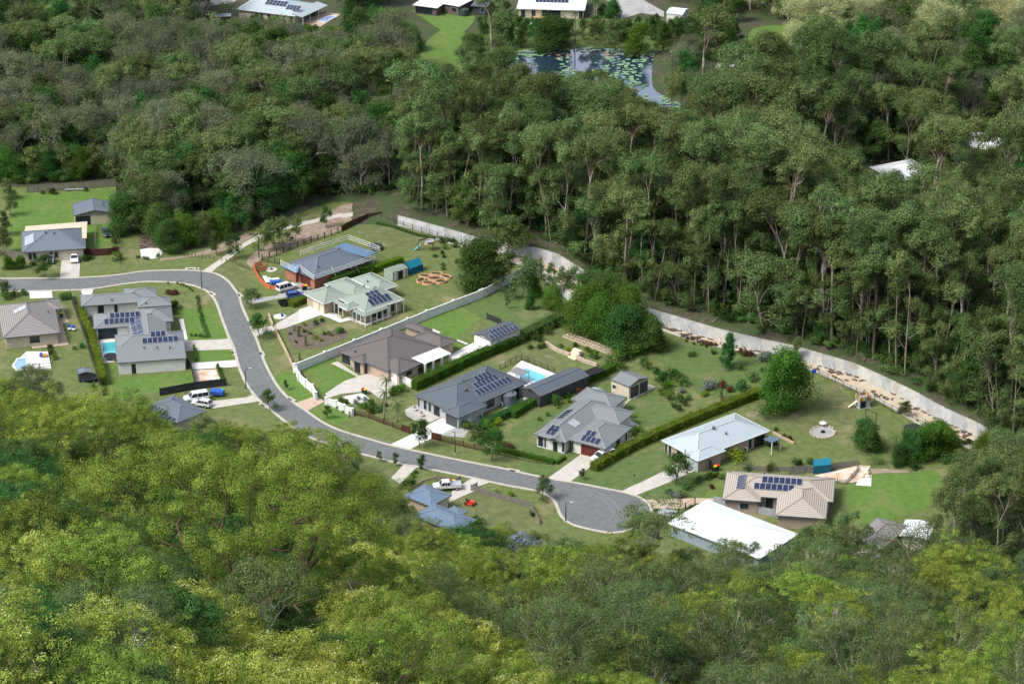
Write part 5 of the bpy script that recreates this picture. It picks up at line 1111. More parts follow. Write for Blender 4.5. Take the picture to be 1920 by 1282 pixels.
T = [
 ('dense','M',(1490,1165),12.5,'big dense round tree standing alone on the lawn at the end of the long hedge',.95),
 ('conifer','M',(908,712),8,'dark conical tree on the green lawn in front of the drain',.95),
 ('silver','M',(1625,640),5,'small dark tree behind the big round tree, against the drain wall',.6),
 ('dense','X',(905,540),10.5,'large round dark green tree at the back corner of the white walled yard',1.25),
 ('silver','X',(952,484),9.5,'pale green willowy tree hiding the drain wall behind the large round tree',1.3),
 ('dense','X',(1085,618),8.5,'lush green tree in the thicket by the drain, at its left side',1.2),('dense','X',(1125,640),8.5,'lush green tree at the front middle of the thicket by the drain',1.25),
 ('dense','X',(1175,655),9,'lush bright tree at the front right of the thicket by the drain',1.25),('dense','X',(1140,598),9.5,'tallest lush tree in the middle of the thicket by the drain',1.1),
 ('dense','X',(1215,655),7,'lower green tree at the right end of the thicket by the drain',1.2),('dense','X',(1105,580),8,'dark tree at the back left of the thicket by the drain',1.1),('dense','X',(1185,608),8,'dark tree at the back right of the thicket by the drain',1.1),
 ('wispy','H',(450,560),8,'slim grey-green tree beside the white wall in the back yard lawn',1.3),('wispy','H',(640,640),9.5,'tallest slim tree in the middle of the shaded back lawn',1.5),
 ('wispy','H',(530,440),6,'slim tree at the inner corner of the white wall',1.2),('wispy','H',(750,470),6,'slim light tree near the top corner of the white wall',1.1),
 ('dense','H',(800,645),4.2,'small dark bushy tree in the shaded back lawn',.95),('dense','H',(745,785),3.6,'small dark round tree left of the wide round bush in the back lawn',.8),('dense','H',(990,800),5,'wide dark round bushy tree at the right of the back lawn',1.15),
 ('wispy','H',(900,540),6.5,'first slim pine along the white wall by the drain',.9),('wispy','H',(990,560),6,'second slim pine along the white wall by the drain',.8),('wispy','H',(1110,640),7,'third and fullest slim pine along the white wall by the drain',1.1),('wispy','H',(1240,670),7.5,'fourth slim pine along the white wall, nearest the thicket',1.0),
 ('wispy','H',(505,775),3.5,'young thin tree alone on the lawn above the white shed',.7),
 ('street','D',(1158,1062),4.2,'small round street tree on the near kerb at the middle of the bend',.95),('street','J',(482,445),5.6,'full dark street tree beside the wide driveway of the slate-grey house',1.0),
 ('street','J',(1240,582),6,'upright street tree in front of the low clipped hedge',.85),('silver','K',(200,535),4.6,'round grey-green street tree at the neck of the cul-de-sac',.95),
 ('street','D',(1055,300),5,'street tree with spreading crown above a ring of plants, by the first kerb',1.15),('silver','C',(955,1155),4.2,'grey bushy street tree by the kerb below the grey driveway',1.3),
 ('street','C',(782,645),5.4,'young street tree on the left edge of the concrete path',.9),('street','C',(590,600),4.4,'small bright tree on the verge before the woodland edge',.8),
 ('wispy','C',(1075,550),6.5,'left tree of the cluster beside the concrete path',1.3),('wispy','C',(1190,520),7,'middle tree of the cluster beside the concrete path',1.4),('wispy','C',(1270,500),7,'right tree of the cluster beside the concrete path',1.2),('wispy','C',(1400,465),6.5,'upright tree right of the cluster beside the concrete path',1.1),
 ('street','C',(1738,320),4.6,'small bright round tree on the verge above the dark paling fence',.9),('street','C',(905,405),3.8,'small tree where the path meets the woodland edge',.8),
 ('street','A',(455,1062),5.2,'small green tree on the front lawn of the far left house',1.1),
 ('street','L',(470,930),6.2,'irregular dark green tree beside the long driveway of the pale-roofed house',1.1),('street','L',(585,790),2.2,'tiny tree on the driveway of the pale-roofed house',.8),
 ('street','K',(612,330),2.2,'tiny sapling on the verge beside the wide driveway',1.0),('street','J',(70,590),2.2,'leftmost of the three saplings on the near verge',.8),('street','J',(235,630),2.4,'middle of the three saplings on the near verge',.8),('street','J',(492,680),3,'rightmost of the three saplings on the near verge',.85),
 ('street','D',(1745,1140),2.8,'young tree on the bright verge beside the paver driveway',.9),('street','D',(1325,840),2,'tiny sapling on the bright verge left of the white gate',.8),
 ('dense','N',(805,1240),6,'wide olive bushy tree below the swing frame',1.15),('street','P',(1000,1100) if False else (640,430),3,'broad-leaved small tree beside the drain fence',1.3),
 ('dense','P',(700,900),6,'lush dark tree among banana plants at the lower right',1.0),('dense','P',(860,870),6.5,'lush green tree right of the banana plants',1.1),('dense','P',(980,800),6,'lush green tree below the dark trampoline tank',1.1),('dense','P',(1090,850),5.5,'lush tree between tank and drain end',1.1),('dense','P',(600,960),4,'low dark bushy tree at the back of the striped garden path',1.0),('dense','P',(1500,880),5.5,'green leafy tree at the end of the drain',1.3),
 ('silver','A',(100,250),5,'first leafy tree of the row along the far left boundary',.8),('silver','A',(110,420),5,'second leafy tree of the row along the far left boundary',.8),('silver','A',(60,620),5.5,'third leafy tree of the row along the far left boundary',.8),('silver','A',(40,820),6,'fourth leafy tree of the row along the far left boundary',.9),('dense','A',(100,970),3,'low bushy tree in the front corner of the far left garden',1.1),('dense','A',(205,960),2.8,'rounded bush tree beside the far left house front',1.1),
 ('dense','X',(236,438),9,'large dark tree overhanging the far left shed',1.1),('dense','X',(266,412),9,'dark tree behind the woodheap, left',1.0),('dense','X',(305,452),8.5,'dark tree at the right of the woodheap',1.1),('wispy','X',(285,430),10,'thin tree with pale trunk behind the woodheap',1.3),
 ('dense','X',(322,470),7,'bushy tree on the front of the woodland edge, left',1.1),('dense','X',(352,463),7,'bushy tree on the front of the woodland edge, second from left',1.1),('silver','X',(385,452),6.5,'bushy grey-green tree on the front of the woodland edge, middle',1.0),('dense','X',(415,443),6,'bushy tree on the front of the woodland edge, second from right',1.1),('silver','X',(448,428),6,'grey-green bushy tree on the front of the woodland edge, right',1.1),
 ('dense','X',(335,435),8,'taller dark tree behind the woodland edge bushes',1.0),('silver','X',(470,408),8,'olive tree at the bend of the concrete path',1.1),('dense','X',(505,400),8,'round bright tree above the bend of the concrete path',1.2),('silver','X',(540,385),7,'olive tree above the concrete path, further right',1.2),
 ('dense','Q',(1480,330),9,'wide flat-topped bright green tree at the top between the far houses',1.7),('dense','Q',(1650,380),6,'lower green tree at the foot of the flat-topped tree',1.4),('dense','R',(870,385),9,'round olive tree on the far bank of the lily pond',1.5),('dense','R',(260,440),6.5,'round bright tree left of the lily pond on the mown slope',1.3),
 ('silver','R',(455,370),10,'tall olive tree on the left bank of the lily pond',1.1),('dense','R',(1480,420),8,'bright green tree on the right bank of the lily pond',1.0),('silver','R',(1330,400),9,'grey-green tree on the far right bank of the lily pond',1.1),('dense','R',(1310,140),5,'round tree beside the grey driveway at the top',1.2),
 ('dense','Q',(640,300) if False else (620,265),5,'dark palm-like thicket tree before the far pool, left',1.5),('dense','Q',(880,340),5,'dark thicket tree before the far pool, middle',1.4),('dense','Q',(1040,350),5.5,'dark thicket tree before the far pool, right',1.4),
 ('dense','S',(1005,185),6,'small bright yellow-green tree in the pale woodland',.95),
]
for k, t, p, hh, lab, wd in T: ptree(k, t, p, hh, lab, wd)
# palms
def palm(tile, p, h, label, n=16, fl=2.2, m=None):
    q = tg(tile, p); o = empty('palm_tree', (q.x, q.y, 0), 0, label, 'palm'); tr = MB(); pts = [(0,0,-.3),(0.05,0,h*.3),(.1,.03,h*.65),(.12,.05,h)]
    tr.tube(pts, [.2,.15,.13,.12], 8); tr.build('trunk', M_bark_pale, o, smooth=True)
    V = []; F = []
    for i in range(n):
        az = i*2.4; el = .9 - 1.5*(i/n); prev = None; x = Vector((.12,.05,h)); d = Vector((cos(az)*cos(el), sin(az)*cos(el), sin(el))); sid = Vector((-sin(az), cos(az), 0))
        for j in range(9):
            d = (d + Vector((0,0,-.16))).normalized(); x2 = x + d*fl/9
            w_ = .42*fl*.35*(1 - abs(j-3.5)/6)
            for sg in (-1, 1):
                for q_ in (0,.5):
                    b0 = x.lerp(x2, q_); b1 = x.lerp(x2, q_+.3); tip = b0 + sid*sg*w_*1.3 + d*w_*.6 - Vector((0,0,w_*.5)); k_ = len(V); V += [b0, b1, tip]; F.append((k_, k_+1, k_+2))
            x = x2
    f = add_mesh('fronds', V, F, m or M_palm, o); return o
M_palm = leafmat('palm_leaves', (.03,.08,.02), (.03,.08,.02), hue=0, val=.1)
M_banana = leafmat('banana_leaves', (.06,.15,.03), (.06,.15,.03), hue=0, val=.1)
palm('F',(1025,870),4.2,'palm beside the driveway of the brown tiled house, top of the three'); palm('F',(1005,1095),6,'tallest palm inside the dark red slatted fence'); palm('F',(1140,1120),4,'palm on the dry lawn left of the slate-grey house')
palm('R',(1173,230),9,'left of the twin tall palms above the lily pond'); palm('R',(1190,245),9.3,'right of the twin tall palms above the lily pond'); palm('R',(1030,330),9,'lone tall palm on the far bank of the lily pond'); palm('Q',(1170,370),9.5,'tall palm in front of the far cream house pool'); palm('Q',(1190,350),8,'second palm just behind the tall one by the far pool'); palm('Q',(100,90),6,'palm beside the far street at upper left')
for i, (t, p, hh, lab) in enumerate([('P',(360,950),1.6,'banana plant nearest the curved garden fence'),('P',(330,940),1.4,'banana plant at the left of the clump'),('P',(550,760),2.2,'banana plant with one upright pale leaf'),('P',(1090,760),2,'banana plant with long drooping leaves near the drain')]):
    palm(t, p, hh, lab, 9, 2.4, M_banana)
# shrubs: kind, tile, point, radius m
S8 = {
 'shrub in the curved bark bed before the green-roofed house': ('E', [('dark',(165,1050),1.1),('green',(240,1020),.8),('lime',(60,1065),.8),('cone',(5,1180),1.0),('cone',(75,1275),1.1),('green',(55,1125),.7),('dark',(115,1155),.7),('lime',(165,1205),1.0),('lime',(235,1225),.7),('green',(265,1160),.7),('green',(340,1170),.7),('dark',(425,1145),1.5),('green',(310,1140),.5)]),
 'shrub in the left part of the curved bark bed': ('D', [('cone',(1405,230),.7),('green',(1450,200),.6),('red',(1420,350),.6),('green',(1360,265),.5),('green',(1505,240),.7)]),
 'conifer shrub standing along the inside of the white wall': ('F', [('cone',(165,550),.7),('cone',(268,505),.7),('cone',(367,470),.7),('cone',(125,480),.8)]),
 'young tree-like shrub along the side of the white wall': ('F', [('dark',(212,510),.7),('dark',(318,475),.7),('dark',(425,430),.9),('dark',(490,375),.6),('green',(560,350),.5),('dark',(597,335),.7),('dark',(638,320),.7),('lime',(660,285),.6),('green',(775,275),.6),('green',(880,240),.5),('dark',(985,195),.7)]),
 'shrub in the narrow bed outside the white front wall': ('F', [('red',(100,625),.7),('red',(150,655),.7),('green',(175,700),.8),('green',(205,740),.7),('green',(440,935),.9),('green',(485,960),.6),('green',(540,985),.9),('dark',(585,1020),.6)]),
 'bushy green plant inside the corner of the slatted fence': ('F', [('green',(560,905),1.0),('green',(600,930),1.0),('silver',(700,940),1.1),('bright',(780,975),1.3),('bright',(850,950),1.4),('green',(900,1000),1.3),('dark',(960,1010),1.4),('green',(1000,960),1.1),('green',(860,1030),1.2),('silver',(735,890),.8),('silver',(800,895),.8),('bright',(1190,800),1.5),('bright',(1120,820),1.5),('lime',(1080,845),1.2)]),
 'shrub on the woodland garden slope beside the back fence': ('E', [('green',(1490,200),1.4),('dark',(1560,180),1.3),('green',(1620,190),1.2),('dark',(1640,240),1.3),('dark',(1540,260),1.1),('dark',(1420,350),.9),('green',(1500,310),.8),('dark',(1500,440),.9),('green',(1505,480),.8),('dark',(1650,400),.9),('green',(1520,350),.7),('red',(1780,240),.8),('green',(1830,620),1.2),('green',(1760,700),1.0),('silver',(1680,560),.8)]),
 'shrub in the round beds below the timber terraces': ('I', [('green',(660,60),1.0),('lime',(580,100),.9),('dark',(500,60),.9),('silver',(715,150),.9),('bright',(790,110),1.1),('bright',(855,170),1.7),('green',(280,80),1.1),('green',(190,75),1.0),('green',(330,60),.9),('dark',(1030,250),2.2),('bright',(1120,210),2.2),('green',(1190,180),2.2),('bright',(1280,150),2.4),('green',(1340,120),2.2),('green',(1150,290),1.5)]),
 'shrub in the dense garden bed around the beige shed': ('M', [('green',(80,735),1.6),('dark',(160,790),1.5),('green',(250,870),2.2),('dark',(330,820),2.0),('green',(400,860),1.7),('dark',(470,900),2.0),('bright',(260,960),1.6),('bright',(300,1050),1.8),('lime',(320,920),1.2),('green',(420,1080),1.5),('dark',(510,1065),1.1),('green',(400,1170),1.3),('green',(475,1120),1.0),('silver',(440,985),1.1),('green',(530,1240),1.2),('green',(345,1130),1.1),('dark',(30,680),1.6),('bright',(215,1000),1.2)]),
 'shrub in the free-form beds of the wide green back lawn': ('M', [('silver',(690,950),2.0),('silver',(750,930),1.6),('red',(855,930),1.5),('red',(935,975),1.2),('lime',(670,1020),1.0),('lime',(700,1000),.7),('cone',(845,1030),1.0),('dark',(1035,960),1.8),('dark',(1080,930),1.8),('dark',(1165,850),1.9),('dark',(1290,760),1.0),('dark',(1045,740),1.4),('green',(760,575),1.0),('silver',(1290,660),2.2),('silver',(1340,640),1.8),('dark',(545,600),1.3),('green',(1080,600),1.0),('red',(870,1080),.9),('green',(920,1090),1.0),('green',(980,1070),1.0)]),
 'reddish shrub along the fence before the drain': ('M', [('red',(455,400),.7),('red',(500,420),.7),('red',(545,430),.8),('red',(620,455),.7),('red',(660,465),.7),('red',(700,480),.8),('red',(745,490),.8),('red',(790,490),.8),('red',(1050,575),1.0),('red',(1110,595),1.2),('red',(1160,600),1.2),('red',(1400,640),1.2),('red',(1440,650),1.0),('green',(480,450),.5),('green',(560,480),.5),('green',(640,490),.6),('green',(690,505),.6)]),
 'shrub beside the tan tiled house and its garden': ('L', [('green',(840,870),1.2),('dark',(800,890),1.1),('green',(740,900),1.1),('dark',(690,940),1.1),('green',(640,960),1.2),('dark',(610,990),1.2),('red',(860,980),.9),('silver',(500,1080),1.4),('silver',(450,1060),1.0),('dark',(560,1060),1.4),('dark',(410,1040),1.1),('green',(920,860),1.1),('bright',(970,880),1.0),('green',(280,1230),.8),('green',(640,1190),.8),('green',(1250,790),1.4),('green',(1480,790),1.5),('green',(1750,740),1.5),('green',(1880,720),1.2),('lime',(1110,690),2.4),('green',(1530,380),.8),('green',(1620,450),.8),('red',(1680,470),.8)]),
 'shrub in the bed around the gazebo lawn of the slate-grey house': ('J', [('bright',(1000,250),1.8),('green',(1080,290),1.8),('bright',(1200,260),1.8),('lime',(1300,210),1.5),('green',(1050,370),1.4),('green',(1150,360),1.7),('bright',(1230,330),1.8),('dark',(1120,410),1.3),('green',(960,230),1.4),('lime',(1260,290),1.4),('dark',(1330,420),1.5),('red',(1400,440),1.1),('red',(1445,450),.9),('green',(1290,390),1.3)]),
 'shrub on the lawn strip of the near corner block': ('J', [('lime',(1282,910),.9),('lime',(1430,950),1.0),('green',(1660,1150),.9),('dark',(1100,1240),1.9),('bright',(410,750),.9),('green',(440,710),.7),('green',(500,660),.6),('green',(390,850),1.6),('green',(330,870),1.6)]),
 'shrub beside the long hedgerow of the light grey house': ('I', [('bright',(290,830),.8),('bright',(370,780),.8),('bright',(590,640),.8),('lime',(480,700),.7),('green',(450,660),1.9),('bright',(400,620),1.6),('red',(710,560),1.4),('green',(580,590),1.2),('bright',(1310,950),1.5),('green',(1280,980),1.1),('lime',(1280,790),.8),('red',(1180,760),.8),('green',(1230,790),.7),('lime',(1080,940),.3)]),
 'shrub near the worn brown roofed house': ('B', [('green',(650,180),1.4),('bright',(700,170),1.4),('green',(540,740),1.0),('bright',(570,800),1.1),('green',(520,690),1.0),('dark',(860,680),1.2),('green',(780,700),.8),('dark',(980,1100),1.1),('green',(240,130),1.3),('green',(150,150),1.5),('bright',(60,180),1.5),('green',(40,120),1.5),('red',(1800,130),1.0),('red',(1840,120),1.0),('red',(1760,120),1.0),('green',(1840,270),1.8),('green',(1810,330),1.2),('green',(30,50),1.8)]),
 'shrub in the front garden of the far left house': ('A', [('green',(880,890),1.3),('green',(950,870),1.0),('bright',(1215,880),1.9),('bright',(1200,760) ,1.0),('green',(1210,700),1.4),('green',(1205,640),1.4),('green',(1215,560),1.4),('dark',(1210,500),1.4),('green',(340,940),1.2),('dark',(1440,860),.8),('dark',(1500,870),.7),('dark',(1540,870),.7),('dark',(1660,850),.9),('green',(560,190),1.5),('green',(440,190),.9),('green',(900,160),.9),('bright',(130,230),1.8),('bright',(950,480),.7),('green',(1070,490),.6),('green',(1000,480),.6)]),
 'shrub by the yard of the blue-roofed house lawn': ('G', [('green',(1500,330),1.4),('dark',(1450,300),1.6),('green',(1600,260),1.6),('dark',(1650,200),1.6),('dark',(1560,230),1.6),('dark',(1740,150),1.8),('green',(1700,180),1.5),('dark',(1800,60),1.8),('green',(1860,30),1.6)]),
 'shrub at the end of the drain fence': ('P', [('green',(590,420),.6),('green',(780,500),.6),('green',(1260,740),1.1),('green',(1310,720),1.0),('bright',(700,950),1.6),('green',(760,1000),1.6),('bright',(560,940),1.2),('dark',(1100,930),2.0),('green',(1180,900),2.0),('bright',(1020,700),1.7),('bright',(930,650),1.7),('green',(340,240),.5)]),
}
pos_words = ['left end','right end']
for lab, (t, L_) in S8.items():
    for kd, p, r_ in L_:
        q = tg(t, p); col = dict(green='green', dark='dark green', lime='yellow-green', red='reddish', silver='silvery', cone='pointed dark', bright='bright green')[kd]
        l2 = lab.replace('reddish ', ''); l2 = (col + ' ' + l2) if not l2.startswith(col) else l2
        shrub(kd, q.x, q.y, r_*.95, l2, lab[:60] + ' (' + col + ')')
# small balls of the clipped row along the bend, the row on the front lawn and the verge plugs
for i in range(26):
    t = i/25; P_ = smooth_line([tg('D', p)[:2] for p in [(395,-120),(410,0),(440,110),(465,200),(500,290)]], 6); q = P_[int(t*(len(P_)-1))]
    shrub('dark', q[0], q[1], .62, 'small dark bush in the close-set row curving across the bright lawn inside the bend', 'row of bushes inside the road bend')
for (x, y) in [(330,280),(375,280),(418,285),(457,292)]: q = tg('D', (x, y)); shrub('dark', q.x, q.y, .5, 'one of four little bushes in a row at the foot of the bright front lawn', 'four little bushes on the bright lawn', 1.4)
for (x, y) in [(250,925),(280,940),(310,960),(335,985),(225,915),(180,905),(85,905)]: q = tg('C', (x, y)); shrub('dark', q.x, q.y, .42, 'little bush in the dotted line on the lawn inside the road bend', 'dotted line of bushes', 1.3)

# hedges
def hedge(tile, pts, w_, h_, m, label, dens=26, lsize=.22, rag=.12, smooth=3, taper=None):
    L_ = smooth_line([tg(tile, p)[:2] for p in pts], smooth) if smooth else [tuple(tg(tile, p)[:2]) for p in pts]
    c0 = Vector(L_[0]); base = Vector((c0.x, c0.y, 0)); P = []
    N_ = []
    for i in range(len(L_)-1):
        a, b = Vector(L_[i]), Vector(L_[i+1]); d = b-a; ln = d.length
        if ln < .01: continue
        d.normalize(); nn = Vector((-d.y, d.x)); cnt = int(ln*dens*(w_ + 2*h_))
        for k in range(cnt):
            s_ = rng.random()*ln; u = rng.random()*(w_ + 2*h_); bul = 1 + .14*sin((s_ + i*7)*1.7) + .1*rng.normal()*rag*4
            if u < w_: off = u - w_/2; z = h_*bul; nv = (0,0,1)
            elif u < w_ + h_: off = -w_/2*bul; z = u - w_; nv = (-nn.x, -nn.y, .2)
            else: off = w_/2*bul; z = u - w_ - h_; nv = (nn.x, nn.y, .2)
            p = a + d*s_ + nn*off; P.append((p.x - base.x + rng.normal()*rag*.6, p.y - base.y + rng.normal()*rag*.6, max(.05, z + rng.normal()*rag*.6))); N_.append(nv)
    P = np.array(P); NV = np.array(N_) + rng.normal(size=P.shape)*.5; NV /= np.linalg.norm(NV, axis=1)[:,None]; n = len(P)
    a = np.cross(NV, rng.normal(size=(n,3))); a /= np.linalg.norm(a, axis=1)[:,None]; b = np.cross(NV, a); s_ = lsize*(.6 + .8*rng.random(n)); a *= (s_*.5)[:,None]; b *= (s_*.32)[:,None]
    V = np.stack([P-a, P-b, P+a, P+b], 1).reshape(-1,3); F = [(4*i,4*i+1,4*i+2,4*i+3) for i in range(n)]
    # woody core
    k0 = len(V); core = []; hw = w_/2*.82; 
    for i, q in enumerate(L_):
        d = (Vector(L_[min(i+1,len(L_)-1)]) - Vector(L_[max(i-1,0)])).normalized(); nn = Vector((-d.y, d.x)); q = Vector(q) - c0
        for o_, z in ((-hw,0),(-hw,h_*.9),(hw,h_*.9),(hw,0)): core.append((q.x + nn.x*o_, q.y + nn.y*o_, z))
    V = [tuple(v) for v in V] + core; nf = n
    for i in range(len(L_)-1):
        for j in range(3): F.append((k0+i*4+j, k0+i*4+j+1, k0+(i+1)*4+j+1, k0+(i+1)*4+j))
    F += [(k0,k0+3,k0+2,k0+1),(k0+4*len(L_)-4,k0+4*len(L_)-3,k0+4*len(L_)-2,k0+4*len(L_)-1)]
    o = add_mesh('hedge', V, F, m); o.location = base
    at = o.data.attributes.new('tone','FLOAT','FACE'); tone = np.concatenate([np.clip(.45*rng.random(n) + .55*(np.sin(P[:,0]*1.3 + P[:,1]*.9)*.5+.5), 0, 1), np.full(len(F)-n, .05)]); at.data.foreach_set('value', tone.astype(np.float32))
    return tag(o, label, 'hedge')
hedge('G', [(205,840),(420,740),(800,560),(1250,370)], 2.0, 2.1, M_hedge, 'long thick clipped green hedge between the brown tiled and slate-grey houses')
hedge('G', [(1260,360),(1400,290),(1600,190),(1800,80)], 2.6, 2.0, M_broad, 'dark uneven continuation of the clipped hedge behind the white shed', rag=.3)
hedge('X', [(1113,883),(1180,845),(1260,808),(1340,775),(1425,742)], 2.0, 1.8, M_hedgey, 'long yellow-topped hedge between the light grey and pale-roofed houses')
hedge('E', [(355,650),(500,590),(640,525),(780,510)], 1.9, 2.0, M_hedge, 'green hedge between the brick and the green-roofed house', rag=.2)
hedge('E', [(780,510),(900,460),(1080,400)], 1.6, 1.5, M_lime, 'lime green bushy hedge behind the small green shed', rag=.3)
hedge('C', [(1370,1150),(1460,1110),(1560,1070)], 1.9, 1.4, M_hedgey, 'short lime hedge beside the black trailer', rag=.3)
hedge('I', [(0,800),(150,700),(330,620),(560,520),(800,420),(1000,330),(1060,300)], 1.9, 1.6, M_hedge, 'flowering loose hedge between the carport and the light grey house', rag=.35, dens=20)
hedge('J', [(1130,250),(1250,180),(1420,105),(1600,30)], 1.9, 1.5, M_broad, 'dark glossy hedge along the gravel side yard of the slate-grey house', rag=.35, dens=20)
hedge('B', [(845,330),(900,480),(960,620),(1010,780),(1040,900),(1080,1080)], 1.5, 2.2, M_hedgey, 'tall yellow-green hedge along the dark boundary fence left of the pool', rag=.25, smooth=4)
hedge('J', [(1320,475),(1500,520),(1700,570),(1890,610)], .9, 1.0, M_hedge, 'low clipped hedge along the front fence of the light grey house', rag=.15)
hedge('K', [(350,170),(440,110)], .8, .7, M_hedge, 'short low hedge turning beside the wide driveway', rag=.2)
hedge('E', [(820,0),(1000,40),(1200,110),(1420,160)], .9, .5, M_shrub, 'strip of tall grass along the back fence by the drain', rag=.25)
hedge('D', [(600,610),(625,680),(655,760),(670,800)], .5, 1.0, M_hedge, 'narrow line of small shrubs on the right of the gravel patch', rag=.2)
hedge('D', [(355,410),(370,480),(380,545)], .4, 1.0, M_hedge, 'thin row of young shrubs between the two driveways', rag=.2)
# ------------------------------------------------ the big spreading tree and other things on the hillside
def hillpt(px, py):
    d = ray(px, py); o = Vector((0,0,CAM_H)); t = 100
    while t < 900:
        p = o + d*t
        if p.z <= hill_z(p.x, p.y): return p
        t += .5
    return G(px, py)
def hero(px, py, H, spread, label, m, bark, seed, leaves=70000, lean=(0,0), r0=.75, dead=True, forks=3):
    rg = np.random.default_rng(seed); b = hillpt(px, py); o = empty('spreading_gum', (b.x, b.y, b.z - .3), 0, label, 'gum tree'); mb = MB(); C = []; Rd = []
    def rec(p, d, L, r, dep):
        ps, rs, dd = limb(rg, p, d, L, r, r*.62, 6, .085, .02); mb.tube([Vector(q) for q in ps], rs, 8 if dep < 2 else 5, cap=False)
        if dep >= 1: C.append(ps[3] + rg.normal(size=3)*.8); Rd.append(.9 + .6*rg.random())
        if dep >= 3: C.append(ps[5] + rg.normal(size=3)*.9); Rd.append(.9 + .6*rg.random())
        if dep >= 4: C.append(ps[-1]); Rd.append(1.1 + .7*rg.random()); return
        n = 3 if dep < 3 else 3
        for i in range(n):
            az = i*2*pi/n + rg.random()*1.5; sp = (.55 + .35*rg.random())*(1.15 if dep == 0 else 1)
            u = np.cross(dd, (0,0,1.)); u /= np.linalg.norm(u) + 1e-6; v = np.cross(u, dd)
            nd = dd*.75 + (u*cos(az) + v*sin(az))*sp; nd[2] = nd[2]*.75 + .12
            rec(ps[-1], nd, L*(.70 + .15*rg.random()), r*.60, dep+1)
    for i in range(forks):
        az = i*2*pi/forks + .4; rec(np.array((0,0,0.)), np.array((cos(az)*spread + lean[0], sin(az)*spread*.5 + lean[1], .85)), H*.30, r0*(.8 if i else 1), 0)
    mb.build('trunk', bark, o, smooth=True); C = np.array(C); Rd = np.array(Rd)
    leafmesh('crown', C, Rd, np.maximum(20, (leaves*Rd**2/(Rd**2).sum())).astype(int), .2, m, rg, .6, .55, parent=o, rn=.28, out=1.1, hollow=.7)
    if dead:
        dl = MB(); pts = [Vector(q) for q in ((-1.5,-.5,5.5),(-2.6,-1,5.8),(-3.3,-1.3,4.8),(-3.6,-1.5,3.4),(-5.2,-2,2.6),(-8,-2.6,2.4))]
        dl.tube(pts, [.16,.15,.14,.12,.09,.03], 6); dl.tube([pts[3], pts[3] + Vector((-1.2,.4,.9)), pts[3] + Vector((-2.6,.5,1.0))], [.06,.05,.02], 5); dl.tube([pts[4], pts[4] + Vector((-1,-.3,-.9))], [.05,.02], 5)
        dl.build('dead_limb', M_bark_white, o, smooth=True)
    return o
hero(470, 1150, 30, 1.15, 'huge spreading gum with reddish limbs and a dead white branch, left foreground', M_hero, M_bark_red, 6, 210000, lean=(-.15,0), r0=.6)
hero(130, 1000, 12, .45, 'dark-stemmed gum with long narrow leafy limbs at the far left foreground', M_hill, M_bark_brown, 9, 30000, dead=False, r0=.4, forks=2)
hero(600, 1010, 9, .6, 'bushy gum rising against the road at the hillside edge', M_hill, M_bark_brown, 12, 30000, dead=False, r0=.35, forks=3)
hero(1690, 1100, 14, .6, 'open gum with dark forked branches standing before the white carport roof', M_gum, M_bark_brown, 15, 16000, dead=False, r0=.4, forks=2)
# fallen and dead branches, rocks
def branch(p0, p1, up, r, label, seed, m=None):
    rg = np.random.default_rng(seed); a, b = hillpt(*p0), hillpt(*p1); a = a + Vector((0,0,up)); b = b + Vector((0,0,up+1)); mb = MB(); n = 7; pts = []
    for i in range(n+1): t = i/n; v = a.lerp(b, t) + Vector((0,0,sin(t*3)*.8)) + Vector(rg.normal(size=3)*.18*(b-a).length/6); pts.append(v)
    base = pts[0].copy(); pts = [v - base for v in pts]; mb.tube(pts, [r*(1-.8*i/n) for i in range(n+1)], 6)
    for i in range(2, n): e = pts[i] + Vector(rg.normal(size=3))*1.2 + Vector((0,0,.6)); mb.tube([pts[i], pts[i].lerp(e, .5) + Vector((0,0,.15)), e], [r*.35, r*.25, r*.08], 4)
    o = mb.build('dead_branch', m or M_bark_white, smooth=True); o.location = base; return tag(o, label, 'branch')
branch((560,1205),(640,1160),3.5,.14,'fallen brown limb left of the yellow flowering trees',1,M_bark_brown); branch((700,1240),(870,1165),6,.10,'bare pale branch sticking out of the yellow trees',2)
branch((1060,1130),(1160,1180),7,.09,'twisted white dead branch in the middle of the foreground',3); branch((1050,1210),(1110,1140),7,.13,'dark leaning dead limb in the centre foreground',4,M_bark_brown); branch((1140,1200),(1260,1215),7,.07,'thin forked dead branch right of the dark leaning limb',5)
branch((15,1130),(60,1070),4,.10,'dead limb at the far left foreground',7)
def rock(p, r, label, seed):
    rg = random.Random(seed); q = hillpt(*p); b = MB(); b.ball((0,0,0), (r, r*.8, r*.6), 9, 6); b.V = [tuple(c*(1 + rg.uniform(-.2,.2)) for c in v) for v in b.V]
    o = b.build('rock', M_rock); o.location = q + Vector((0,0,.2)); o.rotation_euler = (rg.random(), rg.random(), rg.random()*6); return tag(o, label, 'rock', 'rocks on the hillside')
M_rock = mat('rock', (.13,.11,.11), (.3,.27,.26), scale=1.6, rough=1, bump=.7, bscale=3, coord='obj')
for i, (x, y) in enumerate([(45,985),(60,1000),(80,1010),(55,1030),(90,1045),(105,1020),(35,1015),(75,1060)]): rock((x, y), r8.uniform(.5,1.3), 'dark broken rock in the scree gap at the far left foreground', i)
for i, (x, y) in enumerate([(870,1165),(880,1172),(862,1178),(1110,1270),(1125,1262),(1150,1275),(1180,1270)]): rock((x, y), r8.uniform(.4,.9), 'grey rock in the gap between bushes, ' + ('centre foreground' if i < 3 else 'bottom edge right of centre'), i+20)

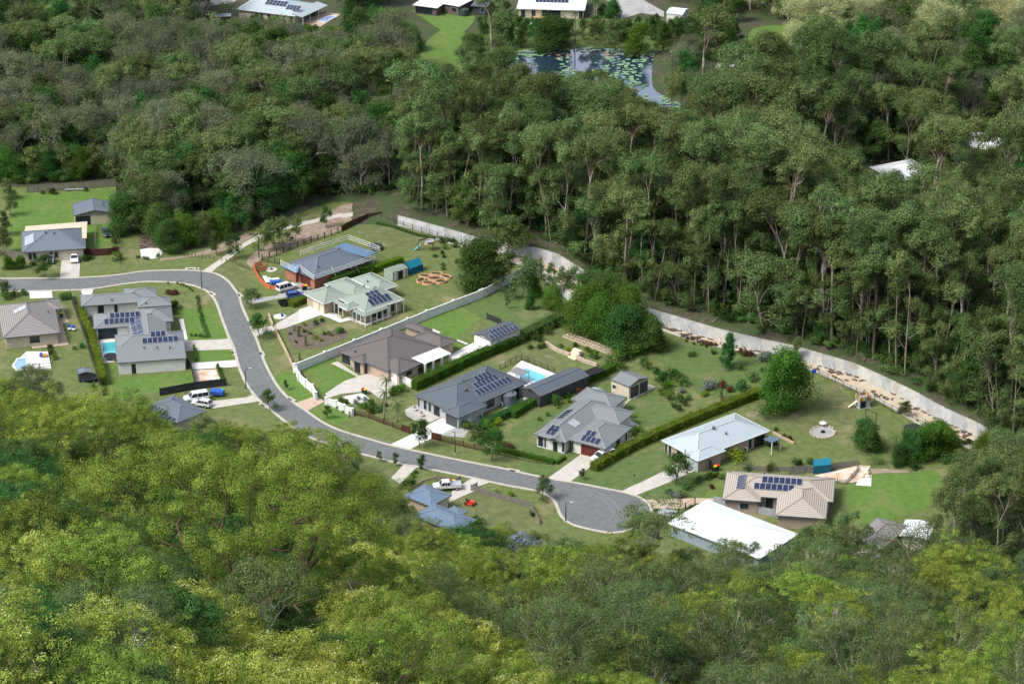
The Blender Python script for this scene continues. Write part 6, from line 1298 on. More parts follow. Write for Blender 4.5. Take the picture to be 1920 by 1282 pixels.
for i, (x, y, hh) in enumerate([(60,800,7),(110,835,9),(160,850,8),(205,855,9),(250,868,6),(300,880,5.5),(352,885,5.5),(405,885,6.5),(455,880,9),(505,885,8),(548,868,7),(590,880,8),(640,905,8.5),(30,860,12),(90,900,11),(620,940,10),(520,930,10),(330,940,7),(670,1000,8)]):
    q = hillpt(x, y); place('hill' if i % 3 else 'hillgrey', q.x, q.y, hh/12., r8.random()*6, ('bright green' if i % 3 else 'dull olive') + ' gum at the foot of the hillside, its top against the valley lawns', 'gum tree', 'gums at the foot of the hillside ' + ('a' if i % 3 else 'b'), z=q.z)

for i in range(11):
    q = G(-6 + i*21 + r8.uniform(-5,5), 341 - i*.8); place('dense' if i % 3 else 'silver', q.x, q.y, r8.uniform(6,8.5)/9., r8.random()*6, ('rounded green' if i % 3 else 'olive') + ' tree directly behind the long paling fence at the far left', 'tree', 'trees behind the far left paling fence ' + ('a' if i % 3 else 'b'))
# the giant pale-trunked gum by the drain and fallen logs on the litter
gg = rec_tree('giant_gum', np.random.default_rng(21), 31, .50, .34, M_gum, M_bark_giant, clump=1.35, leaves=11000, lsize=.36, trunk_r=.78, side=3, forks=2, seg=9, lean=.09)
q = G(1543, 652); gg.location = (q.x, q.y + 2.5, gz(q.x, q.y + 2.5)); tag(gg, 'giant gum with thick pale trunk, reddish at the foot, standing just above the drain', 'gum tree')
def log(p0, p1, r, label):
    a, b = G(*p0), G(*p1); a.z = gz(a.x, a.y) + r; b.z = gz(b.x, b.y) + r*1.6; n = 6; pts = [a.lerp(b, t/n) - a + Vector((0,0,.15*sin(t*1.3))) for t in range(n+1)]; mb = MB(); mb.tube(pts, [r*(1-.6*i/n) for i in range(n+1)], 8)
    for k in (2,3,4): mb.tube([pts[k], pts[k] + Vector((r8.uniform(-1,1), r8.uniform(-.6,.6), r8.uniform(.5,1.3)))], [r*.35, .03], 5)
    o = mb.build('fallen_log', M_bark_pale, smooth=True); o.location = a; tag(o, label, 'log')
log((1760,714),(1850,695),.28,'long grey fallen log in the forest at the right above the drain'); log((1335,618),(1360,600),.12,'thin bleached fallen branch at the drain top, centre'); log((1618,690),(1632,674),.12,'small pale fallen branch right of the giant gum'); log((1540,644),(1580,634),.18,'fallen log lying beside the foot of the giant gum'); log((1040,470),(1075,462),.16,'fallen log above the bend of the drain')
# ------------------------------------------------ pond and pools
def watermat(name, c, rough=.04, bump=.05, sc=1.5):
    m = mat(name, c, tuple(x*.8 for x in c), scale=.3, rough=rough, bump=bump, bscale=sc); m.node_tree.nodes['Principled BSDF'].inputs['Specular IOR Level'].default_value = .8; b_ = m.node_tree.nodes['Principled BSDF']; b_.inputs['Coat Weight'].default_value = 1; b_.inputs['Coat IOR'].default_value = 1.9; b_.inputs['Coat Roughness'].default_value = .03; return m
M_pond = watermat('pond_water', (.02,.04,.07), .03, .02)
sheet('meadow', [G(*p) for p in [(905,30),(1110,34),(1240,40),(1250,95),(1215,100),(1100,92),(1000,94),(930,100),(880,90)]], .03, M_lawn3)
POND = [(932,102),(960,97),(1000,94),(1100,90),(1215,98),(1224,115),(1222,150),(1230,172),(1262,190),(1300,212),(1310,235),(1240,240),(1170,190),(1150,170),(1100,165),(1000,165),(940,150)]
pond_w = smooth_line([G(*p)[:2] for p in POND + POND[:1]], 3)[:-1]
tag(sheet('pond', pond_w, .08, M_pond), kind='structure')
M_pad = mat('lily_pads', (.10,.20,.11), (.22,.34,.2), scale=.9, rough=.6, third=(.28,.17,.09), tscale=.10, tlo=.55, thi=.62)
V = []; F = []
r9 = random.Random(9)
OPEN = [[(968,106),(1052,108),(1052,134),(970,138)],[(1070,98),(1136,98),(1136,132),(1068,132)],[(1205,118),(1224,112),(1224,165),(1200,160)],[(1190,160),(1225,160),(1245,190),(1215,190)]]
i = 0
while i < 2600:
    u = r9.uniform(930,1310); v = r9.uniform(90,238); i += 1
    w_ = G(u, v)
    if not inpoly(w_.x, w_.y, pond_w): continue
    if any(inpoly(u, v, q) for q in OPEN) and r9.random() < .93: continue
    if r9.random() > .78 + .3*sin(w_.x*.35)*cos(w_.y*.2): continue
    rr = r9.uniform(.25,.75); k = len(V); n = 7; z = .1 + r9.random()*.12
    V += [(w_.x + rr*cos(2*pi*j/n), w_.y + rr*sin(2*pi*j/n), z + (.06 if j % 2 else 0)) for j in range(n)]; F.append(tuple(range(k, k+n)))
tag(add_mesh('water_lilies', V, F, M_pad), kind='stuff')
M_pool = watermat('pool_water', (.10,.52,.58), .05, .1, 2.5); M_pool2 = watermat('deep_pool_water', (.015,.12,.42), .05, .1, 2.5); M_pool3 = watermat('pale_pool_water', (.22,.42,.58), .05, .1, 2.5)
def pool(tile, pts, m, label, cop=.35):
    P = [tg(tile, p) for p in pts]; c = sum(P, Vector())/len(P); o = empty('swimming_pool', (c.x, c.y, 0), 0, label, 'pool')
    L_ = [(p.x - c.x, p.y - c.y) for p in P]; add_mesh('water', [(x, y, .13) for x, y in L_], [tuple(range(len(L_)))[::(1 if sum(L_[i][0]*L_[(i+1)%len(L_)][1]-L_[(i+1)%len(L_)][0]*L_[i][1] for i in range(len(L_)))>0 else -1)]], m, o)
    e = MB()
    for i in range(len(L_)):
        a, b = Vector((*L_[i], .13)), Vector((*L_[(i+1)%len(L_)], .13)); d = (b-a).normalized()*.16; e.bar(a-d, b+d, cop, .12 + .003*i)
    e.build('coping', M_white, o); return o
pool('B', [(1058,632),(1225,615),(1235,700),(1205,775),(1075,782)], M_pool, 'small turquoise pool beside the big grey house')
pool('G', [(1372,612),(1610,705),(1480,775),(1250,690)], M_pool, 'bright turquoise pool behind the long carport')
pool('Q', [(935,160),(1040,120),(1088,128),(992,172)], M_pool2, 'deep blue pool beside the far cream house')
pool('B', [(135,880),(180,800),(275,790),(290,905),(180,915)], M_pool3, 'pale blue pool partly behind the left edge branches')
# ------------------------------------------------ walls and fences
M_brownf = flat('dark_red_timber', (.065,.024,.019), .8); M_pal = mat('grey_palings', (.13,.12,.11), (.22,.2,.18), scale=3, rough=1, coord='obj'); M_timber = mat('timber_sleeper', (.34,.25,.16), (.46,.36,.25), scale=2, rough=1, coord='obj')
M_wire = flat('mesh_steel', (.06,.065,.065), .6)
def fence(tile, pts, h, kind, label, m, z=None, top=False, step=2.4, name='fence', cat='fence', th=.1, post_m=None, closed=False, pw=.12):
    zt = h if top else 0
    P = [tg(tile, p, zt) for p in pts]; P = [Vector((p.x, p.y, 0)) for p in P]; b0 = P[0].copy(); o = empty(name, b0, 0, label, cat); P = [p - b0 for p in P]
    mb = MB()
    for i in range(len(P)-1):
        a, b = P[i], P[i+1]; d = b-a; L_ = d.length; d.normalize()
        if kind in ('wall','panel'):
            mid = (a+b)/2; mb.box((mid.x, mid.y, h/2), (L_ + (th if i else 0), th, h + .003*i), atan2(d.y, d.x))
            if kind == 'wall': mb.box((mid.x, mid.y, h + .03), (L_ + th, th+.08, .06 + .003*i), atan2(d.y, d.x))
        elif kind == 'paling':
            n = int(L_/.2)
            for k in range(n): q = a + d*(k+.5)*L_/n; mb.box((q.x, q.y, h/2 - .03*(k%2)), (.17, .03, h), atan2(d.y, d.x))
            for zz in (.3, h-.3): mb.bar(a + Vector((0,.03,zz)), b + Vector((0,.03,zz)), .05, .08)
        elif kind == 'slat':
            for k in range(int(h/.22)): mb.bar(a + Vector((0,0,.15+k*.22)), b + Vector((0,0,.15+k*.22)), .04, .1)
        elif kind == 'rail':
            for zz in (h*.35, h*.65, h*.95): mb.bar(a + Vector((0,0,zz)), b + Vector((0,0,zz)), .05, .09)
        elif kind == 'mesh':
            for zz in (.1, h*.5, h): mb.bar(a + Vector((0,0,zz)), b + Vector((0,0,zz)), .045)
            for k in range(int(L_/.5)): q = a + d*(k+.5)*.5; mb.bar(q + Vector((0,0,.1)), q + Vector((0,0,h)), .02)
    mb.build('panel', m, o)
    cnt = 0; tot = sum((P[i+1]-P[i]).length for i in range(len(P)-1)); step = max(step, tot/95)
    for i in range(len(P)-1):
        a, b = P[i], P[i+1]; n = max(1, round((b-a).length/step))
        for k in range(n + (1 if i == len(P)-2 else 0)):
            q = a.lerp(b, k/n); mw = pw if kind != 'wall' else th + .22
            pb = MB().box((q.x, q.y, (h + .14)/2), (mw, mw, h + .14), atan2((b-a).y, (b-a).x))
            if kind == 'wall': pb.box((q.x, q.y, h + .2), (mw+.12, mw+.12, .1), atan2((b-a).y, (b-a).x))
            pb.build('post', post_m or m, o)
    return o
fence('X', [(552,683),(664,638),(764,598),(800,583),(900,545),(905,543),(962,513),(993,491)], 1.9, 'wall', 'long white rendered boundary wall between the green and brown roofed houses', M_white, top=True, step=9, name='boundary_wall', cat='wall', th=.22)
fence('X', [(1000,492),(1020,508),(1040,525),(1075,556),(1098,572)], 1.9, 'wall', 'white rendered wall running along the concrete drain', M_white, top=True, step=9, name='boundary_wall', cat='wall', th=.22)
fence('X', [(554,686),(560,700),(573,713),(585,722),(592,736)], 1.6, 'wall', 'curved white front wall with pillars on the left of the gate', M_white, top=True, step=3, name='boundary_wall', cat='wall', th=.3)
fence('X', [(612,746),(630,752),(645,760),(660,767)], 1.5, 'wall', 'white front wall with shrubs on the right of the gate', M_white, top=True, step=4.5, name='boundary_wall', cat='wall', th=.3)
fence('F', [(1175,625),(1300,680)], 1.8, 'panel', 'short white gate panel between garage and hedge', M_white, top=True, name='side_gate', cat='gate')
fence('F', [(640,1070),(700,1045),(850,1085),(1000,1140),(1190,1215),(1275,1235)], 1.2, 'slat', 'dark red slatted fence below the white front wall', M_brownf, step=2.6)
fence('F', [(1190,1215),(1278,1242)], 1.5, 'panel', 'dark red solid gate end panel left of the wide driveway', M_brownf, name='gate_panel', cat='gate')
fence('J', [(610,350),(708,375)], 1.5, 'panel', 'dark red solid gate end panel right of the wide driveway', M_brownf, name='gate_panel', cat='gate')
fence('J', [(708,372),(940,432),(1170,487)], 1.3, 'slat', 'dark red slatted fence before the paved yard of the slate-grey house', M_brownf, step=2.6)
fence('J', [(1170,487),(1310,512),(1500,560),(1700,600),(1880,625)], .35, 'slat', 'dark red low edging fence below the clipped hedge', M_brownf, step=3, cat='fence')
fence('D', [(1135,40),(1180,150)], .9, 'panel', 'weathered timber fence piece above the footpath by the big driveway', M_timber, th=.25, top=True)
fence('D', [(1195,170),(1220,230),(1300,380),(1400,600)], .9, 'panel', 'long weathered timber boundary fence from driveway to white wall', M_timber, th=.25, top=True)
fence('C', [(1068,665),(1130,680),(1200,690),(1250,700)], 1.2, 'mesh', 'short dark mesh fence at the left of the brick house', M_black)
fence('C', [(1068,655),(1145,630),(1220,610),(1290,580),(1360,550),(1440,520),(1505,500),(1580,470),(1650,450),(1720,425),(1790,400),(1860,375),(1900,355)], 1.3, 'mesh', 'black post and mesh fence along the leaf littered verge', M_black, step=2.4, pw=.16)
fence('X', [(642,434),(660,424),(690,412),(715,408)], 1.5, 'paling', 'dark brown paling fence at the end of the verge', M_brownf)
fence('X', [(714,413),(740,420),(790,436),(835,449),(880,464)], 1.2, 'mesh', 'dark mesh fence between back lawn and the start of the drain', M_wire)
fence('A', [(285,180),(500,165),(850,140),(1215,110)], 1.9, 'paling', 'long grey-brown paling fence behind the far left lawn', M_pal)
fence('A', [(1215,110),(1218,210)], 1.8, 'paling', 'side paling fence at the far left lawn corner', M_pal)
fence('A', [(875,820),(1000,835),(1130,830),(1240,812)], 1.7, 'panel', 'dark red side fence beside the far left house', M_brownf)
fence('A', [(1005,520),(995,770)], 1.3, 'rail', 'dark timber fence between the far left house and the parked dark car', M_pal)
fence('A', [(0,830),(120,850),(250,865)], 1.6, 'paling', 'grey paling fence at the left of the far left house', M_pal)
fence('A', [(1245,560),(1258,915)], 1.5, 'mesh', 'dark mesh side fence right of the dark parked car', M_wire)
fence('B', [(735,150),(800,330),(870,520),(950,780),(1080,1190)], 1.7, 'panel', 'long black boundary fence beside the tall yellow-green hedge', M_dark, step=2.4, th=.07)
fence('D', [(0,905),(380,835),(690,800)], 1.7, 'panel', 'charcoal boundary fence behind the dark roofed house and blue bin trailer', M_dark, step=2.4, th=.07)
fence('D', [(330,640),(378,830)], 1.6, 'panel', 'charcoal fence at the left of the gravel patch', M_dark, th=.07)
fence('D', [(285,570),(330,640)], 1.5, 'panel', 'charcoal screen at the corner of the white garage wall', M_dark, th=.07)
fence('B', [(290,915),(540,895),(500,700)], 1.2, 'mesh', 'dark pool fence round the pale blue pool', M_black)
fence('G', [(1100,630),(1325,530),(1670,670)], 1.2, 'mesh', 'black pool fence round the bright turquoise pool', M_black, step=1.8, pw=.09)
fence('N', [(100,440),(310,455),(400,510),(480,545),(560,590),(640,630),(700,660),(890,750),(985,795),(1070,840),(1240,905),(1420,985),(1600,1060),(1850,1200)], 1.2, 'mesh', 'long dark mesh fence between the dry lawns and the drain', M_wire, step=2.6, pw=.10)
fence('M', [(430,405),(500,430),(600,460),(700,490),(790,500)], 1.0, 'rail', 'dark post and rail fence with red shrubs beside the thicket', M_brownf)
fence('J', [(660,800),(760,810),(860,835),(912,800)], 1.3, 'paling', 'grey timber fence by the bins and the white utility truck', M_pal)
fence('J', [(1085,860),(1022,890),(1110,915),(1320,975),(1550,1040),(1640,1065),(1740,1245)], 1.2, 'paling', 'grey picket fence around the lawn with the red mower', M_pal)
fence('J', [(380,880),(520,800),(660,760)], .5, 'panel', 'low timber edging beside the blue-grey roofed house', M_timber)
fence('K', [(1345,900),(1465,800),(1550,740),(1630,690),(1700,640),(1800,590)], 1.3, 'mesh', 'dark mesh fence left of the white roofed house', M_black, step=2.2, pw=.14)
fence('K', [(1340,920),(1420,960)], 1.6, 'panel', 'charcoal gate panels beside the white roofed house', M_dark, name='gate_panel', cat='gate')
fence('L', [(880,1130),(1150,1200),(1400,1250),(1600,1290)], 1.5, 'panel', 'pale grey fence between the tan and the white roofed houses', WM['mud'], th=.07)
fence('O', [(0,385),(160,375),(245,370)], 1.3, 'paling', 'weathered paling fence behind the tan tiled house, left part', M_pal); fence('O', [(430,340),(520,320),(700,300)], 1.3, 'paling', 'weathered paling fence behind the tan tiled house, right part', M_pal)
fence('O', [(700,270),(715,350),(650,430),(590,490),(500,480)], 1.0, 'slat', 'curved grey slatted fence round the paved garden', M_pal)
fence('L', [(1180,790),(1500,800),(1700,800),(1890,790)], 1.1, 'paling', 'weathered paling fence between the pale and tan roofed houses', M_pal)
fence('L', [(1500,405),(1720,520)], .5, 'panel', 'low pale garden edging at the shade sail', M_timber, th=.3)
fence('L', [(805,715),(870,805)], 1.8, 'panel', 'black side gate of the pale-roofed house', M_dark, name='side_gate', cat='gate')
fence('G', [(965,100),(1110,160)], 1.3, 'panel', 'dark cricket screen behind the white shed', M_dark)
fence('X', [(655,52),(690,40)], 1.2, 'paling', 'little fence by the tall far palms', M_pal)
# orange barrier mesh
fence('C', [(975,745),(1000,800),(1040,870),(1090,925),(1150,960),(1220,970)], 1.0, 'panel', 'orange safety barrier fence curving beside the building rubbish', flat('orange_mesh', (.5,.13,.05), .8), th=.04, name='barrier_fence')
b = MB(); q = [tg('C', p) for p in [(985,730),(1075,715),(1105,770),(1000,790)]]
for i in range(4):
    for k in range(3): b.bar(q[i] + Vector((0,0,.3+.35*k)), q[(i+1)%4] + Vector((0,0,.3+.35*k)), .05, .2)
tag(b.build('skip_pen', flat('red_mesh', (.42,.07,.04), .8)), 'red mesh pen full of building offcuts beside the brick house', 'barrier')
# retaining walls of the terraced garden
fence('I', [(355,35),(470,110),(595,155)], .8, 'panel', 'stone retaining wall left of the sandstone steps', M_stone, th=.4, step=50, name='retaining_wall', cat='wall')
fence('I', [(675,180),(760,225),(880,262)], .8, 'panel', 'stone retaining wall right of the sandstone steps', M_stone, th=.4, step=50, name='retaining_wall', cat='wall')
st = empty('garden_steps', tg('I', (660,140)), 0, 'sandstone steps between the two stone retaining walls', 'steps'); base = tg('I', (660,140))
a0, a1 = tg('I', (595,160)) - base, tg('I', (665,195)) - base; b0, b1 = tg('I', (655,95)) - base, tg('I', (735,130)) - base
for i in range(6):
    t = i/6; c0 = a0.lerp(b0, t); c1 = a1.lerp(b1, t); m_ = (c0+c1)/2; MB().box((m_.x, m_.y, .08+.065*i), ((c1-c0).length, .7, .16+.13*i), atan2((c1-c0).y, (c1-c0).x)).build('step', mat('sandstone', (.6,.45,.3), (.72,.6,.44), scale=2, coord='obj'), st)
# timber terrace steps (rows of sleepers)
st = empty('sleeper_terrace', tg('H', (1350,1110)), 0, 'long terrace of timber sleepers and pale gravel climbing to the thicket', 'steps'); base = tg('H', (1350,1110))
l0, l1 = tg('H', (1090,1075)) - base, tg('H', (1560,1250)) - base; r0, r1 = tg('H', (1160,1040)) - base, tg('H', (1700,1240)) - base
for i in range(18):
    t = i/17; a_, b_ = l0.lerp(l1, t), r0.lerp(r1, t); mb = MB(); mb.bar(a_ + Vector((0,0,.15)), b_ + Vector((0,0,.15)), .35, .3); mb.build('sleeper', M_timber if i % 2 else M_conc, st)
for k_ in (0, .5, 1): MB().bar(l0.lerp(r0, k_) + Vector((0,0,.2)), l1.lerp(r1, k_) + Vector((0,0,.2)), .16, .36).build('edging', M_timber, st)
# bollards along the path
bl = None
def bollard(x, y, lab, grp):
    global bl
    if bl is None:
        bl = empty('bollard', (0,0,0)); MB().tube([(0,0,0),(0,0,.75)], .10, 8).build('post', M_bark_brown, bl); MB().tube([(0,0,.75),(0,0,.83)], [.11,.05], 8).build('cap', M_bark_brown, bl); o = bl
    else: o = copy_tree(bl)
    o.location = (x, y, 0); tag(o, lab, 'bollard', grp)
for t_ in range(9):
    q = tg('C', (735 + t_*25, 668 + t_*12.5)); bollard(q.x, q.y, 'dark short bollard in the row slanting right from the path entry', 'bollards right of the path')
for t_ in range(9):
    q = tg('C', (555 - t_*37, 645 - t_*3)); bollard(q.x, q.y, 'dark short bollard in the row on the verge left of the path entry', 'bollards left of the path')
for p, w_ in (((645,660),'left'),((692,668),'right')): q = tg('C', p); bollard(q.x, q.y, w_ + ' bollard on the pale concrete of the path entry', None)
# street lamps
def lamp(tile, p, h, ang, label):
    q = tg(tile, p); o = empty('street_lamp', (q.x, q.y, 0), 0, label, 'street lamp'); g_ = flat('lamp_post_green', (.015,.04,.035), .5)
    MB().tube([(0,0,0),(0,0,1.2),(0,0,h)], [.13,.11,.07], 8).build('pole', g_, o); MB().tube([(0,0,h),(.35*cos(ang),.35*sin(ang),h+.12),(.8*cos(ang),.8*sin(ang),h+.15)], .05, 6).build('arm', g_, o)
    MB().box((1.0*cos(ang), 1.0*sin(ang), h+.16), (.6,.26,.12), ang).build('lamp_head', flat('lamp_grey', (.5,.52,.52), .4), o); MB().box((0,0,.05), (.5,.5,.1)).build('footing', M_conc, o)
lamp('C', (438,960), 4.4, 2.2, 'green street lamp on the inner kerb of the road bend'); lamp('D', (900,845), 4.6, .3, 'green street lamp on the verge above the dark roofed house driveway'); lamp('J', (855,505), 4.6, 3.6, 'green street lamp before the dark red slatted fence')
lamp('K', (450,765), 3.8, 0, 'green street lamp at the edge of the turning circle'); lamp('C', (1035,638), 5.0, 1.5, 'dark street lamp beside the concrete path cluster of trees')
# ------------------------------------------------ vehicles
def paint(name, c):
    m = flat(name, c, .25); m.node_tree.nodes['Principled BSDF'].inputs['Coat Weight'].default_value = .5; return m
CARP = dict(white=paint('white_car_paint', (.66,.66,.65)), blue=paint('blue_car_paint', (.02,.06,.30)), dark=paint('dark_car_paint', (.02,.03,.045)), silver=paint('silver_car_paint', (.35,.36,.38)))
M_tyre = flat('tyre', (.02,.02,.02), .9); M_rim = flat('alloy_rim', (.4,.4,.42), .4, .5); M_lampg = flat('headlight_glass', (.7,.7,.68), .2); M_tail = flat('tail_light', (.4,.02,.02), .3)
def car(tile, rear, front, kind, col, label, z=0.09):
    a, b = tg(tile, rear), tg(tile, front); d = b-a; ang = atan2(d.y, d.x); c = (a+b)/2
    L_, W_, H_ = dict(suv=(4.8,1.88,1.85), hatch=(4.2,1.75,1.5), sedan=(4.6,1.8,1.45), ute=(5.2,1.9,1.75), van=(4.9,1.9,1.9))[kind]
    o = empty('parked_car', (c.x, c.y, z), ang, label, 'car'); hl = L_/2; g_ = .22
    prof = {  # side profile x, z (front +x)
     'suv': [(-hl,.45),(-hl,.95),(-hl+.12,1.05),(hl-1.35,1.1),(hl-.25,.98),(hl,.78),(hl,.42)], 'hatch': [(-hl,.4),(-hl,.85),(-hl+.1,.92),(hl-1.2,.95),(hl-.25,.82),(hl,.62),(hl,.36)],
     'sedan': [(-hl,.4),(-hl+.05,.9),(-hl+.8,.95),(hl-1.25,.95),(hl-.25,.8),(hl,.62),(hl,.36)], 'ute': [(-hl,.6),(-hl,.85),(-hl+1.9,.85),(-hl+1.95,1.1),(hl-1.2,1.12),(hl-.2,1.0),(hl,.8),(hl,.45)], 'van': [(-hl,.45),(-hl,1.05),(-hl+.1,1.1),(hl-1.1,1.15),(hl-.2,1.0),(hl,.75),(hl,.4)]}[kind]
    def extr(pf, w0, w1, taper_z=None):
        mb = MB(); n = len(pf)
        for sg in (-1, 1):
            for x, z_ in pf:
                w = w0 if taper_z is None else w0 + (w1-w0)*min(1, max(0, (z_-taper_z[0])/(taper_z[1]-taper_z[0]))); mb.V.append((x, sg*w/2, z_))
        mb.F = [tuple(range(n)), tuple(range(n, 2*n))[::-1]] + [(i, (i+1)%n, n+(i+1)%n, n+i)[::-1] for i in range(n)]; mb.M = [0]*len(mb.F); return mb
    body = extr(prof, W_, W_)
    ob = body.build('body', CARP[col], o); bv = ob.modifiers.new('bevel', 'BEVEL'); bv.width = .09; bv.segments = 2; bv.limit_method = 'ANGLE'
    base = prof[3][1] - .03
    cab = {'suv': (-hl+.05, -hl+.25, hl-1.95, hl-1.3), 'hatch': (-hl+.05, -hl+.45, hl-1.95, hl-1.1), 'sedan': (-hl+.6, -hl+1.2, hl-2.0, hl-1.2), 'ute': (-hl+1.95, -hl+2.1, hl-1.75, hl-1.15), 'van': (-hl+.05, -hl+.2, hl-1.7, hl-1.0)}[kind]
    gl = extr([(cab[0], base), (cab[1], H_-.06), (cab[2], H_-.06), (cab[3], base)], W_-.08, W_-.42, (base, H_)); gl.build('window', M_glass, o)
    rf = extr([(cab[1]-.06, H_-.1), (cab[1]+.02, H_), (cab[2]-.05, H_), (cab[2]+.1, H_-.12)], W_-.40, W_-.46, (H_-.1, H_)); rf.build('roof_panel', CARP[col], o)
    pl = MB()
    for x0, x1 in ((cab[0], cab[1]), (cab[3], cab[2])):
        for sg in (-1, 1): pl.bar((x0, sg*(W_/2-.05), base), (x1, sg*(W_/2-.21), H_-.06), .09, .07)
    for f in (.38,.7):
        xm = cab[1] + (cab[2]-cab[1])*f
        for sg in (-1, 1): pl.bar((xm, sg*(W_/2-.03), base), (xm, sg*(W_/2-.2), H_-.06), .08, .05)
    pl.build('pillars', CARP[col], o)
    for x in (-hl+.85, hl-.85):
        for sg in (-1, 1):
            w_ = MB().tube([(x, sg*(W_/2-.2), .34), (x, sg*(W_/2+.02), .34)], .34, 12).build('wheel', M_tyre, o); MB().tube([(x, sg*(W_/2+.0), .34), (x, sg*(W_/2+.04), .34)], .2, 8).build('rim', M_rim, w_)
    for sg in (-1, 1): MB().box((hl-.04, sg*(W_/2-.3), prof[-2][1]-.06), (.12,.36,.16)).build('headlight', M_lampg, o); MB().box((-hl+.02, sg*(W_/2-.16), .82), (.1,.2,.2)).build('tail_light', M_tail, o)
    if kind == 'suv':
        for sg in (-1, 1): MB().bar((cab[1], sg*.62, H_+.06), (cab[2], sg*.62, H_+.06), .05).build('roof_rack', M_black, o)
    if kind == 'ute': 
        MB().box((-hl+.9, 0, .95), (2.0, W_, .08)).box((-hl+.9, W_/2-.03, 1.1), (2.0,.05,.25)).box((-hl+.9, -W_/2+.03, 1.1), (2.0,.05,.25)).box((-hl+.0,0,1.1),(.05,W_,.25)).build('tray', M_alu, o); MB().bar((-hl+1.95,-.8,1.0),(-hl+1.95,-.8,1.9),.07).bar((-hl+1.95,.8,1.0),(-hl+1.95,.8,1.9),.07).bar((-hl+1.95,-.85,1.9),(-hl+1.95,.85,1.9),.07).build('rack', M_black, o)
    return o
car('A', (775,862), (778,910), 'hatch', 'white', 'white hatchback parked nose out before the far left house garage'); car('A', (1105,590) , (1125,640) , 'sedan', 'dark', 'dark sedan parked on the grass beside the far left house')
car('A', (540,870), (525,912), 'hatch', 'silver', 'pale car half behind the shrubs of the far left house')
car('C', (1245,995), (1405,950), 'suv', 'white', 'white four wheel drive wagon on the grey driveway of the brick house'); car('C', (1355,1060), (1490,1045), 'hatch', 'blue', 'blue hatchback beside the white wagon')
car('D', (445,945), (315,965), 'van', 'white', 'upper of the two white cars beside the dark roofed house'); car('D', (495,1020), (375,1000), 'hatch', 'white', 'lower of the two white cars beside the dark roofed house')
car('I', (270,600), (200,625), 'sedan', 'silver', 'silver sedan under the open end of the long carport'); car('I', (1020,1215), (885,1262), 'van', 'white', 'white van behind the end of the yellow-topped hedge')
car('J', (840,872), (700,880), 'ute', 'white', 'white utility truck with aluminium tray beside the blue-grey roof')
# mower
q = tg('J', (1010,1035)); o = empty('ride_on_mower', (q.x, q.y, .04), -.35, 'red ride-on mower parked on the fenced lawn', 'mower'); M_redp = paint('red_paint', (.55,.05,.02))
MB().box((.55,0,.62), (.95,.6,.42)).box((-.45,0,.5),(.8,.75,.2)).build('body', M_redp, o); MB().box((-.45,0,.72),(.45,.5,.14)).box((-.7,0,.95),(.1,.5,.4)).build('seat', M_black, o); MB().tube([(.1,0,.8),(-.05,0,1.1)],.03,6).tube([(-.05,-.2,1.1),(-.05,.2,1.1)],.03,6).build('steering', M_black, o)
MB().box((.05,0,.25),(1.1,1.3,.2)).build('deck', M_redp, o)
for x, rr in ((.85,.2),(-.6,.3)):
    for sg in (-1,1): MB().tube([(x,sg*.4,rr),(x,sg*.62,rr)], rr, 10).build('wheel', M_tyre, o)
# wheelie bins
def bin_(tile, p, lid, label, body=None):
    q = tg(tile, p); o = empty('wheelie_bin', (q.x, q.y, .1), r8.random()*.6, label, 'bin'); V = []
    for z, s_ in ((.08,.24),(1.0,.31)): V += [(-s_,-s_,z),(s_,-s_,z),(s_,s_,z),(-s_,s_,z)]
    add_mesh('body', V, [(3,2,1,0),(4,5,6,7),(0,1,5,4),(1,2,6,5),(2,3,7,6),(3,0,4,7)], body or flat('bin_green', (.02,.06,.03), .5), o)
    MB().box((0,-.02,1.05), (.68,.74,.1)).build('lid', flat('lid_'+lid, dict(red=(.6,.03,.02), yellow=(.75,.5,.02), green=(.04,.35,.08), teal=(.03,.35,.25))[lid], .5), o); MB().tube([(-.25,.3,.12),(.25,.3,.12)], .12, 8).build('axle_wheels', M_tyre, o)
bin_('C', (1500,975), 'red', 'red lidded bin beside the brick garage'); bin_('C', (1525,968), 'yellow', 'yellow lidded bin beside the brick garage')
bin_('F', (785,825), 'red', 'red lidded bin on the big front driveway'); bin_('F', (808,832), 'yellow', 'yellow lidded bin on the big front driveway')
bin_('G', (825,1165), 'green', 'leftmost of the four bins at the slate-grey house side'); bin_('G', (846,1160), 'red', 'second of the four bins at the slate-grey house side'); bin_('G', (868,1152), 'yellow', 'third of the four bins at the slate-grey house side'); bin_('G', (888,1146), 'teal', 'rightmost of the four bins at the slate-grey house side')
bin_('J', (805,830), 'red', 'red lidded bin at the grey timber fence by the truck'); bin_('J', (835,835), 'yellow', 'yellow lidded bin at the grey timber fence by the truck'); bin_('L', (890,800), 'yellow', 'yellow lidded bin at the black side gate'); bin_('L', (922,790), 'red', 'red lidded bin at the black side gate')
bin_('B', (640,340), 'green', 'green lidded bin beside the worn brown roofed house', M_black); bin_('B', (645,350+15), 'yellow', 'yellow lidded bin beside the worn brown roofed house'); bin_('D', (658,890), 'teal', 'teal lidded bin at the end of the charcoal fence'); bin_('B', (437,638), 'green', 'lime lidded bin at the front wall of the worn brown roofed house')
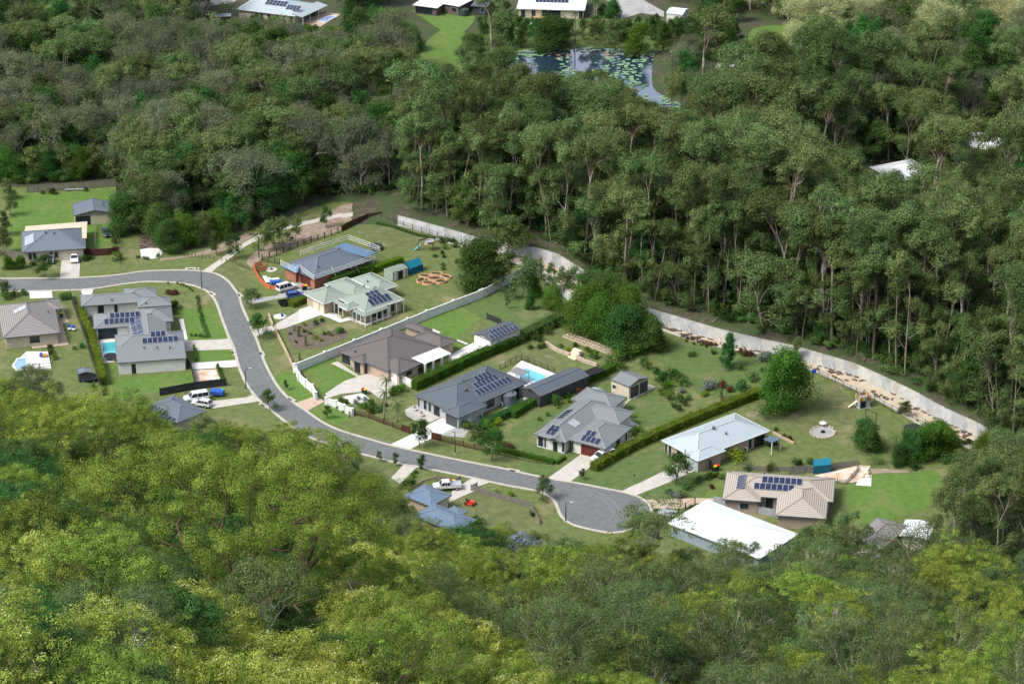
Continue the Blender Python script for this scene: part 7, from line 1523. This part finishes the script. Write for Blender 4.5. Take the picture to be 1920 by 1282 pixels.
# ------------------------------------------------ sheds, tents, tank, trampoline, playhouse ...
h = House('garden_shed', 'small green steel shed with arched pale roof and white doors', 'shed', (985,600), (893,560), (1150,540), 'E', 'green', 'greenw', kind='gable', axis='r', ze=2.2, pitch=14, over=.03) if False else None
def arch(tile, N, L, Rp, zw, rise, roofm, wallm, label, name, cat, seg=8, ridge=False):
    n, l, r = tg(tile, N), tg(tile, L), tg(tile, Rp); o = empty(name, n, 0, label, cat); a = l - n; b = r - n; V = []; F = []
    for s_ in (0, 1):
        for k in range(seg+1):
            t = k/seg; z = zw + (rise*sin(pi*t) if not ridge else rise*(1-abs(2*t-1))); p = a*t + b*s_; V.append((p.x, p.y, z))
    F = [(k, k+1, seg+2+k, seg+1+k)[::-1] for k in range(seg)]; rf = add_mesh('roof', V, F, roofm, o); sd_ = rf.modifiers.new('thick','SOLIDIFY'); sd_.thickness = .05
    V2 = [tuple(v) for v in V]; n2 = len(V2); W2 = MB()
    for s_ in (0, 1):
        base_ = [V2[s_*(seg+1)+k] for k in range(seg+1)]; q0 = a*0 + b*s_; q1 = a + b*s_; W2.poly([(q0.x,q0.y,0), (q1.x,q1.y,0)] + [(x,y,z-.03) for x,y,z in base_[::-1]])
    for t in (0, 1):
        p0 = a*t; p1 = a*t + b; W2.poly([(p0.x,p0.y,0),(p1.x,p1.y,0),(p1.x,p1.y,zw-.02),(p0.x,p0.y,zw-.02)])
    W2.build('wall', wallm, o); return o, a, b
o, a, b = arch('E', (985,600), (893,560), (1145,548), 2.1, .35, RM['green'], WM['greenw'], 'small pale green steel shed with white doors standing open', 'garden_shed', 'shed')
nn = Vector((b.y, -b.x, 0)).normalized(); 
if nn.y > 0: nn = -nn
rz = atan2(b.y, b.x)
for f, w_, m in ((.16,.13,M_white),(.5,.28,M_black),(.72,.13,M_white)): c = b*f + nn*.05; MB().box((c.x, c.y, 1.0), (b.length*w_, .06, 1.8), rz).build('door' if m is not M_black else 'painted_doorway', m, o)  # the black panel between the doors is painted shade, no real hole
M_teal = flat('teal_fabric', (.005,.10,.16), .8); M_tealr = flat('teal_fabric_roof', (.01,.17,.26), .8)
arch('E', (1170,535), (1095,500), (1300,490), 1.6, 1.3, M_tealr, M_teal, 'teal fabric garage tent at the end of the green hedge', 'tent', 'tent', 6, True)
arch('O', (250,385), (245,330), (430,365), 1.7, .9, M_tealr, M_teal, 'teal garden pavilion behind the tan tiled house', 'tent', 'pavilion', 2, True)
h = House('garden_shed', 'small black garden shed with grey roof beside the long black fence', 'shed', (820,955), (800,905), (960,940), 'B', 'steel', 'dark', kind='gable', axis='l', ze=2.0, pitch=12, over=.05); h.done()
def disc_tank(tile, p, r, h_, label, m, name='water_tank', cat='water tank', top=None):
    q = tg(tile, p); o = empty(name, q, 0, label, cat); b_ = MB().tube([(0,0,0),(0,0,h_)], r, 20)
    for k in range(1, int(h_/.3)): b_.tube([(0,0,k*.3),(0,0,k*.3+.05)], r+.03, 20)
    b_.build('body', m, o, smooth=False); MB().tube([(0,0,h_),(0,0,h_+.18)], [r+.04, r*.3], 20).build('lid', top or m, o); MB().tube([(r*.5,0,h_+.05),(r*.5,0,h_+.3)], .2, 10).build('inlet', M_black, o)
disc_tank('G', (1195,990), 1.5, 2.4, 'dark grey water tank at the side of the slate-grey house', flat('tank_grey', (.10,.12,.14), .6)); disc_tank('P', (740,670), 2.0, 2.0, 'round black trampoline-like tank near the drain fence', M_black, top=M_dark); disc_tank('R', (200,120), 1.3, 2.0, 'dark green tank beside the far white-roofed brick building', flat('tank_green', (.04,.07,.05), .6))
def trampoline(tile, p, r, label):
    q = tg(tile, p); o = empty('trampoline', q, 0, label, 'trampoline'); MB().tube([(0,0,.8),(0,0,.84)], r, 20).build('mat', M_black, o); ring = MB()
    for k in range(20): a_, b_ = 2*pi*k/20, 2*pi*(k+1)/20; ring.bar((r*cos(a_), r*sin(a_), .85), (r*cos(b_), r*sin(b_), .85), .18, .06)
    ring.build('pad', flat('pad_dark', (.03,.04,.06), .7), o)
    for k in range(4): a_ = pi/4 + pi/2*k; MB().bar((r*cos(a_), r*sin(a_), 0), (r*cos(a_), r*sin(a_), .85), .06).build('leg', M_alu, o)
trampoline('E', (800,265), 1.6, 'black trampoline behind the brick house'); trampoline('B', (1160,800), 1.3, 'black round trampoline cover at the turquoise pool edge'); trampoline('B', (940,1020), 1.6, 'old black trampoline beside the small black shed')
# playhouse with coloured battlements and slide
q = tg('N', (765,790)); o = empty('playhouse', q, .35, 'grey playhouse with multicoloured striped battlements and a slide', 'playhouse'); MB().box((0,0,1.0), (2.3,2.0,1.9)).build('wall', WM['mud'], o); MB().box((0,0,.06),(2.6,2.3,.12)).build('base', WM['mud'], o)
cols = [(.35,.07,.05),(.5,.28,.08),(.5,.43,.12),(.45,.45,.45),(.1,.22,.3),(.42,.17,.07)]
for i in range(8):
    for sd_ in (-1, 1): MB().box((-1.02+i*.292, sd_*1.03, 2.1 + .18*(i%2)), (.27,.08,.75+.3*(i%2))).build('battlement', flat('play_%d' % (i%6), cols[i%6], .7), o)
for i in range(7):
    for sd_ in (-1, 1): MB().box((sd_*1.18, -.88+i*.292, 2.1 + .18*(i%2)), (.08,.27,.75+.3*(i%2))).build('battlement', flat('play_%d' % ((i+2)%6), cols[(i+2)%6], .7), o)
MB().box((-.45,-1.02,.9),(1.1,.06,1.5)).build('painted_doorway', M_black, o); MB().box((1.17,0,1.1),(.06,.5,.45)).build('window', M_glass, o); MB().bar((-1.1,.3,1.3),(-2.9,.4,.15),.5,.08).build('slide', flat('slide_cream', (.7,.62,.4), .5), o)  # the black panel on the front wall paints the dark inside
o = empty('swing_frame', tg('N', (850,960)), 0, 'black steel swing frame without seats on the dry lawn', 'swing frame'); e = tg('N', (850,960)); pA, pB = tg('N', (795,940)) - e, tg('N', (905,990)) - e
for v in (pA, pB): MB().bar(v, v + Vector((0,0,2.6)), .12).build('post', M_black, o)
MB().bar(pA + Vector((0,0,2.6)), pB + Vector((0,0,2.6)), .08).build('beam', M_black, o)
# basketball pole
q = tg('N', (245,555)); o = empty('basketball_hoop', q, 0, 'blue basketball hoop on a dark pole by the drain fence', 'basketball hoop'); MB().tube([(0,0,0),(0,0,3.0)], .08, 8).build('pole', M_black, o); MB().box((.12,-.15,2.9),(.9,.08,.8)).build('backboard', M_blue, o)
# fire pit
P_ = [tg('N', (350 + 130*cos(a_), 1065 + 62*sin(a_))) for a_ in np.linspace(0, 2*pi, 20)[:-1]]; c = sum(P_, Vector())/len(P_); o = empty('fire_pit', c, 0, 'round grey gravel fire pit circle with a stone birdbath on the dry lawn', 'fire pit')
MB().prism([(p.x-c.x, p.y-c.y) for p in P_], 0, .10).build('gravel', M_grey_conc, o); MB().tube([(0,0,.1),(0,0,.4)], .42, 12).build('bowl', M_black, o); s_ = MB()
for i in range(18): v = P_[i] - c; s_.box((v.x, v.y, .15), (.5,.3,.26 if 1 < i < 14 else .5), atan2(v.y, v.x)+1.57)
s_.build('stone_edge', M_stone, o)
q = tg('N', (350,1000)); o = empty('bird_bath', q, 0, 'white round pedestal table at the fire pit', 'table'); MB().tube([(0,0,0),(0,0,.7)], .2, 8).build('pedestal', M_white, o); MB().tube([(0,0,.7),(0,0,.82)], .7, 14).build('top', M_white, o)
# curved raised planters
for i, (x, y) in enumerate([(1318,555),(1442,532),(1540,562),(1278,600),(1355,628),(1485,612),(1425,580)]):
    q = tg('E', (x, y)); o = empty('raised_planter', q, [ -.3,0,-.7,1.2,.1,.3,.2][i], ['upper left','top middle','far right','far left','bottom left','bottom right','central'][i] + ' of the ring of curved timber planters', 'planter', None)
    rr = 1.35 if i != 6 else 1.6; pts = [(rr*cos(a_), .62*rr*sin(a_)) for a_ in np.linspace(0, 2*pi, 15)[:-1]]; mb = MB()
    for k in range(14): mb.bar((*pts[k], .25), (*pts[(k+1)%14], .25), .12, .5)
    mb.build('timber_edge', flat('planter_orange', (.62,.38,.20), .8), o); MB().prism([(a_*.93, b_*.93) for a_, b_ in pts], .05, .3).build('soil', M_mulch, o)
    leafmesh('plants', np.array([[-.5,0,.45],[.1,.1,.5],[.6,0,.45]]), .35, 45, .18, M_shrub, rng, parent=o)
# play structure and shade by the drain
q = tg('E', (1330,270)); o = empty('climbing_frame', q, 0, 'dark timber climbing frame with grey shade and blue slide near the back fence', 'play equipment')
for x, y in ((-1.6,-.8),(-1.6,.8),(1.6,-.8),(1.6,.8)): MB().bar((x,y,0),(x,y,2.3),.12).build('post', M_brownf, o)
MB().box((.7,0,1.5),(2.0,1.5,.08)).build('deck', M_timber, o); MB().poly([(-.1,-.9,2.1),(1.8,-.9,2.3),(1.8,.9,2.3),(-.1,.9,2.5)]).build('shade', flat('shade_grey', (.3,.32,.35), .8), o); MB().bar((-1.2,0,1.4),(-2.6,-.4,.1),.5,.06).build('slide', flat('slide_teal', (.1,.4,.45), .5), o); MB().bar((-1.6,0,2.3),(.9,.1,2.9),.2).build('beam', M_brownf, o); MB().box((1.9,0,1.9),(.2,.7,.5)).build('panel', flat('red_panel', (.5,.04,.03)), o)
# pool cabana
q = tg('G', (1300,700)); e = q; o = empty('pool_gazebo', q, 0, 'flat grey gazebo at the edge of the bright turquoise pool', 'gazebo'); c4 = [tg('G', p, 2.2) - e for p in [(1198,648),(1268,603),(1408,650),(1318,695)]]
mb = MB(); mb.V = [tuple(v) for v in c4] + [tuple(v + Vector((0,0,.12))) for v in c4]; mb.F = [(0,1,2,3),(7,6,5,4),(0,4,5,1),(1,5,6,2),(2,6,7,3),(3,7,4,0)]; mb.M = [0]*6; mb.build('canopy', flat('canopy_grey', (.2,.2,.21), .8), o)
for v in c4: MB().bar((v.x*.95, v.y*.95, 0), (v.x*.95, v.y*.95, 2.2), .1).build('post', M_black, o)
# shade sail sheets and boxes
mb = MB().poly([tg('I', p, z) for p, z in (((752,312),2.2),((870,262),2.0),((990,300),2.0),((812,362),2.2))]); o = mb.build('shade_sail', M_black); sd_ = o.modifiers.new('t','SOLIDIFY'); sd_.thickness = .04; tag(o, 'black shade cloth stretched behind the long carport', 'shade cloth')
def simple(name, label, cat, tile, p, parts, rz=0., z=.05):
    q = tg(tile, p); o = empty(name, (q.x, q.y, z), rz, label, cat)
    for nm, c, d, m in parts: MB().box(c, d).build(nm, m, o)
    return o
ac = lambda t, p, l: simple('air_conditioner', l, 'air conditioner', t, p, [('casing', (0,0,.45), (.95,.4,.85), M_white), ('grille', (.15,-.21,.45), (.5,.03,.6), M_dark), ('bracket', (0,0,.02), (.9,.5,.08), M_black)], -.75)
ac('G', (1110,1010), 'white air conditioner box beside the dark grey tank'); ac('L', (1212,590), 'white air conditioner at the side of the pale-roofed house'); ac('E', (328,632), 'large white box unit at the brick wall end'); ac('I', (1052,1135), 'grey air conditioner at the side of the light grey house')
simple('sofa', 'dark blue and grey outdoor sofa on the white-walled porch', 'sofa', 'B', (1320,930), [('seat',(0,0,.4),(2.0,.8,.25),flat('sofa_blue',(.05,.08,.2))),('backrest',(0,.35,.75),(2.0,.15,.5),flat('sofa_grey',(.35,.37,.42)))], -.1)
simple('garden_chair', 'left blue and white garden chair by the worn brown roof', 'chair', 'B', (725,500), [('seat',(0,0,.4),(.7,.7,.12),M_white),('backrest',(0,.35,.8),(.7,.1,.7),M_blue)]); simple('garden_chair', 'right blue and white garden chair by the worn brown roof', 'chair', 'B', (770,505), [('seat',(0,0,.4),(.7,.7,.12),M_white),('backrest',(0,.35,.8),(.7,.1,.7),M_blue)])
simple('pool_lounge', 'orange and blue pool lounge on the pale blue pool deck', 'lounge', 'B', (455,775), [('cushion',(.3,0,.4),(.9,1.0,.2),flat('orange_cushion',(.6,.2,.06))),('backrest',(-.5,0,.5),(.5,1.0,.5),M_blue)])
simple('outdoor_table', 'black outdoor dining table under the small blue shade', 'table', 'L', (1490,530), [('tabletop',(0,0,.75),(2.2,1.2,.08),M_black),('leg',(-.9,0,.37),(.1,.9,.74),M_black),('leg',(.9,0,.37),(.1,.9,.74),M_black),('bench',(0,-1.1,.42),(1.8,.4,.08),M_black)], .5)
simple('outdoor_table', 'blue covered barbecue beside the tan brick wall', 'barbecue', 'L', (905,700), [('cover',(0,0,.6),(1.4,.7,.9),flat('cover_blue',(.12,.22,.38))),('base',(0,0,.1),(1.2,.6,.2),M_black)], .4)
simple('boat_trailer', 'green and grey camper trailer with canvas at the loose hedge', 'trailer', 'I', (865,570), [('body',(0,0,.8),(3.2,1.7,.8),flat('trailer_green',(.16,.24,.22))),('canopy',(-.4,0,1.35),(2.0,1.6,.35),flat('canvas',(.3,.34,.36))),('drawbar',(2.0,0,.5),(1.4,.1,.1),M_alu),('wheel',(0,-.9,.35),(.7,.2,.7),M_tyre),('wheel',(0,.9,.35),(.7,.2,.7),M_tyre)], .5)
simple('box_trailer', 'black box trailer beside the lime hedge and the blue hatchback', 'trailer', 'C', (1300,1130), [('tray',(0,0,.55),(2.4,1.5,.12),M_black),('side',(0,.75,.85),(2.4,.06,.5),M_black),('side',(0,-.75,.85),(2.4,.06,.5),M_black),('tailgate',(-1.2,0,.85),(.06,1.5,.5),M_black),('wheel',(0,-.85,.35),(.65,.2,.65),M_tyre),('wheel',(0,.85,.35),(.65,.2,.65),M_tyre)], .35)
simple('covered_trailer', 'small trailer under a royal blue cover by the charcoal fence', 'trailer', 'D', (600,900), [('cover',(0,0,.8),(2.6,1.6,.7),M_blue),('wheel',(0,-.85,.3),(.6,.2,.6),M_tyre),('wheel',(0,.85,.3),(.6,.2,.6),M_tyre)], -.15)
simple('building_rubbish', 'white boards and blue tarpaulin heaped inside the orange barrier', 'rubbish heap', 'C', (1170,900), [('board',(-.9,1.8,.35),(.9,3.6,.12),M_white),('board',(-.1,1.2,.3),(.7,3.0,.12),flat('board_teal',(.4,.55,.55))),('tarp',(.8,-.3,.4),(2.4,1.6,.6),M_blue),('sheet',(.9,.5,.75),(1.6,.9,.1),M_white)], .3)
simple('tarpaulin_heap', 'blue tarpaulin heap against the brick house wall', 'tarpaulin', 'E', (465,600), [('tarp',(0,0,.35),(2.0,1.0,.6),M_blue),('fold',(.3,-.1,.7),(1.3,.7,.2),M_blue)], .5)
for p, l in (((1165,760),'round concrete pad with a blue tap box left of the brick house'),): 
    q = tg('C', p); o = empty('tank_lid', q, 0, l, 'tank lid'); MB().tube([(0,0,0),(0,0,.14)], 1.3, 18).build('slab', M_conc, o); MB().box((0,0,.3),(.5,.3,.35)).build('hatch', M_dark, o)
q = tg('D', (1252,78)); o = empty('tank_lid', q, 0, 'round pale concrete pad with a blue box above the big driveway', 'tank lid'); MB().tube([(0,0,0),(0,0,.14)], 1.35, 18).build('slab', M_white_conc, o); MB().box((.5,0,.4),(.5,.5,.6)).build('hatch', M_blue, o)
for p, l in (((210,1060),'upper'),((280,1120),'lower')):
    q = tg('G', p); o = empty('planter_bowl', q, 0, l + ' white bowl planter with reddish plant on the pale gravel', 'planter'); MB().tube([(0,0,.1),(0,0,.5)], [.3,.55], 12).build('bowl', M_white, o); leafmesh('plant', np.array([[0,0,.7],[0,0,1.0]]), [.4,.25], 60, .15, M_redleaf, rng, parent=o)
for i, p in enumerate([(760,410),(805,380),(820,415)]):
    q = tg('O', p); o = empty('boulder', q, 0, ['left','top','right'][i] + ' of the three pale boulders on the white gravel corner', 'boulder'); MB().ball((0,0,.2),(.6,.5,.35),9,6).build('stone', mat('pale_stone',(.5,.4,.3),(.65,.55,.45),scale=2,coord='obj',rough=1), o)
for i, (x, y) in enumerate([(1240,605),(1220,620),(1200,635),(1187,650),(1172,668),(1160,682),(1148,695),(1135,712),(1122,728)]):
    q = tg('I', (x, y)); tag(MB().box((q.x, q.y, .09), (.55,.42,.08), .5).build('stepping_stone', M_conc), 'pale stepping stone in the curved line from beige shed to light grey house', 'stepping stone', 'stepping stones on the lawn')
for i, (x, y) in enumerate([(1480,680),(1530,665),(1495,705)]):
    q = tg('K', (x, y)); tag(MB().box((q.x, q.y, .25), (3.0,.7,.2), -.2 - .1*i).build('roof_sheet', RM['pale'] if i % 2 else M_alu), ['left','upper','lower'][i] + ' of the pale metal sheets stacked on grass by the turning circle', 'metal sheet')
# antenna on the brown roof, letterbox, mail posts, log pile, drain pits
q = tg('K', (1165,345)); o = empty('sign_post', q, 0, 'thin dark post with a small round top on the lawn of the pale-roofed house', 'post'); MB().tube([(0,0,0),(0,0,1.1)], .03, 6).build('stake', M_black, o); MB().ball((0,0,1.25),(.22,.1,.2),8,5).build('head', M_black, o)
def pit(tile, p, label, ang):
    q = tg(tile, p); o = empty('drain_pit', q, ang, label, 'drain pit'); MB().box((0,0,.09),(2.4,.9,.14)).build('lintel', M_kerb, o); MB().box((0,-.3,.17),(1.2,.4,.03)).build('grate', M_dark, o)
pit('C', (320,748), 'concrete drain pit on the upper kerb of the road bend', 0); pit('C', (548,1010), 'drain pit on the inner kerb of the bend', -1.0); pit('C', (838,1025), 'drain pit on the outer kerb of the bend', -1.2); pit('D', (775,455), 'drain pit on the inner kerb beside the lower driveway', -1.3); pit('D', (1068,465), 'drain pit on the outer kerb beside the timber fence', -1.3)
pit('D', (1370,940), 'drain pit left of the paver driveway', -.9); pit('J', (1460,680), 'long drain pit on the kerb below the clipped hedge', -.35); pit('D', (1085,1005), 'drain pit beside the small round street tree', -.8)
wp = MB()
for i in range(50): q = tg('A', (r8.uniform(1470,1640), r8.uniform(620,740))); wp.bar(q + Vector((0,0,.15)), q + Vector((r8.uniform(-1,1), r8.uniform(-1,1), .2)), .18)
tag(wp.build('woodheap', M_debris), kind='stuff')
for i, (x, y) in enumerate([(730,158),(835,155)]): q = tg('A', (x, y)); o = empty('garden_bench', q, .03, ['left','right'][i] + ' grey bench against the long paling fence', 'bench'); MB().box((0,0,.45),(2.2,.5,.1)).build('seat', WM['mud'], o); MB().box((-.9,0,.2),(.15,.4,.4)).build('leg', WM['mud'], o); MB().box((.9,0,.2),(.15,.4,.4)).build('leg', WM['mud'], o)
q = tg('R', (720,230)); o = empty('garden_umbrella', q, 0, 'small pale umbrella on the lawn above the lily pond', 'umbrella'); MB().tube([(0,0,0),(0,0,2.2)], .05, 6).build('pole', M_white, o); MB().tube([(0,0,1.9),(0,0,2.5)], [1.3,.05], 8).build('canopy', M_alu, o)
